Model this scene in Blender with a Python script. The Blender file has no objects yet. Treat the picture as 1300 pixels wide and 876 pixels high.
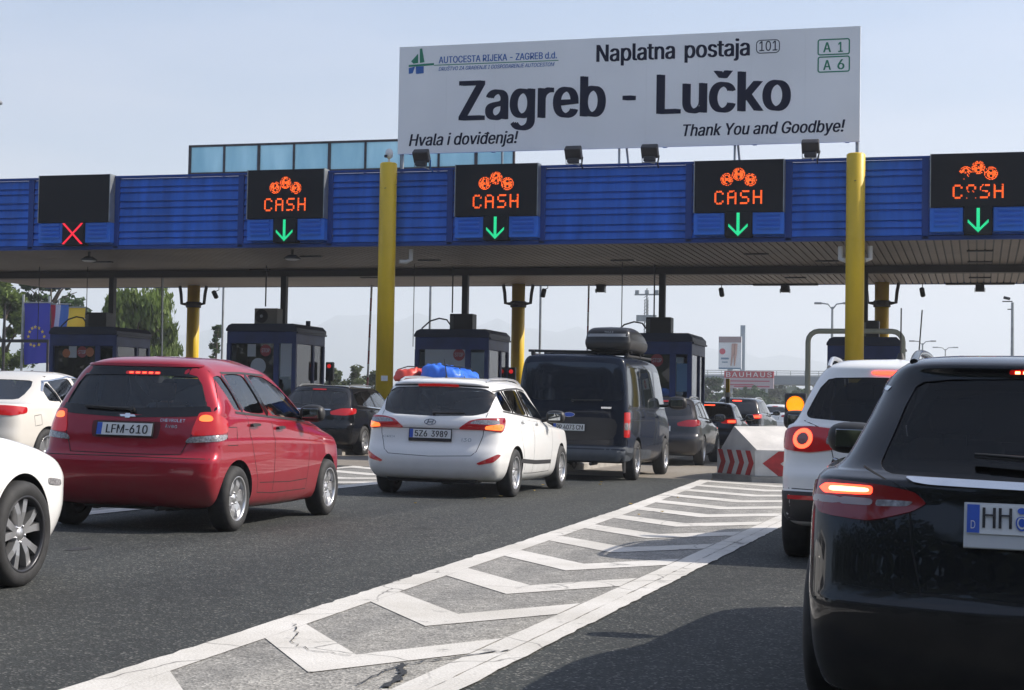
import bpy, bmesh, math, random, json
import numpy as np
from mathutils import Vector, Matrix
from mathutils.bvhtree import BVHTree
from mathutils.geometry import delaunay_2d_cdt, tessellate_polygon

random.seed(7)
R = math.radians
S = bpy.context.scene
COL = S.collection

# ------------------------------------------------------------------ camera
FPX, YAW, HOR, ROLL, CAM_H = 2100.0, R(15.8), 521.0, 0.0168, 1.12
_p = math.atan((HOR - 438) / FPX)
CF = Vector((-math.sin(YAW) * math.cos(_p), math.cos(YAW) * math.cos(_p), math.sin(_p)))
_r0 = Vector((math.cos(YAW), math.sin(YAW), 0)); _u0 = _r0.cross(CF)
CR = (_r0 * math.cos(ROLL) + _u0 * math.sin(ROLL)).normalized()
CU = CR.cross(CF).normalized()
CO = Vector((0, 0, CAM_H))
cd = bpy.data.cameras.new('camera'); cam = bpy.data.objects.new('camera', cd); COL.objects.link(cam)
cd.sensor_fit = 'HORIZONTAL'; cd.sensor_width = 36.0; cd.lens = 36.0 * FPX / 1300.0
cd.clip_start = 0.1; cd.clip_end = 20000
M = Matrix((CR, CU, -CF)).transposed().to_4x4(); M.translation = CO
cam.matrix_world = M; S.camera = cam

# ------------------------------------------------------------------ sky, sun, exposure
SUN_AZ, SUN_EL = R(67), R(40)            # clockwise from +Y, above the horizon
w = bpy.data.worlds.new('World'); S.world = w; w.use_nodes = True
nt = w.node_tree; nt.nodes.clear()
sky = nt.nodes.new('ShaderNodeTexSky'); sky.sky_type = 'NISHITA'; sky.sun_disc = False
sky.sun_elevation = SUN_EL; sky.sun_rotation = SUN_AZ
sky.air_density = 1.0; sky.dust_density = 2.2; sky.ozone_density = 1.6; sky.altitude = 120
bg = nt.nodes.new('ShaderNodeBackground'); bg.inputs['Strength'].default_value = 0.125
wo = nt.nodes.new('ShaderNodeOutputWorld')
hs = nt.nodes.new('ShaderNodeMixRGB'); hs.inputs[0].default_value = 0.6; nt.links.new(sky.outputs[0], hs.inputs[1])   # a milky summer haze evens the dome out; # faint high cloud veils, slightly warm
tcw = nt.nodes.new('ShaderNodeTexCoord'); mpw = nt.nodes.new('ShaderNodeMapping'); mpw.inputs['Scale'].default_value = (2.2, 2.2, 11.0); nt.links.new(tcw.outputs['Generated'], mpw.inputs[0])
nzw = nt.nodes.new('ShaderNodeTexNoise'); nzw.inputs['Scale'].default_value = 1.6; nzw.inputs['Detail'].default_value = 5; nt.links.new(mpw.outputs[0], nzw.inputs['Vector'])
sxw = nt.nodes.new('ShaderNodeSeparateXYZ'); nt.links.new(tcw.outputs['Generated'], sxw.inputs[0]); mzw = nt.nodes.new('ShaderNodeMapRange'); mzw.inputs[1].default_value = 0.0; mzw.inputs[2].default_value = 1.0
mdw = nt.nodes.new('ShaderNodeValToRGB'); e_ = mdw.color_ramp.elements; e_.new(.5); e_.new(.6)
for e, (ps, cl_) in zip(e_, ((.04, (.42, .42, .50)), (.18, (.36, .40, .53)), (.27, (.22, .35, .58)), (.62, (.36, .44, .62)))): e.position = ps; e.color = (*cl_, 1)
mlw = nt.nodes.new('ShaderNodeVectorMath'); mlw.operation = 'SCALE'; mlw.inputs['Scale'].default_value = 3.7; nt.links.new(mdw.outputs[0], mlw.inputs[0]); nt.links.new(mlw.outputs[0], hs.inputs[2])
nt.links.new(sxw.outputs[2], mzw.inputs[0]); nt.links.new(mzw.outputs[0], mdw.inputs[0])
mrw = nt.nodes.new('ShaderNodeMapRange'); mrw.inputs[1].default_value = 0.42; mrw.inputs[2].default_value = 0.72; nt.links.new(nzw.outputs['Fac'], mrw.inputs[0])
mxw = nt.nodes.new('ShaderNodeMixRGB'); mxw.blend_type = 'MULTIPLY'; mxw.inputs[2].default_value = (1.30, 1.16, 1.08, 1); nt.links.new(mrw.outputs[0], mxw.inputs[0]); nt.links.new(hs.outputs[0], mxw.inputs[1])
nt.links.new(mxw.outputs[0], bg.inputs[0]); nt.links.new(bg.outputs[0], wo.inputs[0])
sl = bpy.data.lights.new('sun', 'SUN'); sun = bpy.data.objects.new('sun', sl); COL.objects.link(sun)
sl.energy = 3.3; sl.angle = R(0.5); sl.color = (1.0, 0.93, 0.83)
sv = Vector((math.sin(SUN_AZ) * math.cos(SUN_EL), math.cos(SUN_AZ) * math.cos(SUN_EL), math.sin(SUN_EL)))
sun.rotation_euler = sv.to_track_quat('Z', 'Y').to_euler(); sun.location = (30, 10, 40)
S.view_settings.view_transform = 'Standard'; S.view_settings.look = 'None'
S.view_settings.exposure = 1.0; S.view_settings.gamma = 1.0; S.view_settings.use_curve_mapping = False
S.cycles.max_bounces = 8; S.cycles.transparent_max_bounces = 16; S.cycles.volume_bounces = 2
S.cycles.caustics_reflective = False; S.cycles.caustics_refractive = False

# ------------------------------------------------------------------ where a sight line of the survey meets the place
GK = 0.012                                # the road falls 1.2 % towards the right
def gz(x): return -GK * (max(-45.0, min(14.0, x)) + 6.5)
def ray(px, py): return CF + CR * ((px - 650) / FPX) - CU * ((py - 438) / FPX)
def G(px, py):
    d = ray(px, py); t = -(CO.z + GK * 6.5) / (d.z + GK * d.x)
    return CO + d * t
def atY(px, py, Y): d = ray(px, py); return CO + d * (Y / d.y)
def D(px, py, dep): return CO + ray(px, py) * dep

# ------------------------------------------------------------------ materials
def mat(name, col, rough=0.6, metal=0.0, spec=0.5, coat=0.0, emit=None, es=0.0, noise=None, bump=None, alpha=None):
    m = bpy.data.materials.new(name); m.use_nodes = True
    n = m.node_tree; b = n.nodes['Principled BSDF']
    b.inputs['Base Color'].default_value = (*col, 1); b.inputs['Roughness'].default_value = rough
    b.inputs['Metallic'].default_value = metal; b.inputs['Specular IOR Level'].default_value = spec
    b.inputs['Coat Weight'].default_value = coat; b.inputs['Coat Roughness'].default_value = 0.03
    if emit: b.inputs['Emission Color'].default_value = (*emit, 1); b.inputs['Emission Strength'].default_value = es
    if noise or bump:
        tc = n.nodes.new('ShaderNodeTexCoord')
    if noise:                             # (scale, amount, detail, stretch)
        sc, am, de = noise[:3]
        mp = n.nodes.new('ShaderNodeMapping'); n.links.new(tc.outputs['Object'], mp.inputs[0])
        if len(noise) > 3: mp.inputs['Scale'].default_value = noise[3]
        nz = n.nodes.new('ShaderNodeTexNoise'); nz.inputs['Scale'].default_value = sc; nz.inputs['Detail'].default_value = de
        n.links.new(mp.outputs[0], nz.inputs['Vector'])
        mr = n.nodes.new('ShaderNodeMapRange'); mr.inputs[1].default_value = 0.3; mr.inputs[2].default_value = 0.7
        mr.inputs[3].default_value = 1 - am; mr.inputs[4].default_value = 1 + am
        n.links.new(nz.outputs['Fac'], mr.inputs[0])
        hs = n.nodes.new('ShaderNodeHueSaturation'); hs.inputs['Color'].default_value = (*col, 1)
        n.links.new(mr.outputs[0], hs.inputs['Value']); n.links.new(hs.outputs[0], b.inputs['Base Color'])
    if bump:                              # (scale, strength, distance)
        nb = n.nodes.new('ShaderNodeTexNoise'); nb.inputs['Scale'].default_value = bump[0]; nb.inputs['Detail'].default_value = 4
        n.links.new(tc.outputs['Object'], nb.inputs['Vector'])
        bu = n.nodes.new('ShaderNodeBump'); bu.inputs['Strength'].default_value = bump[1]; bu.inputs['Distance'].default_value = bump[2]
        n.links.new(nb.outputs['Fac'], bu.inputs['Height']); n.links.new(bu.outputs[0], b.inputs['Normal'])
    return m

def glass(name, tint, refl=1.0, rough=0.01, ior=1.65):
    """thin pane: tinted see-through plus a mirror-like surface"""
    m = bpy.data.materials.new(name); m.use_nodes = True; n = m.node_tree; n.nodes.clear()
    o = n.nodes.new('ShaderNodeOutputMaterial'); mx = n.nodes.new('ShaderNodeMixShader')
    tr = n.nodes.new('ShaderNodeBsdfTransparent'); tr.inputs[0].default_value = (*tint, 1)
    gl = n.nodes.new('ShaderNodeBsdfGlossy'); gl.inputs['Roughness'].default_value = rough; gl.inputs[0].default_value = (refl, refl, refl, 1)
    fr = n.nodes.new('ShaderNodeFresnel'); fr.inputs[0].default_value = ior
    n.links.new(fr.outputs[0], mx.inputs[0]); n.links.new(tr.outputs[0], mx.inputs[1]); n.links.new(gl.outputs[0], mx.inputs[2])
    n.links.new(mx.outputs[0], o.inputs[0])
    return m

def paint(name, col, metal=0.0, rough=0.28, flake=0.0):
    m = mat(name, col, rough, metal, 0.1, 0.8)
    n = m.node_tree; b = n.nodes['Principled BSDF']
    # road dust: an uneven film on the lower body
    tc = n.nodes.new('ShaderNodeTexCoord'); sx = n.nodes.new('ShaderNodeSeparateXYZ'); n.links.new(tc.outputs['Object'], sx.inputs[0])
    mr = n.nodes.new('ShaderNodeMapRange'); mr.inputs[1].default_value = 0.62; mr.inputs[2].default_value = 0.15; mr.inputs[3].default_value = 0; mr.inputs[4].default_value = 0.55
    n.links.new(sx.outputs[2], mr.inputs[0])
    nz = n.nodes.new('ShaderNodeTexNoise'); nz.inputs['Scale'].default_value = 5; nz.inputs['Detail'].default_value = 6
    n.links.new(tc.outputs['Object'], nz.inputs['Vector'])
    mu = n.nodes.new('ShaderNodeMath'); mu.operation = 'MULTIPLY'; n.links.new(mr.outputs[0], mu.inputs[0]); n.links.new(nz.outputs['Fac'], mu.inputs[1])
    mx = n.nodes.new('ShaderNodeMixRGB'); mx.inputs[1].default_value = (*col, 1); mx.inputs[2].default_value = (0.16, 0.14, 0.12, 1)
    n.links.new(mu.outputs[0], mx.inputs[0]); n.links.new(mx.outputs[0], b.inputs['Base Color'])
    m2 = n.nodes.new('ShaderNodeMath'); m2.operation = 'MULTIPLY_ADD'; m2.inputs[1].default_value = 0.9; m2.inputs[2].default_value = rough
    n.links.new(mu.outputs[0], m2.inputs[0]); n.links.new(m2.outputs[0], b.inputs['Roughness'])
    return m

# ------------------------------------------------------------------ things, parts
def tag(o, label=None, cat=None, group=None, kind=None):
    if label: o['label'] = label
    if cat: o['category'] = cat
    if group: o['group'] = group
    if kind: o['kind'] = kind
    return o
def thing(name, label, cat, loc=(0, 0, 0), rotz=0.0, group=None):
    o = bpy.data.objects.new(name, None); COL.objects.link(o); o.empty_display_size = 0.2
    o.location = loc; o.rotation_euler = (0, 0, rotz)
    return tag(o, label, cat, group)
def link(name, me, parent=None, label=None):
    o = bpy.data.objects.new(name, me); COL.objects.link(o)
    if parent: o.parent = parent
    if label: o['label'] = label
    return o
def copy_tree(o, parent=None):
    c = o.copy(); COL.objects.link(c)
    if parent: c.parent = parent
    for ch in list(o.children): copy_tree(ch, c)
    return c

class MB:
    """collects shapes, then becomes ONE mesh object"""
    def __init__(s): s.v = []; s.f = []; s.mi = []; s.sm = []
    def add(s, vs, fs, mi=0, smooth=False):
        n = len(s.v); s.v += [tuple(v) for v in vs]
        for f in fs: s.f.append([i + n for i in f]); s.mi.append(mi); s.sm.append(smooth)
        return s
    def box(s, c, d, mi=0, rot=None, bev=0.0):
        x, y, z = d[0] / 2, d[1] / 2, d[2] / 2
        if bev:
            b = min(bev, x * .9, y * .9, z * .9); bm = bmesh.new(); bmesh.ops.create_cube(bm, size=1)
            for v in bm.verts: v.co = Vector((v.co.x * 2 * x, v.co.y * 2 * y, v.co.z * 2 * z))
            bmesh.ops.bevel(bm, geom=bm.edges[:], offset=b, segments=2, profile=0.5, affect='EDGES')
            vs = [v.co.copy() for v in bm.verts]; fs = [[v.index for v in f.verts] for f in bm.faces]; bm.free()
        else:
            vs = [Vector((a, b_, c_)) for a in (-x, x) for b_ in (-y, y) for c_ in (-z, z)]
            fs = [(0, 1, 3, 2), (4, 6, 7, 5), (0, 4, 5, 1), (2, 3, 7, 6), (0, 2, 6, 4), (1, 5, 7, 3)]
        if rot is not None: vs = [rot @ v for v in vs]
        c = Vector(c); return s.add([v + c for v in vs], fs, mi)
    def tube(s, pts, r, seg=10, mi=0, caps=True):
        pts = [Vector(p) for p in pts]; n = len(pts); rs = r if isinstance(r, (list, tuple)) else [r] * n
        vs = []; fs = []; prev = None
        for i, p in enumerate(pts):
            t = (pts[min(i + 1, n - 1)] - pts[max(i - 1, 0)]).normalized()
            if prev is None:
                a = t.orthogonal().normalized()
            else:
                a = (prev - t * prev.dot(t)).normalized()
            prev = a; b = t.cross(a)
            for k in range(seg):
                an = 2 * math.pi * k / seg; vs.append(p + (a * math.cos(an) + b * math.sin(an)) * rs[i])
        for i in range(n - 1):
            for k in range(seg):
                k2 = (k + 1) % seg; fs.append((i * seg + k, i * seg + k2, (i + 1) * seg + k2, (i + 1) * seg + k))
        s.add(vs, fs, mi, True)
        if caps: s.add(vs[:seg], [tuple(range(seg))[::-1]], mi); s.add(vs[-seg:], [tuple(range(seg))], mi)
        return s
    def prism(s, poly, origin, U, V, depth, mi=0, mi_side=None):
        """polygon in the U,V plane pushed along U x V"""
        U = Vector(U); V = Vector(V); N = U.cross(V).normalized() * depth; o = Vector(origin)
        a = [o + U * p[0] + V * p[1] for p in poly]; n = len(a)
        s.add(a + [q + N for q in a], [list(range(n))[::-1], [n + i for i in range(n)]], mi)
        s.add(a + [q + N for q in a], [(i, (i + 1) % n, n + (i + 1) % n, n + i) for i in range(n)], mi if mi_side is None else mi_side)
        return s
    def lathe(s, prof, c, axis='X', seg=40, mi=0):
        """profile of (radius, along) turned round an axis"""
        n = len(prof); vs = []; c = Vector(c)
        for k in range(seg):
            a = 2 * math.pi * k / seg
            for r, h in prof:
                q = (h, r * math.cos(a), r * math.sin(a))
                if axis == 'Z': q = (q[1], q[2], q[0])
                if axis == 'Y': q = (q[1], q[0], q[2])
                vs.append(c + Vector(q))
        fs = [(k * n + i, k * n + i + 1, ((k + 1) % seg) * n + i + 1, ((k + 1) % seg) * n + i) for k in range(seg) for i in range(n - 1)]
        return s.add(vs, fs, mi, True)
    def mesh(s, name, mats, sharp=None, weld=0.0):
        me = bpy.data.meshes.new(name)
        me.from_pydata(s.v, [], s.f)
        for m in (mats if isinstance(mats, (list, tuple)) else [mats]): me.materials.append(m)
        for p, mi, sm in zip(me.polygons, s.mi, s.sm): p.material_index = mi; p.use_smooth = sm
        bm = bmesh.new(); bm.from_mesh(me)
        if weld: bmesh.ops.remove_doubles(bm, verts=bm.verts, dist=weld)
        bmesh.ops.recalc_face_normals(bm, faces=bm.faces); bm.to_mesh(me); bm.free()
        if sharp:
            for p in me.polygons: p.use_smooth = True
            me.set_sharp_from_angle(angle=R(sharp))
        me.update(); return me
    def build(s, name, mats, parent=None, label=None, sharp=None, weld=0.0):
        return link(name, s.mesh(name, mats, sharp, weld), parent, label)

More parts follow.
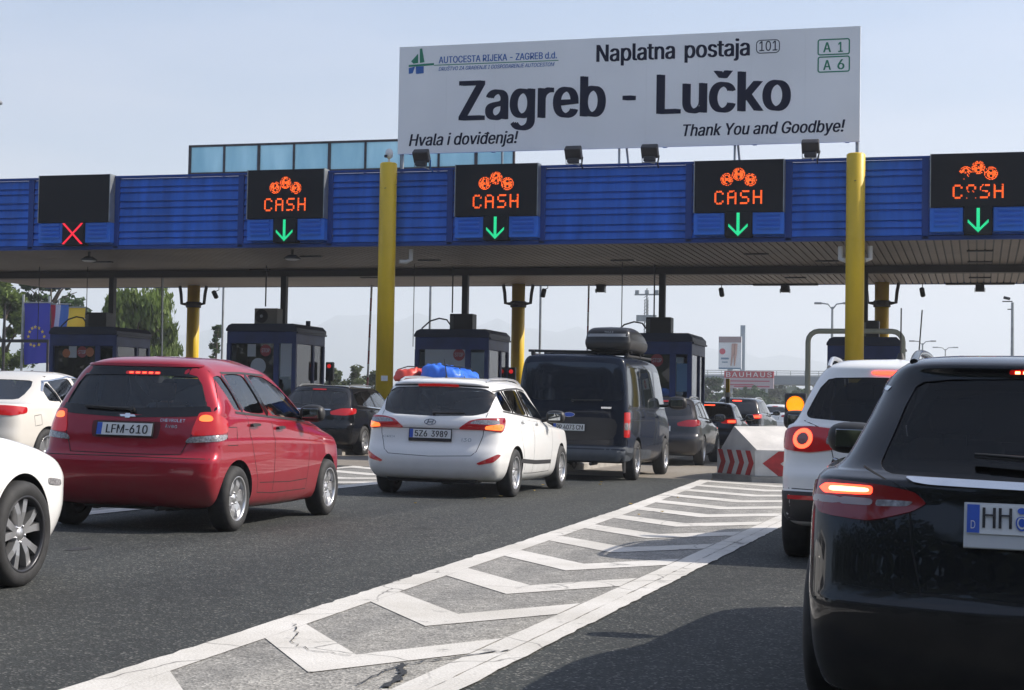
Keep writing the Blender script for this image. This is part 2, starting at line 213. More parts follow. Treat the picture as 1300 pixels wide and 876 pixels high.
# letter outlines, capital height 1000: advance, then x,y pairs of each closed outline
GLYPH = json.loads('''{" ":[369],"!":[385,[19,-9,-4,-6,-25,3,-44,17,-59,36,-68,57,-71,81,-68,104,-59,125,-44,144,-25,158,-4,167,19,170,43,167,64,158,83,144,97,125,106,104,109,81,106,57,97,36,83,17,64,3,43,-6],[-41,315,-49,1000,86,1000,78,315]],"-":[891,[489,481,489,369,51,369,51,481]],".":[369,[14,-9,-9,-6,-31,3,-49,17,-64,36,-73,57,-76,81,-73,104,-64,126,-49,144,-31,159,-9,168,14,170,38,168,59,159,78,144,92,126,101,104,104,81,101,57,92,36,78,17,59,3,38,-6]],"0":[891,[272,-13,202,-7,138,14,82,47,34,94,-6,152,-38,223,-61,305,-75,397,-79,499,-75,602,-61,694,-37,776,-5,847,35,906,83,952,139,986,202,1007,272,1013,343,1007,406,986,462,952,510,906,550,847,582,776,605,694,619,602,623,499,619,397,605,305,582,223,550,152,511,94,462,47,406,14,343,-7],[272,97,319,103,360,118,397,145,429,181,455,227,476,283,491,347,500,419,503,499,500,581,491,653,476,717,455,773,429,819,397,855,360,882,319,898,272,903,226,898,184,882,147,855,116,819,90,773,69,717,54,653,45,581,42,499,45,419,54,347,69,283,90,227,116,181,147,145,184,118,226,103]],"1":[891,[-23,0,-23,107,595,107,595,0],[369,1000,369,0,244,0,244,881,238,881,-4,703,-4,839,217,1000]],"2":[891,[-48,0,-48,93,287,450,323,488,354,523,381,555,404,585,423,614,437,642,448,670,454,700,456,730,454,764,445,795,431,823,413,847,390,867,364,883,334,894,301,901,266,903,229,901,196,893,165,880,139,862,117,839,100,813,87,782,79,749,76,711,-44,711,-40,769,-26,822,-4,869,27,912,64,947,108,976,157,997,211,1009,269,1013,327,1009,380,997,428,976,471,948,507,915,536,875,558,831,571,783,576,732,574,695,567,660,556,624,540,588,517,550,487,508,450,463,405,411,352,353,127,119,127,111,592,111,592,0]],"3":[891,[255,-13,196,-10,140,1,87,19,40,44,-1,75,-35,113,-62,156,-79,205,-87,259,42,259,47,226,59,197,75,171,97,149,122,131,152,116,184,106,219,100,256,98,296,100,333,108,367,119,398,136,424,157,445,183,461,212,471,246,474,285,471,320,462,354,448,386,427,414,400,439,367,459,326,474,278,484,222,487,135,487,135,588,393,881,393,889,-36,889,-36,1000,559,1000,559,905,242,547,242,568,313,570,376,562,433,542,482,514,523,479,556,437,580,390,594,339,599,285,594,229,580,177,555,130,522,88,481,53,433,24,379,3,320,-9]],"4":[891,[-95,207,-95,311,312,1000,437,1000,40,326,40,319,639,319,639,207],[380,0,380,624,501,624,501,0]],"5":[891,[262,-13,204,-10,151,2,102,22,58,48,21,80,-10,118,-34,161,-49,207,-56,256,67,256,72,227,83,200,98,175,118,153,141,134,167,118,197,107,228,100,262,98,301,101,337,111,370,127,399,148,424,174,444,205,459,240,468,278,471,319,468,360,459,399,443,435,422,466,397,493,367,515,333,531,295,541,255,544,222,542,189,537,156,528,126,515,100,500,78,483,-41,497,15,1000,547,1000,547,889,123,889,90,593,95,593,118,611,145,626,176,639,209,648,243,654,278,656,322,653,364,645,404,631,441,612,475,589,505,561,531,529,553,493,571,454,585,412,593,368,595,321,590,259,576,201,552,149,520,102,480,62,433,30,381,6,324,-9]],"6":[891,[272,-13,212,-9,157,5,106,29,62,61,24,100,-7,146,-30,199,-44,256,-48,318,-45,367,-34,417,-17,470,10,527,48,594,97,669,323,1000,460,1000,123,513,113,513,123,532,136,549,151,565,169,580,189,593,211,603,235,611,261,616,289,617,347,613,400,600,448,579,489,550,525,514,553,471,574,423,587,368,591,309,587,249,573,193,550,143,518,98,481,59,436,28,386,5,331,-9],[272,95,309,98,343,108,374,123,402,144,425,169,445,199,459,233,468,269,470,309,468,349,459,386,445,419,425,449,402,474,374,494,343,509,309,518,272,521,234,518,200,510,168,495,141,474,117,450,98,420,84,387,75,351,72,311,75,271,84,234,98,200,117,170,141,144,168,123,200,108,234,98]],"7":[891,[17,0,462,881,462,889,-51,889,-51,1000,595,1000,595,882,151,0]],"8":[891,[272,-13,207,-9,147,3,93,22,45,49,5,82,-28,121,-52,166,-66,214,-71,266,-68,307,-60,346,-45,384,-26,418,-2,448,25,474,57,495,90,511,127,520,127,525,81,542,42,569,9,605,-15,648,-30,696,-35,748,-31,797,-17,842,5,884,34,921,71,953,113,979,162,998,214,1010,272,1013,328,1010,380,998,428,979,471,953,507,921,537,884,559,842,573,797,577,748,572,696,558,649,533,605,501,569,462,542,417,525,417,520,453,511,486,495,517,474,545,448,568,418,588,384,603,346,612,307,615,266,610,214,595,166,571,121,538,82,497,49,450,22,396,3,336,-9],[272,97,314,99,352,106,386,118,416,135,441,155,462,180,477,208,486,239,489,272,485,308,476,341,460,371,439,397,413,420,383,438,349,452,312,460,272,462,231,460,194,452,159,438,129,420,103,397,82,371,66,341,57,308,54,272,57,239,65,208,80,180,100,155,125,135,156,118,190,106,229,99],[272,569,306,571,337,579,366,590,391,606,413,626,430,650,444,677,452,706,454,738,452,770,444,800,431,826,414,849,393,868,367,884,338,895,307,902,272,904,237,902,204,895,175,884,150,868,128,849,111,826,98,800,90,770,88,738,90,706,98,677,111,650,129,626,150,606,176,590,205,579,237,571]],"9":[891,[271,1013,331,1009,386,995,436,971,481,939,519,900,550,854,573,801,587,744,591,682,588,633,577,583,559,530,533,473,495,406,446,331,221,0,83,0,419,487,431,487,420,468,408,451,392,435,374,420,354,407,331,397,307,389,282,384,255,383,197,387,144,400,96,421,54,450,19,486,-10,529,-31,577,-44,632,-48,691,-44,752,-30,807,-7,858,24,903,62,941,107,972,157,995,212,1009],[271,905,234,902,200,892,169,877,141,856,118,831,99,801,84,767,76,731,73,691,76,651,84,614,99,581,118,551,141,526,169,506,200,491,234,482,271,479,308,482,343,490,374,505,402,526,426,550,445,580,459,613,468,649,470,689,468,729,459,766,445,800,426,830,402,856,375,877,343,892,309,902]],"A":[943,[-141,0,223,1000,370,1000,737,0,603,0,391,595,378,634,362,680,346,732,327,791,307,861,283,940,309,940,285,860,264,789,245,729,229,677,214,633,201,595,-6,0],[43,279,43,391,554,391,554,279]],"B":[897,[-55,0,-55,1000,301,1000,366,996,423,984,473,964,515,938,549,906,575,869,594,827,606,783,609,735,607,695,599,660,587,629,570,603,550,581,527,562,501,547,474,534,446,524,446,515,478,510,509,499,541,483,570,460,596,432,618,399,635,361,645,317,648,268,644,219,633,173,613,131,586,94,549,62,504,35,449,16,385,4,311,0],[72,112,308,112,378,117,434,132,475,157,503,189,520,226,525,268,523,301,514,332,500,361,481,388,456,410,427,429,394,443,356,451,315,454,72,454],[72,561,295,561,330,563,363,570,393,582,420,598,443,618,462,642,476,669,484,699,487,732,482,773,467,811,441,843,405,868,357,883,299,888,72,888]],"C":[1003,[352,-13,269,-6,192,14,122,49,60,96,7,156,-36,227,-68,308,-88,399,-94,499,-88,600,-68,691,-36,773,7,844,60,903,122,951,192,986,269,1006,352,1013,402,1011,450,1004,496,991,539,974,580,952,617,926,651,896,681,861,707,822,728,780,745,734,756,685,629,685,620,718,608,748,592,776,574,800,553,822,529,842,503,859,476,872,447,883,416,890,385,894,352,896,293,891,238,875,187,850,142,814,104,769,72,715,49,652,35,580,30,499,35,419,49,347,73,284,104,230,143,185,188,150,239,124,293,109,352,104,385,106,416,110,447,118,476,128,503,142,529,158,553,178,574,200,592,225,608,252,620,283,629,315,756,315,745,266,729,220,708,178,682,140,652,105,618,74,580,48,540,26,496,9,450,-3,402,-11]],"D":[987,[72,1000,72,0,-55,0,-55,1000],[257,0,15,0,15,112,249,112,326,117,393,133,452,159,501,194,541,239,572,293,594,355,607,425,611,502,607,578,594,647,572,709,542,762,503,806,455,842,399,867,334,883,261,888,10,888,10,1000,270,1000,363,993,446,973,520,940,583,895,636,838,679,769,710,689,728,601,734,502,728,403,709,313,678,233,636,164,581,106,516,60,440,27,353,7]],"E":[823,[-55,0,-55,1000,559,1000,559,888,72,888,72,562,525,562,525,450,72,450,72,112,564,112,564,0]],"F":[806,[-55,0,-55,1000,552,1000,552,888,72,888,72,547,507,547,507,435,72,435,72,0]],"G":[1023,[355,-13,270,-6,191,14,120,49,58,97,5,156,-37,227,-69,309,-88,399,-94,499,-88,600,-69,691,-37,773,5,844,58,903,119,951,189,986,265,1006,348,1013,399,1011,449,1003,496,990,540,972,581,950,619,922,654,891,684,857,710,818,731,777,748,733,759,685,629,685,617,717,604,746,588,773,570,797,549,820,527,839,502,856,475,870,447,882,416,890,383,894,348,896,291,891,237,876,187,850,142,815,104,770,72,715,49,652,35,580,30,499,35,419,49,348,73,285,105,231,143,186,189,150,240,125,295,109,355,104,409,108,459,120,504,140,544,167,578,201,606,242,626,289,638,341,642,398,680,391,382,391,382,503,766,503,766,393,760,315,743,243,713,179,673,122,624,75,567,37,502,9,432,-8]],"H":[1016,[-55,0,-55,1000,72,1000,72,568,598,568,598,1000,725,1000,725,0,598,0,598,456,72,456,72,0]],"I":[591,[-112,0,-112,112,59,112,59,888,-112,888,-112,1000,356,1000,356,888,186,888,186,112,356,112,356,0]],"J":[779,[191,-13,108,-5,36,21,-25,64,-71,124,-99,197,-108,286,-108,340,19,340,19,286,24,229,40,183,66,146,100,119,142,103,191,98,238,103,279,119,314,146,340,183,356,229,361,286,361,1000,488,1000,488,286,479,197,451,124,405,64,344,21,273,-5]],"K":[917,[-55,0,-55,1000,72,1000,72,657,70,442,72,380,72,0],[32,286,32,425,55,455,78,484,100,513,123,541,146,569,170,596,194,623,218,650,243,677,542,1000,708,1000,281,542,274,543],[558,0,196,509,275,608,709,0]],"L":[772,[-55,0,-55,1000,72,1000,72,112,537,112,537,0]],"M":[1235,[-55,0,-55,1000,125,1000,372,368,378,352,384,333,392,312,423,215,431,190,439,165,459,96,431,96,499,311,507,332,513,351,519,368,763,1000,943,1000,943,0,818,0,818,572,823,899,835,899,825,868,815,836,805,805,795,773,784,743,774,713,764,685,755,658,746,633,723,572,499,0,389,0,162,572,155,589,148,609,101,739,91,770,70,834,58,866,47,899,60,899,66,572,66,0]],"N":[1029,[-55,0,-55,1000,95,1000,501,359,513,341,526,320,540,296,555,270,571,241,589,210,606,177,623,143,640,108,623,105,619,142,616,178,614,213,613,247,612,279,611,309,611,383,611,1000,737,1000,737,0,587,0,224,570,208,596,192,623,175,650,158,680,139,713,118,749,38,889,61,892,67,754,69,714,70,678,71,645,72,616,72,592,72,572,72,0]],"O":[1048,[352,-13,269,-6,192,14,122,49,60,96,7,156,-36,227,-68,308,-88,399,-94,499,-88,600,-68,691,-36,773,7,844,60,903,122,951,192,986,269,1006,352,1013,434,1006,511,986,581,951,643,903,695,844,739,773,770,691,790,600,796,499,790,399,770,308,739,227,695,156,643,96,581,49,511,14,434,-6],[352,104,409,109,463,124,514,149,559,184,597,229,629,283,653,347,668,419,672,499,668,581,653,653,629,717,597,771,559,816,514,851,463,876,409,891,352,896,294,891,239,876,189,850,144,815,105,770,73,716,49,653,35,580,30,499,35,419,49,347,73,284,105,229,144,185,189,150,239,124,294,109]],"P":[874,[-55,0,-55,1000,289,1000,362,995,425,981,480,958,526,927,564,889,593,845,614,795,626,741,630,683,626,626,614,572,593,522,564,477,526,439,480,407,425,384,362,370,289,365,42,365,42,477,284,477,333,479,375,488,411,503,440,523,464,548,481,577,494,610,501,645,504,683,501,722,494,757,481,789,464,818,440,842,410,862,375,877,332,886,283,889,72,889,72,0]],"R":[882,[-55,0,-55,1000,291,1000,363,996,427,982,481,960,528,931,565,894,594,851,615,803,627,750,631,692,627,634,615,582,594,534,565,491,527,456,481,427,426,406,363,393,291,389,16,389,16,501,286,501,334,504,376,512,412,524,441,542,465,564,483,591,495,621,503,655,505,692,503,730,495,765,483,796,465,823,441,846,412,864,376,878,334,886,284,889,72,889,72,0],[521,0,279,450,422,450,668,0]],"S":[878,[266,-17,197,-13,134,-2,77,18,28,45,-14,78,-48,118,-73,163,-90,214,-98,268,32,268,38,232,51,200,69,172,93,149,121,130,154,115,190,105,227,99,266,97,310,99,351,106,389,118,422,135,451,156,474,181,492,209,502,240,506,274,503,304,494,330,479,352,460,371,436,387,408,402,377,415,344,426,308,437,188,470,111,497,47,529,-4,568,-41,615,-64,670,-71,732,-66,786,-51,836,-26,880,8,919,49,952,97,979,151,998,210,1010,273,1013,337,1010,395,998,448,978,495,952,535,920,568,882,593,839,608,793,615,743,490,743,479,789,456,828,421,860,377,883,326,897,269,901,228,899,190,892,156,880,125,864,100,845,80,822,65,796,56,768,53,738,56,706,67,679,84,656,106,636,132,619,160,606,189,594,217,585,244,577,346,549,376,540,407,530,439,518,471,504,502,487,532,467,559,444,582,418,602,388,617,354,626,316,629,272,625,220,610,170,586,125,554,84,512,49,462,21,404,0,339,-13]],"T":[882,[-111,888,-111,1000,646,1000,646,888,331,888,331,0,205,0,205,888]],"U":[1017,[335,-16,260,-11,191,4,129,30,75,65,30,107,-7,157,-34,213,-50,274,-55,340,-55,1000,71,1000,71,350,75,304,85,261,103,222,128,187,158,158,195,134,236,116,283,105,335,101,388,105,435,116,477,134,513,158,543,187,567,222,585,261,595,304,599,350,599,1000,725,1000,725,340,720,274,704,213,677,157,641,107,595,65,541,30,479,4,411,-11]],"V":[943,[227,0,-141,1000,-7,1000,205,405,218,368,233,323,250,270,269,209,290,139,314,60,288,60,311,141,333,211,352,271,368,323,383,368,396,405,603,1000,737,1000,373,0]],"Y":[927,[227,0,227,409,-141,1000,6,1000,205,677,226,642,245,608,264,574,281,539,299,498,317,453,266,453,285,499,303,540,320,576,339,609,358,643,378,677,576,1000,721,1000,354,409,354,0]],"Z":[862,[-91,0,-91,91,364,757,385,787,406,816,428,846,451,876,474,906,497,935,511,893,470,891,429,890,388,889,347,888,306,888,265,888,-94,888,-94,1000,607,1000,607,907,158,253,136,221,113,190,90,158,66,127,42,96,18,65,4,107,45,109,85,110,126,111,166,112,207,112,248,112,612,112,612,0]],"a":[765,[141,-17,95,-14,52,-5,12,10,-24,30,-54,56,-80,88,-98,124,-110,166,-114,212,-111,252,-102,287,-88,316,-70,341,-47,362,-21,380,8,394,40,405,73,414,108,421,142,427,177,432,219,438,255,442,286,446,312,450,332,455,348,462,359,471,366,484,368,501,368,505,366,534,361,560,351,583,337,603,320,620,298,633,273,643,244,648,211,650,178,648,147,643,120,634,96,621,75,607,58,591,44,574,32,556,23,538,-93,572,-73,615,-48,650,-19,680,14,704,50,724,88,738,128,748,168,754,208,756,236,755,265,751,297,746,328,737,359,725,389,708,416,688,440,661,460,630,476,591,485,546,489,494,489,0,370,0,370,102,362,102,352,84,339,67,322,48,302,31,278,16,250,2,218,-8,182,-15],[162,89,204,92,242,101,275,115,303,135,326,157,345,183,358,211,366,241,368,271,368,373,362,368,351,362,337,358,320,353,301,349,281,346,261,342,240,339,172,330,144,326,117,320,91,312,67,302,47,289,30,274,17,255,10,233,7,206,9,182,16,161,27,142,42,126,60,113,82,103,106,95,133,91]],"b":[834,[278,-16,235,-13,198,-6,166,7,139,24,116,42,98,61,82,81,70,99,59,115,47,115,47,0,-70,0,-70,1000,50,1000,50,628,59,628,69,643,82,660,97,680,115,699,137,716,164,733,195,745,233,753,277,756,337,750,392,735,442,709,486,673,523,628,554,575,576,514,589,446,594,371,589,296,576,228,554,166,524,113,487,68,443,32,392,5,338,-11],[260,92,303,96,342,108,376,129,405,156,429,190,448,229,461,273,469,321,472,372,469,423,461,470,448,513,429,552,406,585,377,612,343,632,304,644,260,648,216,644,177,633,144,613,115,587,91,555,72,517,59,473,51,425,48,372,51,319,59,270,73,226,92,187,116,154,145,128,178,108,217,96]],"d":[834,[211,-16,151,-11,96,5,46,32,2,68,-36,113,-66,166,-88,228,-102,296,-106,371,-102,446,-88,514,-66,575,-35,628,2,673,47,709,97,735,152,750,211,756,255,753,292,745,324,733,351,716,373,699,392,680,407,660,419,643,429,628,437,628,437,1000,558,1000,558,0,442,0,442,115,429,115,419,99,406,81,391,61,372,42,349,24,323,7,291,-6,254,-13],[229,92,272,96,310,108,344,128,373,154,397,187,415,226,429,270,437,319,440,372,437,425,429,473,416,517,397,555,373,587,345,613,311,633,272,644,229,648,184,644,145,632,111,612,82,585,58,552,40,513,27,470,19,423,16,372,19,321,27,273,40,229,59,190,83,156,112,129,146,108,185,96]],"e":[794,[244,-16,174,-11,112,5,57,32,8,69,-32,113,-64,167,-87,227,-101,294,-106,367,-102,441,-88,508,-65,569,-33,624,6,669,53,706,106,734,165,750,230,756,270,753,310,747,349,735,387,719,422,697,454,670,483,637,508,599,529,554,544,503,553,445,556,381,556,333,-26,333,-26,434,491,434,435,397,433,445,425,488,412,528,394,563,371,593,343,617,310,635,272,645,230,649,187,645,149,634,114,616,85,592,60,563,41,530,27,493,18,455,15,415,15,349,19,297,28,250,44,209,65,173,92,144,124,121,160,104,200,94,244,91,273,92,300,96,325,104,348,114,369,127,388,143,404,162,417,183,427,207,544,179,530,142,511,108,485,77,455,50,421,27,382,9,339,-5,293,-13]],"g":[836,[233,-296,181,-294,133,-286,90,-274,51,-259,18,-239,-11,-216,-36,-191,-57,-165,-74,-136,26,-80,37,-96,51,-112,66,-130,84,-146,105,-161,130,-173,159,-183,194,-189,233,-191,290,-186,340,-172,381,-148,413,-113,432,-68,439,-11,439,134,429,134,418,118,405,100,390,82,372,63,349,46,323,31,291,19,254,12,210,9,152,14,98,28,48,52,4,85,-34,127,-65,177,-88,236,-102,302,-106,376,-102,449,-88,516,-65,577,-34,629,3,673,48,709,98,735,153,750,212,756,256,753,293,746,325,733,352,717,375,699,393,680,408,661,421,643,431,627,442,627,442,746,559,746,559,-17,554,-78,540,-131,515,-177,483,-214,444,-244,398,-267,347,-283,292,-293],[229,116,273,120,311,130,345,148,374,172,398,202,416,238,430,280,438,327,441,379,438,430,430,476,417,519,398,556,374,588,346,614,312,633,273,644,229,648,185,644,146,632,112,612,83,586,59,554,40,516,27,474,19,428,16,379,19,328,27,282,41,241,59,204,83,174,113,149,147,131,186,120]],"h":[806,[50,446,50,0,-70,0,-70,1000,50,1000,50,565,28,565,54,627,87,676,126,712,170,736,220,751,274,756,322,752,367,742,407,724,442,700,472,669,497,631,514,585,525,532,529,472,529,0,409,0,409,462,404,516,389,562,363,598,329,625,288,642,240,647,205,644,173,637,143,624,116,606,94,583,75,556,61,523,53,487]],"i":[327,[-9,870,-31,873,-50,881,-68,894,-81,910,-89,929,-92,950,-89,971,-81,990,-68,1006,-50,1019,-31,1027,-9,1030,13,1027,33,1019,51,1006,64,990,72,971,75,950,72,929,64,910,51,894,33,881,13,873],[-70,0,-70,746,50,746,50,0]],"j":[327,[-70,746,50,746,50,-59,48,-103,40,-142,26,-178,7,-208,-17,-234,-46,-254,-81,-269,-121,-278,-166,-281,-193,-281,-193,-170,-169,-170,-138,-167,-113,-157,-94,-141,-80,-119,-73,-91,-70,-57],[-9,870,-31,873,-51,881,-68,894,-82,910,-90,929,-93,950,-90,971,-82,990,-68,1006,-51,1019,-31,1027,-9,1030,13,1027,32,1019,50,1006,64,990,72,971,74,950,72,929,64,910,50,894,32,881,13,873]],"k":[748,[-70,0,-70,1000,50,1000,50,0],[43,268,43,416,64,416,386,746,535,746,189,392,175,392],[405,0,117,365,203,450,558,0]],"l":[372,[101,-5,48,0,5,15,-28,40,-51,73,-65,115,-70,166,-70,1000,50,1000,50,194,52,163,56,140,63,122,74,111,91,104,114,102,160,107,182,5,171,3,158,0,145,-2,130,-3,115,-4]],"n":[805,[50,446,50,0,-70,0,-70,746,46,746,47,565,28,565,54,627,87,676,126,712,170,736,220,751,274,756,322,752,367,742,407,724,442,700,472,669,496,631,514,585,525,532,529,472,529,0,409,0,409,462,404,516,389,562,363,598,329,625,288,642,240,647,205,644,173,637,143,624,116,606,94,583,75,556,61,523,53,487]],"o":[816,[234,-16,169,-11,110,5,56,32,9,69,-31,114,-63,167,-87,228,-101,295,-106,368,-101,443,-87,511,-63,572,-31,626,9,671,56,707,110,734,169,750,234,756,300,750,360,734,414,707,461,671,501,626,533,572,557,511,571,443,576,368,571,295,557,228,533,167,501,114,461,69,414,32,360,5,300,-11],[234,91,281,96,323,108,358,130,388,158,412,192,430,231,444,274,452,320,454,368,452,417,444,464,430,507,412,547,388,581,358,610,323,631,281,644,234,648,188,644,147,631,112,610,83,581,58,547,40,508,27,464,19,418,16,368,19,320,27,274,40,231,58,192,83,158,112,130,147,108,188,96]],"p":[834,[-70,-281,-70,746,47,746,47,628,59,628,69,643,82,660,97,680,115,699,137,716,164,733,195,745,233,753,277,756,337,750,392,735,442,709,486,673,523,628,554,575,576,514,589,446,594,371,589,296,576,228,554,166,524,113,487,68,443,32,392,5,338,-11,278,-16,235,-13,198,-6,166,7,139,24,117,42,98,61,83,81,70,99,59,115,50,115,50,-281],[260,92,303,96,342,108,376,129,405,156,429,190,448,229,461,273,469,321,472,372,469,423,461,470,448,513,429,552,406,585,377,612,343,632,304,644,260,648,216,644,177,633,144,613,115,587,91,555,72,517,59,473,51,425,48,372,51,319,59,270,73,226,92,187,116,154,145,128,178,108,217,96]],"r":[509,[-70,0,-70,746,46,746,46,631,54,631,71,666,95,696,126,722,163,741,202,753,246,756,305,754,305,634,279,638,264,639,249,640,233,640,200,638,168,631,140,618,114,602,92,582,74,557,61,530,53,499,50,466,50,0]],"s":[717,[184,-16,135,-14,89,-6,47,7,10,24,-23,47,-52,74,-75,107,-92,144,-103,185,11,209,24,172,44,142,71,118,103,102,141,93,183,89,232,93,273,104,307,122,333,146,348,173,354,202,351,227,341,248,326,267,305,282,277,295,244,305,120,334,58,353,8,378,-31,409,-59,446,-76,489,-81,538,-77,579,-65,617,-45,652,-19,682,14,707,53,728,96,743,144,753,195,756,243,753,287,745,326,732,360,715,389,693,414,667,435,637,451,605,464,570,354,545,342,572,325,597,304,620,275,639,239,650,195,654,153,650,116,640,84,623,60,600,45,574,40,545,44,519,54,497,70,478,94,463,126,449,164,438,278,411,340,392,390,368,429,337,456,300,472,258,478,209,474,167,461,128,441,93,413,61,379,34,337,13,291,-3,240,-13]],"t":[447,[227,746,227,643,-160,643,-160,746],[-46,926,74,926,74,192,77,162,83,138,94,120,111,108,133,100,162,98,170,98,180,99,223,105,246,3,233,0,219,-3,204,-5,188,-7,173,-8,158,-8,98,-2,48,14,8,42,-22,80,-40,127,-46,183]],"u":[806,[185,-10,137,-7,93,4,53,21,17,45,-13,77,-37,115,-55,161,-66,214,-70,273,-70,746,50,746,50,283,55,229,71,184,96,147,130,120,171,104,220,99,255,101,287,109,316,122,343,140,365,163,384,190,398,223,406,259,409,300,409,746,529,746,529,0,413,0,413,181,431,181,404,118,371,69,332,33,287,9,238,-5]],"v":[765,[146,0,-139,746,-7,746,152,305,167,260,182,215,194,171,206,127,218,83,231,41,189,41,201,83,214,127,225,171,238,215,252,260,267,305,426,746,557,746,272,0]],"y":[765,[-80,-272,-52,-168,-10,-176,11,-177,31,-175,49,-169,67,-159,83,-145,98,-126,111,-101,123,-70,146,-3,-139,746,-7,746,152,305,167,260,181,215,194,170,206,127,218,83,231,41,188,41,200,83,213,127,225,171,237,215,252,260,267,305,427,746,557,746,228,-114,212,-151,194,-183,174,-210,152,-234,127,-252,101,-267,72,-277,40,-283,7,-285,-13,-285,-30,-283,-46,-281,-60,-278,-71,-276]],"č":[778,[234,-16,169,-11,110,5,56,32,9,69,-31,114,-63,167,-87,228,-101,295,-106,368,-101,443,-87,511,-63,572,-31,626,9,671,56,707,110,734,169,750,234,756,270,754,305,749,338,741,369,730,399,716,426,700,452,680,475,658,495,633,512,605,526,576,537,544,422,515,416,534,408,552,398,568,386,584,372,598,357,611,341,622,322,631,303,639,281,644,258,647,234,648,188,644,147,631,112,610,83,581,58,547,40,508,27,464,19,418,16,368,19,320,27,274,40,231,58,192,83,158,112,130,147,108,188,96,234,91,259,92,282,96,304,101,324,109,342,118,359,130,374,143,388,158,400,174,410,192,418,211,425,230,540,201,529,169,515,138,498,110,477,85,454,62,429,42,401,24,371,10,339,-1,306,-10,271,-14],[137,1040,234,923,329,1040,450,1040,450,1035,291,856,177,856,19,1035,19,1040]],"Đ":[1008,[-160,448,-160,552,358,552,358,448],[93,1000,93,0,-34,0,-34,1000],[278,0,37,0,37,112,270,112,347,117,415,133,473,159,522,194,562,239,593,293,615,355,628,425,633,502,628,578,615,647,594,709,563,762,524,806,476,842,420,867,356,883,282,888,31,888,31,1000,291,1000,384,993,467,973,541,940,605,895,658,838,700,769,731,689,749,601,756,502,749,403,731,313,700,233,657,164,603,106,537,60,461,27,375,7]],"đ":[834,[211,-16,151,-11,96,5,46,32,2,68,-36,113,-66,166,-88,228,-102,296,-106,371,-102,446,-88,514,-66,575,-35,628,2,673,47,709,97,735,152,750,211,756,255,753,292,745,324,733,351,716,373,699,392,680,407,660,419,643,429,628,437,628,437,1000,558,1000,558,0,442,0,442,115,429,115,419,99,406,81,391,61,372,42,349,24,323,7,291,-6,254,-13],[229,92,272,96,310,108,344,128,373,154,397,187,415,226,429,270,437,319,440,372,437,425,429,473,416,517,397,555,373,587,345,613,311,633,272,644,229,648,184,644,145,632,111,612,82,585,58,552,40,513,27,470,19,423,16,372,19,321,27,273,40,229,59,190,83,156,112,129,146,108,185,96],[224,826,224,918,657,918,657,826]],"Š":[878,[266,-17,197,-13,134,-2,77,18,28,45,-14,78,-48,118,-73,163,-90,214,-98,268,32,268,38,232,51,200,69,172,93,149,121,130,154,115,190,105,227,99,266,97,310,99,351,106,389,118,422,135,451,156,474,181,492,209,502,240,506,274,503,304,494,330,479,352,460,371,436,387,408,402,377,415,344,426,308,437,188,470,111,497,47,529,-4,568,-41,615,-64,670,-71,732,-66,786,-51,836,-26,880,8,919,49,952,97,979,151,998,210,1010,273,1013,337,1010,395,998,448,978,495,952,535,920,568,882,593,839,608,793,615,743,490,743,479,789,456,828,421,860,377,883,326,897,269,901,228,899,190,892,156,880,125,864,100,845,80,822,65,796,56,768,53,738,56,706,67,679,84,656,106,636,132,619,160,606,189,594,217,585,244,577,346,549,376,540,407,530,439,518,471,504,502,487,532,467,559,444,582,418,602,388,617,354,626,316,629,272,625,220,610,170,586,125,554,84,512,49,462,21,404,0,339,-13],[168,1295,264,1177,360,1295,480,1295,480,1289,321,1110,207,1110,50,1289,50,1295]]}''')
def text_shape(txt, height, squeeze=1.0, shear=0.0, spacing=1.0):
    """letters as flat 2D triangles, origin at the left end of the base line: (points, faces, width)"""
    vs = []; fs = []; x = 0.0
    for ch in txt:
        g_ = GLYPH.get(ch) or GLYPH['-']; loops = [[((l[2 * i] + shear * l[2 * i + 1]) / 1000, l[2 * i + 1] / 1000) for i in range(len(l) // 2)] for l in g_[1:]]
        ar = [sum(p[0] * q[1] - q[0] * p[1] for p, q in zip(l, l[1:] + l[:1])) for l in loops]
        if loops:
            sg = max(ar, key=abs) > 0
            for l, a in zip(loops, ar):
                if (a > 0) != sg: continue
                grp = [l] + [h for h, b in zip(loops, ar) if (b > 0) != sg and inside(l, *h[0])]
                flat = [p for q in grp for p in q]; n0 = len(vs)
                vs += [((x + p[0]) * height * squeeze, p[1] * height) for p in flat]
                fs += [[n0 + i for i in t] for t in tessellate_polygon([[Vector((p[0], p[1], 0)) for p in q] for q in grp])]
        x += g_[0] / 1000 * spacing
    x0 = min(v[0] for v in vs); vs = [(a - x0, b) for a, b in vs]
    return vs, fs, max(v[0] for v in vs)
def inside(poly, x, y):
    r = False; j = len(poly) - 1
    for i in range(len(poly)):
        xi, yi = poly[i]; xj, yj = poly[j]
        if (yi > y) != (yj > y) and x < (xj - xi) * (y - yi) / (yj - yi) + xi: r = not r
        j = i
    return r
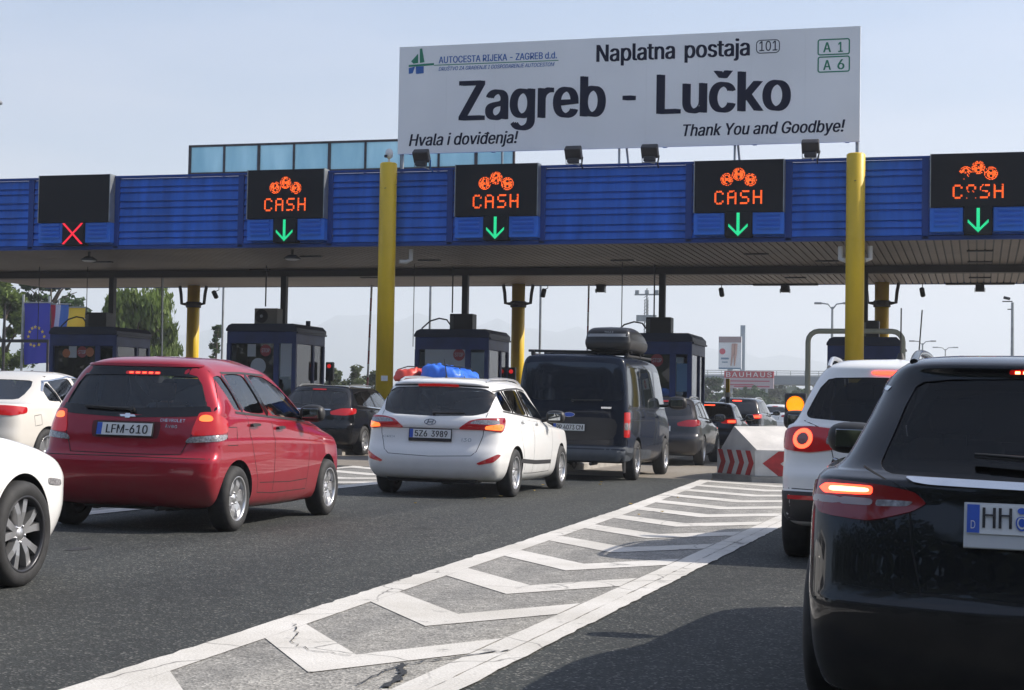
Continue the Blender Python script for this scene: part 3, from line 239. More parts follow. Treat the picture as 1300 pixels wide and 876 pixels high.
def put_text(mb, txt, height, origin, U, V, width=None, anchor='l', mi=0, bold=0.0, **kw):
    """bold letters are struck three times, each a hair further out"""
    vs, fs, wd = text_shape(txt, height, **kw); U = Vector(U); V = Vector(V); o = Vector(origin)
    k = width / wd if width else 1.0
    if bold > .004:
        N_ = U.cross(V).normalized(); b = bold * height; k = (width - 2 * b) / wd if width else 1.0
        off = {'l': b, 'c': -wd * k / 2, 'r': -wd * k - b}[anchor]
        for q, (dx, dz) in enumerate(((0, 0), (-b, .12 * b), (b, -.12 * b))):
            mb.add([o + U * (x * k + off + dx) + V * (y + dz) + N_ * (.0007 * q) for x, y in vs], fs, mi)
        return wd * k + 2 * b
    off = {'l': 0, 'c': -wd * k / 2, 'r': -wd * k}[anchor]
    mb.add([o + U * (x * k + off) + V * y for x, y in vs], fs, mi)
    return wd * k
# ------------------------------------------------------------------ road, markings, concrete, far land
def node_mat(name):
    m = bpy.data.materials.new(name); m.use_nodes = True; n = m.node_tree; return m, n, n.nodes['Principled BSDF']
def N(n, t, **k):
    x = n.nodes.new(t)
    for a, b in k.items(): setattr(x, a, b)
    return x
def ramp(n, src, stops):
    r = N(n, 'ShaderNodeValToRGB'); e = r.color_ramp.elements
    while len(e) < len(stops): e.new(.5)
    for i, (p, c) in enumerate(stops): e[i].position = p; e[i].color = (*c, 1) if len(c) == 3 else c
    n.links.new(src, r.inputs[0]); return r
def noise(n, tc, sc, de=4, ro=.5, mp=None):
    z = N(n, 'ShaderNodeTexNoise'); z.inputs['Scale'].default_value = sc; z.inputs['Detail'].default_value = de; z.inputs['Roughness'].default_value = ro
    if mp:
        m = N(n, 'ShaderNodeMapping'); m.inputs['Scale'].default_value = mp[:3]
        if len(mp) > 3: m.inputs['Rotation'].default_value = (0, 0, mp[3])
        n.links.new(tc, m.inputs[0]); tc = m.outputs[0]
    n.links.new(tc, z.inputs['Vector']); return z.outputs['Fac']
def mixc(n, f, a, b, mode='MIX'):
    x = N(n, 'ShaderNodeMixRGB', blend_type=mode)
    for i, v in ((0, f), (1, a), (2, b)):
        if isinstance(v, (int, float)): x.inputs[i].default_value = v
        elif isinstance(v, tuple): x.inputs[i].default_value = (*v, 1)
        else: n.links.new(v, x.inputs[i])
    return x.outputs[0]
def asphalt(name, base, speck, lo=.62, hi=.74):
    m, n, b = node_mat(name); tc = N(n, 'ShaderNodeTexCoord').outputs['Object']
    v = N(n, 'ShaderNodeTexVoronoi'); v.inputs['Scale'].default_value = 85; n.links.new(tc, v.inputs['Vector'])
    sx = N(n, 'ShaderNodeSeparateXYZ'); n.links.new(v.outputs['Color'], sx.inputs[0])
    st = ramp(n, sx.outputs[0], [(0, tuple(c * .55 for c in base)), (.45, base), (.86, tuple(c * 1.25 for c in base)), (.95, speck), (1, tuple(c * 1.5 for c in speck))]).outputs[0]
    f1 = ramp(n, noise(n, tc, .55, 5, .6, (1, .22, 1)), [(.35, (.72, .72, .72)), (.65, (1.25, 1.23, 1.2))]).outputs[0]
    f2 = ramp(n, noise(n, tc, 6, 6, .65), [(.3, (.78, .78, .78)), (.7, (1.2, 1.2, 1.2))]).outputs[0]
    c = mixc(n, 1.0, mixc(n, 1.0, st, f1, 'MULTIPLY'), f2, 'MULTIPLY')
    trk = ramp(n, noise(n, tc, 1.1, 3, .55, (1, .02, 1)), [(.34, (.74, .75, .76)), (.5, (1, 1, 1)), (.66, (1.16, 1.15, 1.12))]).outputs[0]; c = mixc(n, 1.0, c, trk, 'MULTIPLY')
    oil = ramp(n, noise(n, tc, 1.3, 3, .5, (1, .35, 1)), [(.66, (1, 1, 1)), (.74, (.55, .55, .56))]).outputs[0]
    c = mixc(n, 1.0, c, oil, 'MULTIPLY')
    n.links.new(c, b.inputs['Base Color']); b.inputs['Roughness'].default_value = .82; b.inputs['Specular IOR Level'].default_value = .35
    bu = N(n, 'ShaderNodeBump'); bu.inputs['Strength'].default_value = .55; bu.inputs['Distance'].default_value = .006
    n.links.new(v.outputs['Distance'], bu.inputs['Height']); n.links.new(bu.outputs[0], b.inputs['Normal']); return m
ASPH = asphalt('asphalt', (.031, .0345, .034), (.12, .118, .112))
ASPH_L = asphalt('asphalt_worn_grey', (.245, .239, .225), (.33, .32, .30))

def sheet(name, pts, dz, m, kind='structure', seg=None):
    mb = MB(); mb.add([(x, y, gz(x) + dz) for x, y in pts], [list(range(len(pts)))]); o = mb.build(name, m)
    if o.data.polygons[0].normal.z < 0: o.data.flip_normals()
    return tag(o, kind=kind)
xs = [-3450, -600, -150, -45, -20, 0, 14, 100, 600, 3450]; ys = [-120, -20, 0, 30, 60, 150, 600, 1500, 4850]
gm = MB(); gm.add([(x, y, gz(x)) for y in ys for x in xs], [(j * len(xs) + i, j * len(xs) + i + 1, (j + 1) * len(xs) + i + 1, (j + 1) * len(xs) + i) for j in range(len(ys) - 1) for i in range(len(xs) - 1)])
grs = mat('far_grass', (.075, .085, .04), .9, noise=(.05, .4, 6))
gd = gm.build('ground', grs); tag(gd, kind='structure')
sheet('road', [(-45, -60), (14, -60), (14, 28.4), (-45, 28.4)], .004, ASPH)
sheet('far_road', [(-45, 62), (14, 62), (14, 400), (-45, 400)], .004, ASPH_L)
# concrete apron at the booths
cm, n, b = node_mat('apron_concrete'); tc = N(n, 'ShaderNodeTexCoord').outputs['Object']
c = ramp(n, noise(n, tc, .5, 5, .6, (1, .18, 1)), [(.3, (.17, .15, .125)), (.7, (.30, .265, .22))]).outputs[0]
c = mixc(n, 1, c, ramp(n, noise(n, tc, 14, 5, .6), [(.3, (.82, .82, .82)), (.7, (1.15, 1.15, 1.15))]).outputs[0], 'MULTIPLY')
br = N(n, 'ShaderNodeTexBrick'); br.offset = 0; br.inputs['Scale'].default_value = 1; br.inputs['Brick Width'].default_value = 3.5; br.inputs['Row Height'].default_value = 5.0; br.inputs['Mortar Size'].default_value = .012
br.inputs['Color1'].default_value = (1, 1, 1, 1); br.inputs['Color2'].default_value = (.9, .9, .9, 1); br.inputs['Mortar'].default_value = (.35, .33, .3, 1); n.links.new(tc, br.inputs['Vector'])
c = mixc(n, 1, c, br.outputs[0], 'MULTIPLY'); n.links.new(c, b.inputs['Base Color']); b.inputs['Roughness'].default_value = .8
sheet('concrete_apron', [(-45, 28.4), (14, 28.4), (14, 62), (-45, 62)], .004, cm)

# painted gore: pale worn ground, edge lines, chevrons
pm_, n, b = node_mat('road_paint'); tc = N(n, 'ShaderNodeTexCoord').outputs['Object']
wear = ramp(n, noise(n, tc, 3.2, 8, .68), [(.30, (.0, .0, .0)), (.40, (1, 1, 1))]).outputs[0]
v = N(n, 'ShaderNodeTexVoronoi'); v.inputs['Scale'].default_value = 70; n.links.new(tc, v.inputs['Vector'])
grit = ramp(n, v.outputs['Distance'], [(.0, (1, 1, 1)), (.75, (.86, .85, .83))]).outputs[0]
dirt = ramp(n, noise(n, tc, .9, 6, .6), [(.3, (.74, .73, .70)), (.7, (1, 1, 1))]).outputs[0]
ck = N(n, 'ShaderNodeTexVoronoi', feature='DISTANCE_TO_EDGE'); ck.inputs['Scale'].default_value = 1.15
dn = N(n, 'ShaderNodeTexNoise'); dn.inputs['Scale'].default_value = 3; n.links.new(tc, dn.inputs['Vector'])
dm = mixc(n, .22, tc, dn.outputs['Color'], 'ADD'); n.links.new(dm, ck.inputs['Vector'])
crack = ramp(n, ck.outputs['Distance'], [(.0, (.25, .25, .25)), (.012, (1, 1, 1))]).outputs[0]
gate = ramp(n, noise(n, tc, .35, 2), [(.50, (1, 1, 1)), (.56, (0, 0, 0))]).outputs[0]
crack = mixc(n, gate, crack, (1, 1, 1))
c = mixc(n, 1, mixc(n, 1, mixc(n, 1, (.70, .68, .65), grit, 'MULTIPLY'), dirt, 'MULTIPLY'), crack, 'MULTIPLY')
c = mixc(n, wear, (.17, .165, .155), c)
n.links.new(c, b.inputs['Base Color']); b.inputs['Roughness'].default_value = .75
bu = N(n, 'ShaderNodeBump'); bu.inputs['Strength'].default_value = .4; bu.inputs['Distance'].default_value = .004; n.links.new(v.outputs['Distance'], bu.inputs['Height']); n.links.new(bu.outputs[0], b.inputs['Normal'])

LX = ([3, 6, 8.5, 10.9, 13.9, 18.9, 27.8, 29], [-3.42, -3.53, -3.63, -3.73, -3.84, -4.05, -4.57, -4.65])
def gl(y): return float(np.interp(y, *LX))
def gr(y): return -2.07 + (y - 6.6) * .0085
def gore(dx, name):
    Y0, Y1 = 3.2, 28.2; ys_ = [Y0 + (Y1 - Y0) * k / 26 for k in range(27)]
    sheet(name + '_ground', [(gl(y) + dx + .03, y) for y in ys_] + [(gr(y) + dx - .03, y) for y in ys_[::-1]], .008, ASPH_L)
    mb = MB(); rr = random.Random(3)
    def strip(q): mb.add([(x + dx, y, gz(x + dx) + .012) for x, y in q], [list(range(len(q)))])
    yf_ = [Y0 + (Y1 - Y0) * k / 220 for k in range(221)]; jt = [[rr.gauss(0, .005) for _ in yf_] for _ in range(6)]
    for i, (a, b_) in enumerate(zip(yf_, yf_[1:])):
        strip([(gl(a) + jt[0][i], a), (gl(a) + .20 + jt[1][i] * .2, a), (gl(b_) + .20 + jt[1][i + 1] * .2, b_), (gl(b_) + jt[0][i + 1], b_)])
        for q, (u, v) in enumerate(((.0, .118), (.124, .26))):
            ju, jv = (jt[2], jt[3]) if q == 0 else (jt[4], jt[5]); ku = 1 if q == 0 else .5; kv = .5 if q == 0 else .2
            strip([(gr(a) - v + jv[i] * kv, a), (gr(a) - u + ju[i] * ku, a), (gr(b_) - u + ju[i + 1] * ku, b_), (gr(b_) - v + jv[i + 1] * kv, b_)])
    for k in range(-2, 13):
        yv = 7.02 + 1.655 * k; xv = -2.80 - .0155 * (yv - 7); h = .285
        if yv > Y1 - 1.1: break
        dl, dr = .86, .84
        strip([(gl(yv + dl - h) + .202, yv + dl - h), (xv, yv - h), (xv, yv + h), (gl(yv + dl + h) + .202, yv + dl + h)])
        strip([(xv, yv - h), (gr(yv) - .262, yv + dr - h), (gr(yv) - .262, yv + dr + h), (xv, yv + h)])
    o = mb.build(name + '_markings', pm_); tag(o, kind='structure')
gore(0, 'gore'); gore(-6.35, 'gore')

# tyre-dark cracks and patches in the road
pa = MB()
rr = random.Random(5)
for k in range(9):
    x, y = rr.uniform(-14, -5.2), rr.uniform(9, 27); pts = []; L_ = rr.uniform(.06, .22); w_ = rr.uniform(.03, .07)
    for a in range(11): t = 2 * math.pi * a / 11; q = rr.uniform(.7, 1.2); pts.append((x + w_ * q * math.cos(t), y + L_ * q * math.sin(t)))
    pa.add([(a, b_, gz(a) + .0065) for a, b_ in pts], [list(range(11))], 0 if rr.random() < .55 else 1)
o = pa.build('tar_patches', [mat('tar', (.022, .022, .023), .7), mat('pale_patch', (.16, .155, .145), .85)]); tag(o, kind='structure')
# cracks sealed with tar across the gore and the lanes
def crack(name, pts, w0, m):
    mb = MB(); q = [g2(*p) if len(p) == 2 else p[:2] for p in pts]; fine = []
    for a, b_ in zip(q, q[1:]):
        for k in range(6): t = k / 6; fine.append((a[0] + (b_[0] - a[0]) * t + rr.uniform(-.012, .012), a[1] + (b_[1] - a[1]) * t + rr.uniform(-.03, .03)))
    fine.append(q[-1]); vs = []
    for i, p in enumerate(fine):
        a = fine[max(0, i - 1)]; c = fine[min(len(fine) - 1, i + 1)]; dx, dy = c[0] - a[0], c[1] - a[1]; l = math.hypot(dx, dy) or 1; ww = w0 * rr.uniform(.35, 1.3)
        for sg in (-1, 1): vs.append((p[0] - dy / l * ww * sg, p[1] + dx / l * ww * sg, gz(p[0]) + .0165))
    mb.add(vs, [(2 * i, 2 * i + 1, 2 * i + 3, 2 * i + 2) for i in range(len(fine) - 1)]); tag(mb.build(name, m), kind='structure')
def g2(px, py): p = G(px, py); return (p.x, p.y)
TAR = bpy.data.materials['tar']
crack('road_crack', [(452, 874), (484, 858), (506, 850), (540, 843), (596, 836), (646, 829)], .008, TAR)
crack('road_crack', [(490, 876), (512, 860), (508, 846)], .018, TAR)
crack('road_crack', [(372, 795), (378, 806), (370, 818), (392, 830), (446, 836)], .0035, TAR)
# fallen leaves and litter by the island
lf = MB()
for k in range(14):
    x, y = (rr.uniform(-6.5, -2.2), rr.uniform(17, 29)); s_ = rr.uniform(.015, .04); a = rr.uniform(0, 6)
    lf.add([(x + s_ * math.cos(a + t) * (1 if i % 2 else .6), y + s_ * math.sin(a + t) * (1 if i % 2 else .6), gz(x) + .02 + .012 * (i % 2)) for i, t in enumerate((0, 1.2, 2.2, 3.3, 4.4, 5.3))], [(0, 1, 2, 3, 4, 5)])
tag(lf.build('leaf_litter', mat('leaf_yellow', (.35, .24, .05), .8)), 'scattered yellow leaves lying on the striped road marking', 'leaves', kind='stuff')

# far hills
def hills(name, dist, w_, px0, prof, m):
    mb = MB(); vs = []; rr = random.Random(3); n_ = 90
    a0, a1 = R(-40), R(22)
    for r_ in range(7):
        d_ = dist + r_ * w_
        for i in range(n_):
            a = a0 + (a1 - a0) * i / (n_ - 1); px = 650 + FPX * math.tan(a + YAW)
            h = np.interp(px, [p[0] for p in prof], [p[1] for p in prof]) * dist / FPX
            h = h * math.sin(min(1, r_ / 3) * math.pi / 2) if r_ < 4 else h * (1 - .12 * (r_ - 3))
            h *= 1 + .04 * math.sin(i * 1.7) + .03 * math.sin(i * 3.1 + r_)
            vs.append((d_ * math.sin(a), d_ * math.cos(a), h - 4))
    mb.add(vs, [(r_ * n_ + i, r_ * n_ + i + 1, (r_ + 1) * n_ + i + 1, (r_ + 1) * n_ + i) for r_ in range(6) for i in range(n_ - 1)], 0, True)
    tag(mb.build(name, m), kind='structure')
hm = mat('hill_forest', (.045, .06, .035), .95, noise=(.004, .4, 5))
hills('hills', 3900, 170, 0, [(-900, 80), (150, 90), (250, 104), (330, 112), (400, 126), (470, 136), (560, 132), (640, 126), (720, 118), (800, 112), (900, 95), (1000, 85), (1200, 50), (1800, 30)], hm)

# the air: far things fade to blue
hz = MB(); hz.box((0, 2400, 140), (7000, 5000, 290)); ho = hz.build('haze', None if False else bpy.data.materials.new('haze_air')); tag(ho, kind='stuff')
hmz = ho.data.materials[0]; hmz.use_nodes = True; n = hmz.node_tree; n.nodes.clear(); o_ = N(n, 'ShaderNodeOutputMaterial'); pv = N(n, 'ShaderNodeVolumePrincipled')
pv.inputs['Color'].default_value = (.84, .89, .97, 1); pv.inputs['Density'].default_value = .0005; pv.inputs['Anisotropy'].default_value = .2
n.links.new(pv.outputs[0], o_.inputs['Volume'])

# added wood, out of view behind, to darken reflections in paint and glass
wb = MB(); rr = random.Random(21)
for k in range(30000):
    x = rr.uniform(-85, 85); y = -20 - rr.random() * 16; h_ = (18 + 3 * math.sin(x * .21) + 2 * math.sin(x * .53 + 1)); z = h_ * rr.random() ** .85; s_ = rr.uniform(.35, .8)
    y -= (z / h_) ** 2 * 3
    a = rr.uniform(0, 6.28); U = Vector((math.cos(a), math.sin(a) * .4, rr.uniform(-.5, .5))) * s_; V = Vector((rr.uniform(-.4, .4), rr.uniform(-.4, .4), 1)) * s_ * .6; p = Vector((x, y, z))
    i = len(wb.v); wb.v += [tuple(p - U), tuple(p + V), tuple(p + U), tuple(p - V)]; wb.f.append([i, i + 1, i + 2, i + 3]); wb.mi.append(0); wb.sm.append(False)
tag(wb.build('added_reflection_wood', mat('reflection_wood_leaves', (.030, .045, .020), .8)), 'added dense dark wood, unseen behind the viewpoint, darkening reflections in paint and glass', 'woodland', kind='stuff')
# ------------------------------------------------------------------ car bodies: contour loops stacked from sill to roof
def pchip(t, Pn, q):
    """monotone cubic through Pn (n,3) at t (n,), evaluated at q"""
    h = np.diff(t); h[h < 1e-9] = 1e-9; dl = np.diff(Pn, axis=0) / h[:, None]; n = len(t); m = np.zeros_like(Pn)
    for i in range(1, n - 1):
        a, b = dl[i - 1], dl[i]; w1 = 2 * h[i] + h[i - 1]; w2 = h[i] + 2 * h[i - 1]; ok = a * b > 0
        m[i][ok] = (w1 + w2) / (w1 / a[ok] + w2 / b[ok])
    m[0] = dl[0]; m[-1] = dl[-1]
    i = np.clip(np.searchsorted(t, q, 'right') - 1, 0, n - 2); s = ((q - t[i]) / h[i])[:, None]; hh = h[i][:, None]
    return ((2 * s**3 - 3 * s**2 + 1) * Pn[i] + (s**3 - 2 * s**2 + s) * hh * m[i] + (-2 * s**3 + 3 * s**2) * Pn[i + 1] + (s**3 - s**2) * hh * m[i + 1])

def end_curve(wd, E, n, cnt):
    ph = np.linspace(0, math.pi / 2, 200); x = wd * np.sin(ph)**(2 / n); y = E * (1 - np.cos(ph)**(2 / n))
    s = np.concatenate([[0], np.cumsum(np.hypot(np.diff(x), np.diff(y)))]); q = np.linspace(0, s[-1], cnt)
    return np.interp(q, s, x), np.interp(q, s, y)

NR, NS, NF = 22, 46, 16
def loop_points(row, L, E, n):
    zr, zm, zf, yr, yf, w = row[:6]; o = row[6] if len(row) > 6 else {}
    Er, Ef = o.get('E', E); nr, nf = o.get('n', n)
    wr = o.get('wr', w * 0.955); wf = o.get('wf', w * 0.93)
    if w == 0: wr = wf = 0
    xr, dr = end_curve(wr, Er, nr, NR); xf, df = end_curve(wf, Ef, nf, NF)
    y0, y1 = yr + Er, yf - Ef
    t = np.linspace(0, 1, NS)[1:-1]; ys = y0 + (y1 - y0) * t
    c = 4 * (w - (wr + wf) / 2); xs = wr * (1 - t) + wf * t + c * t * (1 - t)
    x = np.concatenate([xr, xs, xf[::-1]]); y = np.concatenate([yr + dr, ys, yf - df[::-1]])
    u = y / L
    z = zr * (2 * (u - .5) * (u - 1)) + zm * (4 * u * (1 - u)) + zf * (2 * u * (u - .5))
    return np.stack([x, y, z], 1)

class CarBody:
    def __init__(s, rows, L, E=(0.22, 0.45), n=(3.2, 2.4), step=0.045):
        s.L = L; s.rows = rows
        Ls = [loop_points(r, L, E, n) for r in rows]
        bot = Ls[0].copy(); bot[:, 0] = 0; Ls = [bot] + Ls
        A = np.stack(Ls)                                      # loops, points, 3
        nl = A.shape[0]; gaps = np.linalg.norm(np.diff(A, axis=0), axis=2)
        cnt = [max(2, int(math.ceil(np.percentile(g, 90) / step))) for g in gaps]; cnt[0] = 2
        G_ = []
        for j in range(A.shape[1]):
            t = np.concatenate([[0], np.cumsum(np.maximum(gaps[:, j], 1e-5))])
            q = np.concatenate([np.linspace(t[i], t[i + 1], cnt[i], endpoint=False) for i in range(nl - 1)] + [[t[-1]]])
            G_.append(pchip(t, A[:, j], q))
        g = np.stack(G_, 1); s.grid = g; m, k = g.shape[:2]
        vs = [tuple(p) for p in g.reshape(-1, 3)]; vs += [(-x, y, z) for x, y, z in vs]; o = m * k
        fs = []
        for i in range(m - 1):
            for j in range(k - 1):
                a, b, c, d = i * k + j, i * k + j + 1, (i + 1) * k + j + 1, (i + 1) * k + j
                fs.append((a, b, c, d)); fs.append((o + d, o + c, o + b, o + a))
        me = bpy.data.meshes.new('b'); me.from_pydata(vs, [], fs); bm = bmesh.new(); bm.from_mesh(me)
        bmesh.ops.remove_doubles(bm, verts=bm.verts, dist=0.0004)
        bmesh.ops.dissolve_degenerate(bm, dist=0.0003, edges=bm.edges)
        bmesh.ops.recalc_face_normals(bm, faces=bm.faces); bm.to_mesh(me); bm.free()
        for p in me.polygons: p.use_smooth = True
        s.me = me
        bm = bmesh.new(); bm.from_mesh(me); bmesh.ops.triangulate(bm, faces=bm.faces); bm.normal_update()
        s.tri = [[v.index for v in f.verts] for f in bm.faces]; s.co = [v.co.copy() for v in bm.verts]; s.no = [v.normal.copy() for v in bm.verts]
        s.bvh = BVHTree.FromPolygons(s.co, s.tri); bm.free()
    def normal(s, p):
        loc, nn, fi, d = s.bvh.find_nearest(p)
        a, b, c = s.tri[fi]; A, B, C = s.co[a], s.co[b], s.co[c]
        v0, v1, v2 = B - A, C - A, loc - A; d00, d01, d11 = v0.dot(v0), v0.dot(v1), v1.dot(v1); d20, d21 = v2.dot(v0), v2.dot(v1)
        den = d00 * d11 - d01 * d01
        if abs(den) < 1e-14: return nn, d, nn
        v = (d11 * d20 - d01 * d21) / den; w_ = (d00 * d21 - d01 * d20) / den
        return (s.no[a] * (1 - v - w_) + s.no[b] * v + s.no[c] * w_).normalized(), d, nn
    def hit(s, o, d):
        loc, n, i, _ = s.bvh.ray_cast(Vector(o), Vector(d).normalized())
        if loc is None:
            # grazing past the edge: nearest point of the body to the ray's closest approach
            d = Vector(d).normalized(); best = None
            for k in range(0, 60):
                q = Vector(o) + d * (k * 0.08); l, nn, ii, ds = s.bvh.find_nearest(q)
                if best is None or ds < best[0]: best = (ds, l)
            loc = best[1]
        return loc, s.normal(loc)[0]
    # projections: (u, v) -> ray
    def side(s, sg): return lambda u, v: ((sg * 2.5, u, v), (-sg, 0, 0))
    def rear(s): return lambda u, v: ((u, -1.5, v), (0, 1, 0))
    def front(s): return lambda u, v: ((u, s.L + 1.5, v), (0, -1, 0))
    def top(s): return lambda u, v: ((u, v, 3.5), (0, 0, -1))
    def radial(s, yc=1.3): return lambda u, v: ((4 * math.sin(u), yc - 4 * math.cos(u), v), (-math.sin(u), math.cos(u), 0))
    @staticmethod
    def rad(pts, yc=1.3): return [(math.atan2(x, yc - y), z) for x, y, z in pts]

def rounded(poly, k=0.16, it=2):
    for _ in range(it):
        q = []
        for i, p in enumerate(poly):
            n = poly[(i + 1) % len(poly)]
            q.append((p[0] + (n[0] - p[0]) * k, p[1] + (n[1] - p[1]) * k)); q.append((p[0] + (n[0] - p[0]) * (1 - k), p[1] + (n[1] - p[1]) * (1 - k)))
        poly = q; k = 0.25
    return poly

def patch(cb, poly, proj, off=0.003, step=0.05, skirt=True, us=1.0):
    """a sheet cut to a 2D outline and laid on the body, with its edge turned in"""
    st = step / us
    b = []
    for i, p in enumerate(poly):
        n = poly[(i + 1) % len(poly)]; d = math.hypot((n[0] - p[0]) * us, n[1] - p[1]); k = max(1, int(d / step))
        for j in range(k): b.append((p[0] + (n[0] - p[0]) * j / k, p[1] + (n[1] - p[1]) * j / k))
    nb = len(b); pts = list(b)
    x0, x1 = min(p[0] for p in b), max(p[0] for p in b); y0, y1 = min(p[1] for p in b), max(p[1] for p in b)
    gx = x0 + st / 2
    while gx < x1:
        gy = y0 + step / 2
        while gy < y1:
            if inside(poly, gx, gy) and min(math.hypot((gx - q[0]) * us, gy - q[1]) for q in b) > step * 0.4: pts.append((gx, gy))
            gy += step
        gx += st
    vo, _, fo, ov, _, _ = delaunay_2d_cdt([Vector((p[0], p[1])) for p in pts], [], [list(range(nb))], 1, 1e-6)
    co = []; nn = []
    for p in vo:
        o, d = proj(p.x, p.y); l, n = cb.hit(o, d); co.append(l); nn.append((n, Vector(d)))
    c0 = [l + n * off for l, (n, d) in zip(co, nn)]
    mb = MB(); fs = []
    for f in fo:
        f = list(f); a, b_, c = c0[f[0]], c0[f[1]], c0[f[2]]
        if (b_ - a).cross(c - a).dot(nn[f[0]][1]) > 0: f = f[::-1]
        fs.append(f)
    mb.add(c0, fs, 0, True)
    if skirt and off > 0:
        ec = {}
        for f in fs:
            for i in range(len(f)): e = (f[i], f[(i + 1) % len(f)]); ec[e] = 1
        bd = [e for e in ec if (e[1], e[0]) not in ec]
        lo = [l - n * 0.006 for l, (n, d) in zip(co, nn)]
        for a, b_ in bd: mb.add([c0[a], c0[b_], lo[b_], lo[a]], [(3, 2, 1, 0)], 0)
    return mb
def ribbon(cb, line, proj, width, off=0.0012, closed=False, step=0.05, us=1.0):
    L = list(line) + ([line[0]] if closed else []); pts = []
    for i in range(len(L) - 1):
        d = math.hypot((L[i + 1][0] - L[i][0]) * us, L[i + 1][1] - L[i][1]); k = max(1, int(d / step))
        for j in range(k): pts.append((L[i][0] + (L[i + 1][0] - L[i][0]) * j / k, L[i][1] + (L[i + 1][1] - L[i][1]) * j / k))
    if not closed: pts.append(L[-1])
    n = len(pts); vs = []
    for i, p in enumerate(pts):
        a = pts[(i - 1) % n] if closed or i > 0 else p; c = pts[(i + 1) % n] if closed or i < n - 1 else p
        tx, ty = (c[0] - a[0]) * us, c[1] - a[1]; l = math.hypot(tx, ty) or 1; nx, ny = -ty / l, tx / l
        for sg in (-1, 1):
            o, d = proj(p[0] + nx * sg * width / 2 / us, p[1] + ny * sg * width / 2); q, m = cb.hit(o, d); vs.append(q + m * off)
    mb = MB(); fs = [(2 * i, 2 * i + 1, 2 * ((i + 1) % n) + 1, 2 * ((i + 1) % n)) for i in range(n if closed else n - 1)]
    mb.add(vs, fs, 0, True); return mb

def cut_body(cb, mats, cutters):
    """boolean cut-outs (wheel arches, cabin, window openings); the outer skin keeps the uncut body's smooth normals"""
    base = bpy.data.objects.new('b', cb.me.copy()); COL.objects.link(base)
    base.data.materials.clear()
    for m in mats: base.data.materials.append(m)
    tmp = [base]
    for mb in cutters:
        co = mb.build('c', mats); tmp.append(co)
        md = base.modifiers.new('x', 'BOOLEAN'); md.operation = 'DIFFERENCE'; md.solver = 'EXACT'; md.object = co
        try: md.material_mode = 'INDEX'
        except Exception: pass
    dg = bpy.context.evaluated_depsgraph_get(); dg.update()
    me = bpy.data.meshes.new_from_object(base.evaluated_get(dg))
    for o in tmp: bpy.data.objects.remove(o)
    me.set_sharp_from_angle(angle=R(180))
    for p in me.polygons: p.use_smooth = True
    ln = [None] * len(me.loops); cache = {}
    for p in me.polygons:
        c = p.center; nn, d, fn = cb.normal(c)
        outer = d < 0.012 and p.normal.dot(fn) > 0.8 and p.material_index == 0
        if not outer: p.material_index = 1
        for li in p.loop_indices:
            if outer:
                vi = me.loops[li].vertex_index
                if vi not in cache: cache[vi] = cb.normal(me.vertices[vi].co)[0]
                ln[li] = cache[vi]
            else: ln[li] = p.normal.copy()
    me.normals_split_custom_set(ln); me.update(); return me

# ------------------------------------------------------------------ shared car materials
TYRE = mat('tyre_rubber', (0.022, 0.022, 0.023), 0.75, noise=(14, .35, 4))
ALLOY = mat('alloy_silver', (0.62, 0.62, 0.63), 0.28, 0.85)
ALLOY_D = mat('alloy_dark', (0.05, 0.05, 0.055), 0.35, 0.6)
BRAKE = mat('brake_steel', (0.018, 0.017, 0.017), 0.6, 0.0)
TRIM = mat('black_plastic', (0.018, 0.018, 0.019), 0.5)
GLOSSBLK = mat('gloss_black', (0.006, 0.006, 0.007), 0.08)
SEAM = mat('panel_gap', (0.008, 0.008, 0.008), 0.8)
CABIN = mat('cabin_fabric', (0.035, 0.036, 0.038), 0.85, noise=(6, .3, 3))
CHROME = mat('chrome_trim', (0.75, 0.76, 0.77), 0.12, 1.0)
LAMP_RED = mat('lamp_red', (0.34, 0.005, 0.008), 0.12, coat=.6, emit=(1.0, .015, .01), es=.10)
LAMP_DRED = mat('lamp_dark_red', (0.24, 0.005, 0.010), 0.12, coat=.6, emit=(1.0, .01, .02), es=.035)
LAMP_CLEAR = mat('lamp_clear', (0.27, 0.26, 0.27), 0.2, 0.3, coat=.7, noise=(60, .5, 2))
LAMP_ON = mat('lamp_lit_red', (0.5, 0.02, 0.01), 0.2, emit=(1.0, 0.05, 0.02), es=2.6, coat=1.0)
LAMP_HOT = mat('lamp_lit_core', (0.8, 0.2, 0.1), 0.2, emit=(1.0, 0.22, 0.08), es=6.0)
LAMP_AMB = mat('lamp_orange', (0.7, 0.12, 0.02), 0.15, emit=(1.0, 0.16, 0.03), es=1.0, coat=1.0)
PL_W = mat('plate_white', (0.72, 0.73, 0.73), 0.45)
PL_B = mat('plate_blue', (0.03, 0.10, 0.50), 0.45)
PL_K = mat('plate_black', (0.012, 0.012, 0.014), 0.5)
MIRROR = mat('mirror_silver', (0.35, 0.37, 0.39), 0.03, 1.0)
GL_SIDE = glass('side_glass', (0.80, 0.85, 0.85), ior=1.95)
GL_REAR = glass('rear_glass', (0.55, 0.60, 0.62))
GL_DARK = glass('privacy_glass', (0.11, 0.12, 0.13), .45)
SKIN = mat('skin', (0.52, 0.34, 0.26), 0.55)

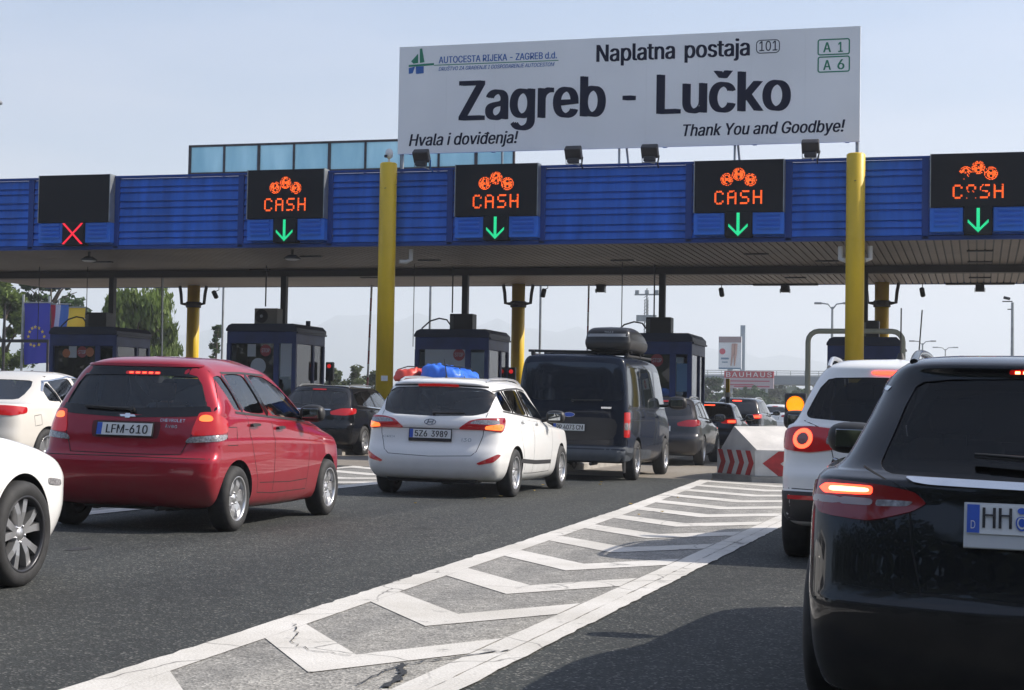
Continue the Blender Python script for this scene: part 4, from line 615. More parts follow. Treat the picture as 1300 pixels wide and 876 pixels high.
def prism_x(mb, poly, x0, x1, mi=0):
    n = len(poly); a = [(x0, y, z) for y, z in poly]; b = [(x1, y, z) for y, z in poly]
    mb.add(a + b, [list(range(n)), [n + i for i in range(n)][::-1]] + [(i, n + i, n + (i + 1) % n, (i + 1) % n) for i in range(n)], mi)
def prism_y(mb, poly, y0, y1, mi=0):
    n = len(poly); a = [(x, y0, z) for x, z in poly]; b = [(x, y1, z) for x, z in poly]
    mb.add(a + b, [list(range(n)), [n + i for i in range(n)][::-1]] + [(i, n + i, n + (i + 1) % n, (i + 1) % n) for i in range(n)], mi)

# ------------------------------------------------------------------ wheels
def wheel_meshes(Rt, Rr, wdt, style, rim_mat):
    t = MB(); h = wdt / 2; sw = 0.022
    prof = [(Rr - .008, -h + .012), (Rr + .012, -h + .002), ((Rr + Rt) / 2, -h - .004), (Rt - sw, -h + .008), (Rt - .006, -h + .026), (Rt, -h + .05), (Rt, h - .05), (Rt - .006, h - .026), (Rt - sw, h - .008), ((Rr + Rt) / 2, h + .004), (Rr + .012, h - .002), (Rr - .008, h - .012)]
    t.lathe(prof, (0, 0, 0), 'X', 56)
    tyre = t.mesh('tyre', TYRE)
    hb = MB(); hb.lathe([(0.0, h - .115), (Rr * .62, h - .115), (Rr * .64, h - .125), (Rr * .64, h - .14), (Rr - .012, h - .16), (Rr - .012, -h + .05), (0, -h + .05)], (0, 0, 0), 'X', 40)
    hub = hb.mesh('wheel', BRAKE)
    r = MB(); r.lathe([(Rr - .014, h - .11), (Rr - .016, h - .03), (Rr - .012, h - .012), (Rr + .004, h - .006), (Rr + .004, h - .02)], (0, 0, 0), 'X', 56, 1)
    n, w0, w1, dbl = style
    xo = h - .03
    def spoke(a, wa, wb, tw=0.0):
        ra, rb = 0.045, Rr - .010; q = []
        for rr, ww, an, dx in ((ra, wa, a, -.012), ((ra + rb) / 2, (wa + wb) / 2, a + tw * .5, 0.0), (rb, wb, a + tw, -.004)):
            c, s_ = math.cos(an), math.sin(an)
            for sg in (-1, 1): q.append((xo + dx, rr * c - sg * ww / 2 * s_, rr * s_ + sg * ww / 2 * c))
            for sg in (-1, 1): q.append((xo + dx - .045, rr * c - sg * ww * .62 * s_, rr * s_ + sg * ww * .62 * c))
        f = []
        for i in (0, 4): f += [(i, i + 1, i + 5, i + 4), (i + 2, i, i + 4, i + 6), (i + 1, i + 3, i + 7, i + 5)]
        r.add(q, f + [(0, 2, 3, 1), (8, 9, 11, 10)], 0)
    for k in range(n):
        a = 2 * math.pi * k / n + .3
        if dbl: spoke(a - dbl * .35, w0, w1, -dbl * .35); spoke(a + dbl * .35, w0, w1, dbl * .35)
        else: spoke(a, w0, w1)
    r.lathe([(0, xo - .004), (.028, xo - .004), (.034, xo - .01), (.062, xo - .016), (.066, xo - .06)], (0, 0, 0), 'X', 24)
    for k in range(5):
        a = 2 * math.pi * (k + .5) / 5 + .3; r.lathe([(0, xo - .005), (.009, xo - .006), (.009, xo - .03)], (0, .052 * math.cos(a), .052 * math.sin(a)), 'X', 8)
    rim = r.mesh('rim', rim_mat if isinstance(rim_mat, list) else [rim_mat, rim_mat])
    return hub, tyre, rim

def add_wheels(root, cb, Rt, Rr, wdt, xo, ya, yb, style, rim_mat, steer=0.0, lift=0.0):
    hub, tyre, rim = wheel_meshes(Rt, Rr, wdt, style, rim_mat)
    for y in (ya, yb):
        for sg in (1, -1):
            a = link('wheel', hub, root); a.location = (sg * xo, y, Rt - lift)
            rz = 0 if sg > 0 else math.pi
            a.rotation_euler = (random.uniform(0, 6), 0, rz + (steer if y == yb else 0))
            link('tyre', tyre, a); link('rim', rim, a)

# ------------------------------------------------------------------ one car from its numbers
def make_car(name, label, cat, pos, head, c, pm, group=None):
    """pos: rear bumper centre on the ground; head: degrees clockwise from +Y"""
    root = thing(name, label, cat, pos, -R(head), group)
    lift = c.get('lift', 0.0); root.location.z += lift
    root.rotation_mode = 'ZYX'; root.rotation_euler = (0, math.atan(GK), -R(head))
    cb = CarBody(c['rows'], c['L'], c.get('E', (0.22, 0.45)), c.get('n', (3.2, 2.4)), c.get('step', .045)); L = c['L']
    Rt, xo, ya, yb = c['wheel'][0], c['wheel'][3], c['ax'][0], c['ax'][1]
    W = max(r[5] for r in c['rows'])
    arch = MB()
    for y in (ya, yb):
        for sg in (1, -1):
            poly = [(y + (Rt + c.get('gap', .045)) * math.cos(2 * math.pi * k / 44), Rt * .98 - lift + (Rt + c.get('gap', .045)) * math.sin(2 * math.pi * k / 44)) for k in range(44)]
            prism_x(arch, poly, sg * (W - .30), sg * (W + .15), 1)
    cutters = [arch]
    win = c['win']; hollow = c.get('cabin')
    if hollow:
        cav = MB(); (zb, zt, y0, y1, y2, y3, wb_, wt) = hollow      # floor z, roof z, rear bottom/top y, front top/bottom y, half widths
        zc = (zb + zt) / 2
        q = [(sx * ww, yy, zz) for zz, ww, ya_, yb_ in ((zb, wb_, y0, y3), (zc, wb_, y0, y3), (zt, wt, y1, y2)) for yy in (ya_, yb_) for sx in (-1, 1)]
        f = [(0, 1, 3, 2), (8, 10, 11, 9)]
        for i in (0, 4): f += [(i, i + 4, i + 5, i + 1), (i + 1, i + 5, i + 7, i + 3), (i + 3, i + 7, i + 6, i + 2), (i + 2, i + 6, i + 4, i)]
        cav.add(q, f, 1); cutters.append(cav)
        op = MB()
        for p in win.get('side', []):
            for sg in (1, -1): prism_x(op, rounded(p, .10), sg * .35, sg * 1.3, 1)
        cutters.append(op); o2 = MB(); o3 = MB()
        prism_y(o2, rounded(win['rear'], .10), -.4, c.get('rear_cut', y0 + .25), 1)
        prism_y(o3, rounded(win['front'], .10), c.get('front_cut', y2 - .1), L + .5, 1)
        cutters += [o2, o3]
    body = link('body', cut_body(cb, [pm, c.get('cavmat', TRIM if not hollow else CABIN)], cutters), root)
    gs, gr = c.get('gl', (GL_SIDE, GL_REAR)); go = -0.006 if hollow else 0.002
    for i, p in enumerate(win.get('side', [])):
        for sg in (1, -1): patch(cb, rounded(p, .10), cb.side(sg), go, .07, skirt=not hollow).build('side_window', c.get('gls', {}).get(i, gs), root)
    if win.get('rear'): patch(cb, rounded(win['rear'], .10), cb.rear(), go, .07, skirt=not hollow).build('rear_window', gr, root)
    if win.get('front'): patch(cb, rounded(win['front'], .10), cb.front(), go, .08, skirt=not hollow).build('windscreen', gs, root)
    for ln, wd, m in c.get('trim', []):
        for sg in (1, -1): ribbon(cb, ln, cb.side(sg), wd, .003, step=.04).build('window_trim', m, root)
    for ln in c.get('seams', []):
        for sg in (1, -1): ribbon(cb, ln, cb.side(sg), .007, .0012).build('panel_gap', SEAM, root)
    for ln in c.get('rseams', []): ribbon(cb, ln, cb.rear(), .007, .0012).build('panel_gap', SEAM, root)
    if c.get('handles'):
        for y, z in c['handles']:
            for sg in (1, -1):
                patch(cb, rounded([(y - .09, z - .014), (y + .09, z - .010), (y + .09, z + .016), (y - .09, z + .018)], .2), cb.side(sg), .03, .05).build('door_handle', c.get('handle_mat', pm), root)
    add_wheels(root, cb, *c['wheel'][:4], ya, yb, c['wheel'][4], c['wheel'][5], lift=lift)
    if c.get('mirror'):
        mx, my, mz, ms = c['mirror']
        for sg in (1, -1):
            m = MB(); sh = []
            for i in range(13):
                t = -math.pi / 2 + math.pi * i / 12
                sh.append((max(.001, .5 * abs(math.cos(t))**.6), math.copysign(abs(math.sin(t))**.7, t) * .5))
            m.lathe(sh, (0, 0, 0), 'X', 20)
            m.v = [(sg * mx + x * .25 * ms, my + max(y * .19 * ms, -.072 * ms), mz + z * .18 * ms) for x, y, z in m.v]
            m.tube([(sg * (mx - .20 * ms), my + .02, mz - .06), (sg * (mx - .05), my + .01, mz - .03)], .028, 8)
            ob = m.build('wing_mirror', c.get('mirror_mat', TRIM), root)
            g_ = MB(); g_.box((sg * mx, my - .070 * ms, mz), (.165 * ms, .012, .10 * ms), bev=.005); g_.build('mirror_glass', MIRROR, ob)
    return root, cb

def lamp(cb, root, name, pts, m, off=.006, yc=1.3, parent=None, both=True, rnd=.12, step=.045):
    out = []
    for sg in ((1, -1) if both else (1,)):
        p2 = cb.rad([(sg * x, y, z) for x, y, z in pts], yc)
        if sg < 0: p2 = p2[::-1]
        par = root if parent is None else parent[0 if sg > 0 else 1]
        out.append(patch(cb, rounded(p2, rnd) if rnd else p2, cb.radial(yc), off, step, us=1.1).build(name, m, par))
    return out
def rear_frame(cb, z, x=0.0):
    """point and directions of the rear face at height z"""
    p, n = cb.hit((x, -1.5, z), (0, 1, 0)); n = Vector((0, n.y, n.z)).normalized()
    U = Vector((1, 0, 0)); V = n.cross(U).normalized()
    if V.z < 0: V = -V
    return p, n, U, V
def number_plate(cb, root, z, draw, w=.52, h=.11, frame=PL_K, tiltk=1.0, gap=.016, x=0.0, fh=.0):
    p, n, U, V = rear_frame(cb, z, x); p = Vector((x, p.y, p.z)) + n * gap
    rot = Matrix((U, -n, V)).transposed()
    pl = MB().box(p - V * (fh / 2), (w + .022, .012, h + .018 + fh), rot=rot, bev=.003).build('number_plate', frame, root)
    f = MB().box(p + n * .006, (w, .006, h), rot=rot).build('plate_face', PL_W, pl)
    b = MB().box(p + n * .0095 - U * (w / 2 - .0225), (.045, .002, h - .004), rot=rot).build('country_band', PL_B, pl)
    t = MB(); draw(t, p + n * .0112, U, V, w, h); t.build('plate_lettering', [PL_K, PL_B, PL_W, LAMP_RED], pl)
    return pl
def wiper(cb, root, x0, z0, x1, z1):
    pts = []
    for k in range(9):
        t = k / 8; x, z = x0 + (x1 - x0) * t, z0 + (z1 - z0) * t; p, n = cb.hit((x, -1.5, z), (0, 1, 0)); pts.append(p + n * (.03 if k else .035))
    mb = MB().tube(pts, [.016, .014, .012, .011, .010, .009, .008, .007, .005], 8)
    mb.tube([p - Vector((0, 0, .012)) for p in pts[3:]], .006, 6)
    p, n = cb.hit((x0, -1.5, z0), (0, 1, 0)); mb.tube([p - n * .01, p + n * .045], .022, 12)
    mb.build('rear_wiper', TRIM, root)
def seats(root, spots, m=CABIN, hr=True):
    for x, y, z in spots:
        s = MB(); s.box((x, y, z), (.46, .14, .58), bev=.05, rot=Matrix.Rotation(R(-14), 3, 'X'))
        s.box((x, y + .30, z - .30), (.48, .50, .16), bev=.05)
        if hr: s.box((x, y - .10, z + .40), (.25, .09, .17), bev=.04); s.tube([(x - .06, y - .07, z + .25), (x - .06, y - .1, z + .36)], .008, 6); s.tube([(x + .06, y - .07, z + .25), (x + .06, y - .1, z + .36)], .008, 6)
        s.build('seat', m, root, sharp=50)
# ------------------------------------------------------------------ toll plaza
YF = 39.0                                   # plane of the blue fascia
ZB, ZT = atY(650, 311, YF).z, atY(650, 212, YF).z
YB = 52.0                                   # back edge of the canopy
BLUE = mat('fascia_blue', (.026, .135, .56), .5, spec=.2, noise=(1.2, .26, 6, (2.5, 1, .35)))
BLUE_L = mat('louvre_blue', (.040, .19, .72), .5, spec=.2, noise=(1, .12, 4))
BLUE_D = mat('edge_blue', (.014, .06, .27), .5, spec=.2)
CEIL = mat('ceiling_slats', (.20, .165, .14), .55, noise=(.5, .15, 3))
BEAM = mat('beam_dark', (.035, .028, .03), .6)
YEL = mat('yellow_paint', (.72, .48, .010), .45, noise=(1.6, .20, 7, (1, 1, .3)), bump=(9, .12, .01))
STEEL = mat('galvanised', (.32, .34, .35), .45, .6, noise=(3, .2, 4))
DARK = mat('dark_steel', (.022, .021, .026), .5)
WHT = mat('white_enamel', (.70, .70, .69), .5, noise=(2, .08, 4))
LED_P = mat('led_panel', (.009, .011, .016), .7, spec=.15)
LED_O = mat('led_orange', (.4, .06, .01), .4, emit=(1.0, .12, .012), es=.75)
LED_G = mat('led_green', (.02, .4, .2), .4, emit=(.015, .80, .30), es=.55)
LED_R = mat('led_red', (.5, .02, .03), .4, emit=(1.0, .02, .05), es=.7)

can = thing('toll_canopy', 'long flat toll plaza roof with blue ribbed fascia carried on yellow columns', 'canopy', (-12, YF, 0))
inv = Matrix.Translation((12, -YF, 0))
def cpart(mb, name, m, label=None, **k):
    mb.v = [tuple(inv @ Vector(v)) for v in mb.v]; return mb.build(name, m, can, label, **k)
XL, XR = -32.0, 7.5
signs_px = [(95.5, 46, 145, 222, 282, (80, 112, 281, 315)), (363.5, 312, 415, 215, 277, (347, 379, 277, 311)), (630.5, 577, 684, 208, 274, (614, 646, 274, 308)), (938, 880, 996, 203, 269, (917, 954, 269, 306)), (1242, 1180, 1304, 194, 262, (1221, 1259, 262, 300))]
SX = [atY(s[0], 245, YF - .28).x for s in signs_px]
def fascia(x0, x1):
    """ribbed metal cladding between two frames"""
    mb = MB(); prof = []; zz = ZB + .10; top = ZT - .06; h = top - zz
    heights = [0, .11, .205, .345, .435, .56, .655, .79, .87, 1.0]
    for i in range(len(heights) - 1):
        a, b = zz + h * heights[i], zz + h * heights[i + 1]
        prof += [(a, .0), (a + .012, -.055), (b - .05, -.03), (b - .012, -.0)]
    prof.append((top, 0))
    vs = [(x, YF + y, z) for z, y in prof for x in (x0, x1)]
    mb.add(vs, [(2 * i, 2 * i + 1, 2 * i + 3, 2 * i + 2) for i in range(len(prof) - 1)])
    return mb
edges = [XL]
for s, x in zip(signs_px, SX): edges += [atY(s[1] - 2, 245, YF).x, atY(s[2] + 3, 245, YF).x]
edges += [XR]
fr = MB()
for i in range(len(edges) - 1):
    if i % 2 == 0:
        cpart(fascia(edges[i] + .12, edges[i + 1] - .12), 'fascia_panel', BLUE)
        for x in (edges[i] + .05, edges[i + 1] - .05): fr.box((x, YF - .03, (ZB + ZT) / 2), (.16, .10, ZT - ZB - .02), bev=.01)
    else:
        cpart(fascia(edges[i] - .02, edges[i + 1] + .02), 'fascia_panel', BLUE)
fr.box(((XL + XR) / 2, YF - .01, ZB + .045), (XR - XL, .14, .09)); fr.box(((XL + XR) / 2, YF - .02, ZT - .02), (XR - XL, .18, .05))
cpart(fr, 'fascia_frame', BLUE_D)
cl = MB(); n_s = int((XR - XL) / .19)
for k in range(n_s): cl.box((XL + (k + .5) * .19, (YF + .09 + YB) / 2, ZB + .03), (.155, YB - YF - .1, .03))
cl.box(((XL + XR) / 2, (YF + YB) / 2, ZB + .09), (XR - XL, YB - YF - .1, .05), 1)
cpart(cl, 'ceiling', [CEIL, DARK])
rf = MB(); rf.box(((XL + XR) / 2, (YF + YB) / 2 + .1, ZT - .9), (XR - XL, YB - YF - .15, .06)); rf.box(((XL + XR) / 2, YB + .02, ZB + .42), (XR - XL, .08, .84))
cpart(rf, 'roof_deck', BLUE_D)
bmz = MB(); ybm = atY(650, 344, 46).y
bmz.box(((XL + XR) / 2, 45.6, ZB - .10), (XR - XL, .35, .20)); cpart(bmz, 'ceiling_beam', BEAM)
# yellow columns
for px, Y, top in [(491, YF - .28, 207), (1085.5, YF - .28, 195), (-62, YF - .28, 215), (247, 51.4, 0), (659, 51.4, 0), (1120, 51.4, 0)]:
    p = atY(px, 330, Y); zt = atY(px, top, Y).z if top else ZB + .04; g = gz(p.x); cmb = MB(); r_ = .215
    if top: cmb.lathe([(0, g), (r_, g), (r_, zt - .03), (r_ - .03, zt), (0, zt)], (p.x, Y, 0), 'Z', 32); cmb.lathe([(r_ + .004, ZB - .02), (r_ + .006, ZB - .01), (r_ + .004, ZB)], (p.x, Y, 0), 'Z', 32)
    else: cmb.lathe([(0, g), (r_, g), (r_, zt), (0, zt)], (p.x, Y, 0), 'Z', 32)
    c = cpart(cmb, 'column', YEL)
    if not top:
        y2 = MB(); zz = ZB - .62
        y2.lathe([(r_ + .03, zz - .12), (r_ + .045, zz - .10), (r_ + .045, zz + .06), (r_ + .03, zz + .08)], (p.x, Y, 0), 'Z', 24)
        for sg in (1, -1): y2.tube([(p.x + sg * (r_ + .04), Y - .05, zz), (p.x + sg * .42, Y - .05, zz + .02), (p.x + sg * .45, Y - .05, zz + .35), (p.x + sg * .50, Y - .05, ZB)], .055, 8)
        y2.v = [tuple(inv @ Vector(v)) for v in y2.v]; y2.build('downpipe_collar', BEAM, c)
    else:
        w_ = MB(); w_.tube([(p.x - r_ - .01, Y - .02, zt - .72), (p.x, Y - r_ - .012, zt - .66), (p.x + r_ + .01, Y - .02, zt - .55)], .008, 6)
        w_.v = [tuple(inv @ Vector(v)) for v in w_.v]; w_.build('cable_tie', DARK, c)
        pl = MB(); pl.box((p.x + .08, Y - r_ - .005, 1.86 if px < 900 else 1.5), (.17, .012, .13)); pl.v = [tuple(inv @ Vector(v)) for v in pl.v]
        if px < 900 and px > 0: pl.build('small_plate', WHT, c)
# white downpipes beside the front columns
dp = MB(); p = atY(503, 330, YF); dp.tube([(p.x + .30, YF + .25, ZB - .05), (p.x + .30, YF + .25, ZB - .32), (p.x + .18, YF + .2, ZB - .38), (p.x + .05, YF + .1, ZB - .38)], .055, 10); cpart(dp, 'downpipe', WHT)
p = atY(1085, 330, YF)
for sg in (-1, 1):
    dp = MB(); dp.tube([(p.x + sg * .34, YF + .2, ZB - .10), (p.x + sg * .34, YF + .2, ZB - .40), (p.x + sg * .22, YF + .1, ZB - .44)], .06, 10); cpart(dp, 'downpipe', WHT)
# ceiling slots: shallow dark lamps let into the slats
for i, (px, py) in enumerate([(215, 352), (330, 342), (470, 352), (545, 330), (720, 345), (790, 330), (960, 322), (985, 343), (1010, 352), (1244, 318), (1244, 332), (1244, 341), (1244, 352), (1050, 331), (130, 332), (395, 325)]):
    d = ray(px, py); t = (ZB + .012 - CO.z) / d.z; p = CO + d * t
    m_ = MB(); m_.box((p.x, p.y, ZB + .005), (.62, .16, .05), bev=.01); cpart(m_, 'recessed_lamp', DARK)

# LED lane signs ------------------------------------------------------------------------------------------------
FONT = {'C': ['01110', '10001', '10000', '10000', '10000', '10001', '01110'], 'A': ['01110', '10001', '10001', '11111', '10001', '10001', '10001'], 'S': ['01111', '10000', '10000', '01110', '00001', '00001', '11110'], 'H': ['10001', '10001', '10001', '11111', '10001', '10001', '10001']}
def dots(mb, pts, o, pitch, s):
    for x, z in pts: mb.add([(o[0] + x * pitch + a * s / 2, o[1], o[2] + z * pitch + b_ * s / 2) for a, b_ in ((-1, -1), (1, -1), (1, 1), (-1, 1))], [(0, 1, 2, 3)])
def lane_sign(i, label, state, broken):
    s = signs_px[i]; x = SX[i]; Y = YF - .34; zt, zb = atY(s[0], s[3], Y).z, atY(s[0], s[4], Y).z; hw = 1.04
    t = thing('lane_sign', label, 'lane sign', (x, Y, zb), 0, 'electronic lane signs on the canopy fascia')
    h = zt - zb; zl = ZB + .16 - zb
    b_ = MB(); b_.box((0, .15, h / 2), (2 * hw, .30, h), bev=.008); b_.build('display_case', LED_P, t)
    for sg in (1, -1): MB().box((sg * (hw + .012), .15, h / 2), (.02, .32, h + .01)).build('case_edge', STEEL, t)
    for sg in (1, -1):
        lv = MB()
        w0, w1 = .33, hw + .02; xc = sg * (w0 + w1) / 2; wz = w1 - w0
        z0, z1 = zl, -.012
        lv.box((xc, .17, (z0 + z1) / 2), (wz, .24, z1 - z0), bev=.006)
        for k in range(4):
            zz = z0 + (z1 - z0) * (.18 + .21 * k); lv.box((xc + sg * -.0, .03, zz + .05), (wz * .74, .05, .055), rot=Matrix.Rotation(R(28), 3, 'X'))
        lv.build('louvre_box', BLUE_L, t)
    ar = MB(); ar.box((0, .13, (-.0 + zl - .07) / 2), (.62, .30, -zl + .06), bev=.006); ar.build('arrow_case', LED_P, t)
    am = MB(); P_ = .024; zc = (zl - .07) / 2
    if state == 'x':
        pts = set()
        for k in range(-11, 12):
            for e in (-1, 0, 1): pts.add((k + e, k)); pts.add((k + e, -k))
        dots(am, pts, (0, -.024, zc), P_, .021); am.build('red_cross', LED_R, t)
    else:
        pts = set()
        for k in range(-9, 12):
            for e in (-1, 0, 1): pts.add((e, k))
        for k in range(0, 10):
            for e in (0, 1, 2): pts.add((k, -11 + k + e)); pts.add((-k, -11 + k + e))
        dots(am, pts, (0, -.024, zc), P_, .021); am.build('green_arrow', LED_G, t)
        P2 = h / 62; tx = MB(); o = (0, -.003, 0); pt = []
        for ci, chh in enumerate('CASH'):
            for r_, row in enumerate(FONT[chh]):
                for c_, v in enumerate(row):
                    if v == '1':
                        for a in (0, 1):
                            for b2 in (0, 1): pt.append((-28 + ci * 15.2 + c_ * 2.2 + a * 1.05, 25 - r_ * 2.35 - b2 * 1.1))
        rr = random.Random(i + 3)
        pt = [q for q in pt if rr.random() > .03 and not (broken and (-13 < q[0] < -1 and 9 < q[1] < 20 and rr.random() < .88 or -3 < q[0] < 7 and 14 < q[1] < 26 and rr.random() < .5))]
        dots(tx, pt, (0, -.003, 0), P2, P2 * .92); tx.build('cash_lettering', LED_O, t)
        co = MB(); R_ = 7.6
        for (cx, cz) in ((-14, 39), (0, 45), (14, 38)):
            pts = []
            for a in range(-8, 9):
                for b2 in range(-8, 9):
                    d = math.hypot(a, b2); occl = (cx != 0 and math.hypot(cx + a, cz + b2 - 45) < 8.6)
                    if d < R_ and not occl and (abs(d - 6) > .6 or rr.random() < .3) and rr.random() > .17 and not (abs(a) < 1.2 and abs(b2) > 1 and abs(b2) < 4.2): pts.append((cx + a, cz + b2))
            if broken and cx < 0: pts = [q for q in pts if q[1] > 39 or rr.random() < .15]
            dots(co, pts, (0, -.003, 0), P2, P2 * .95)
        co.build('coin_symbol', LED_O, t)
    return t
lane_sign(0, 'dark lane sign over the far left lane with a red cross below', 'x', False)
lane_sign(1, 'orange CASH lane sign between the red cross sign and the left yellow column', 'g', False)
lane_sign(2, 'orange CASH lane sign just right of the left yellow column', 'g', False)
lane_sign(3, 'orange CASH lane sign left of the right yellow column', 'g', False)
lane_sign(4, 'orange CASH lane sign with missing dots, right of the right yellow column', 'g', True)

# the big name board -----------------------------------------------------------------------------------------------
YS = YF + .15
A_, B_, C_, D_ = atY(506, 60, YS), atY(1092, 33, YS), atY(1092, 181, YS), atY(506, 194.5, YS)
x0, x1 = (A_.x + D_.x) / 2, (B_.x + C_.x) / 2; z1, z0 = (A_.z + B_.z) / 2, (C_.z + D_.z) / 2
bd = thing('name_board', 'big white board reading Zagreb - Lučko standing on the canopy roof', 'sign board', ((x0 + x1) / 2, YS, z0))
bw, bh = x1 - x0, z1 - z0
SIGNW = mat('board_white', (.90, .90, .91), .6, noise=(.35, .07, 5)); INK = mat('board_ink', (.008, .011, .035), .7, spec=.1); GRN = mat('board_green', (.01, .22, .12), .5); BLI = mat('board_blue', (.02, .12, .42), .5)
nP = 9
pn = MB()
for k in range(nP): pn.box((-bw / 2 + (k + .5) * bw / nP, .03, bh / 2), (bw / nP - .0015, .06, bh))
pn.build('panel', SIGNW, bd)
bk = MB(); bk.box((0, .09, bh / 2), (bw - .1, .05, bh - .1)); 
for k in range(6): bk.box((-bw / 2 + .3 + k * (bw - .6) / 5, .17, bh / 2), (.1, .12, bh - .02))
bk.build('back_frame', STEEL, bd)
lt = MB(); U, V = (1, 0, 0), (0, 0, 1)
def bpx(px, py): p = atY(px, py, YS); return Vector((p.x - (x0 + x1) / 2, -.004, p.z - z0))
def blk(name, items):
    for txt, pa, pb, hpx, k in items:
        m_ = MB(); a, b2 = bpx(*pa), bpx(*pb); sc = (YS / ray(*pa).y) / FPX; a.z = (a.z + b2.z) / 2
        put_text(m_, txt, hpx * sc, a, U, V, width=b2.x - a.x, **k); m_.build(name, INK, bd)
B_ = dict(bold=.055)
blk('title_lettering', [('Zagreb', (582, 153), (769, 147), 50, B_), ('-', (790, 146), (807, 145), 50, B_), ('Lučko', (833, 146), (1004, 138), 50, B_)])
blk('heading_lettering', [('Naplatna', (757, 78.5), (857, 74.5), 21.5, dict(bold=.045)), ('postaja', (869, 74), (952, 70), 21.5, dict(bold=.045))])
blk('farewell_lettering', [('Hvala i doviđenja!', (519, 186), (658, 181), 15, dict(bold=.035, shear=.22))])
blk('thanks_lettering', [('Thank You and Goodbye!', (867, 174), (1073, 166), 15, dict(bold=.035, shear=.22))])
put_text(lt, '101', 12 * .0196, bpx(964, 65), U, V, width=(bpx(987, 64) - bpx(964, 65)).x, bold=.01)
def rframe(mb, pa, pb, r_, w_, mi=0):
    a, b2 = bpx(*pa), bpx(*pb); xa, xb = sorted((a.x, b2.x)); za, zb = sorted((a.z, b2.z))
    def loop(i): 
        q = []
        for cx, cz, a0 in ((xb - r_, zb - r_, 0), (xa + r_, zb - r_, 90), (xa + r_, za + r_, 180), (xb - r_, za + r_, 270)):
            for k in range(5): t = R(a0 + k * 22.5); q.append((cx + (r_ - i) * math.cos(t), -.004, cz + (r_ - i) * math.sin(t)))
        return q
    o, i = loop(0), loop(w_); n = len(o); mb.add(o + i, [(k, (k + 1) % n, n + (k + 1) % n, n + k) for k in range(n)], mi)
rframe(lt, (960, 51), (990, 67), .10, .02)
lt.build('route_box', INK, bd)
rt = MB()
rframe(rt, (1038, 50), (1079, 69), .06, .03); rframe(rt, (1038, 72), (1079, 91), .06, .03)
for tx, pa, pb in (('A', (1045, 66.5), (1055, 66)), ('1', (1064, 66), (1070, 66)), ('A', (1045, 89), (1055, 88.5)), ('6', (1063, 88), (1072, 87.5))):
    a, b2 = bpx(*pa), bpx(*pb); put_text(rt, tx, .235, a, U, V, width=b2.x - a.x, bold=.03)
rt.build('route_numbers', GRN, bd)
lg = MB(); s_ = .0196
def q(px, py): p = bpx(px, py); return p
t_ = MB()
put_text(t_, 'AUTOCESTA RIJEKA - ZAGREB d.d.', 8.5 * s_, q(557, 80.5), U, V, width=(q(707, 76) - q(557, 80)).x, bold=.03)
put_text(t_, 'DRUŠTVO ZA GRAĐENJE I GOSPODARENJE AUTOCESTOM', 4.8 * s_, q(557, 90), U, V, width=(q(704, 84) - q(557, 88)).x, bold=.02, shear=.25)
t_.add([q(519, 86.5), q(527, 84.5), q(524, 93), q(519, 94)], [(0, 1, 2, 3)]); t_.add([q(528, 84.5), q(538, 84), q(538, 93), q(528, 94)], [(0, 1, 2, 3)])
t_.build('company_lettering', BLI, bd)
lg.add([q(519, 82.5), q(551, 80), q(551, 82.8), q(519, 85)], [(0, 1, 2, 3)]); lg.add([q(533, 62), q(536, 61.5), q(539, 79), q(533, 80)], [(0, 1, 2, 3)]); lg.add([q(522, 78), q(531, 68), q(531, 80), q(525, 81)], [(0, 1, 2, 3)])
z_ = q(557, 82.4); lg.add([q(551, 82.4), q(709, 76.2), q(709, 77.2), q(551, 83.4)], [(0, 1, 2, 3)])
lg.build('company_emblem', GRN, bd)
pg = MB()
for px in (509, 636, 785, 800, 932, 942, 1088): 
    p = atY(px, 187, YS); lean = .12 if px in (800, 942) else 0
    pg.tube([(p.x - (x0 + x1) / 2, .12 + lean * 3, z0 * 0 - (z0 - ZT + 1.0)), (p.x - (x0 + x1) / 2 - lean, .12, .1)], .03 if px not in (509, 1088) else .045, 8)
pg.build('post', STEEL, bd)
# floodlights at the foot of the board
for i, (px, py, lb) in enumerate([(535, 199, 'black floodlight under the left end of the board, beside the left yellow column'), (728, 195, 'black floodlight under the board below the dash of its lettering'), (825, 193, 'black floodlight under the board left of the letter L'), (1029, 187, 'black floodlight under the board nearest the right yellow column')]):
    Yq = YF - .75; p = atY(px, py, Yq); f = thing('floodlight', lb, 'floodlight', (p.x, Yq, p.z), 0, 'floodlights under the name board')
    b_ = MB(); rot = Matrix.Rotation(R(35), 3, 'X'); b_.box((0, 0, .02), (.40, .20, .30), bev=.03, rot=rot); b_.box((0, -.02, -.17), (.28, .14, .12), bev=.02); b_.build('housing', DARK, f)
    g_ = MB(); g_.box(rot @ Vector((0, .10, .02)), (.34, .012, .24), rot=rot); g_.build('lens', MIRROR, f)
    k_ = MB(); zz = ZT - p.z - .03
    k_.tube([(-.19, 0, -.02), (-.19, .05, -.24), (.19, .05, -.24), (.19, 0, -.02)], .014, 6); k_.tube([(0, .05, -.24), (0, .6, zz if zz > -.6 else -.3)], .018, 6); k_.build('bracket', STEEL, f)
    ca = MB(); ca.tube([(.12, .02, .05), (.20, .1, -.08), (.13, .3, -.25), (.1, .6, -.28)], .02, 6); ca.build('cable', mat('cable_blue', (.03, .16, .45), .5) if i in (0,) else DARK, f)
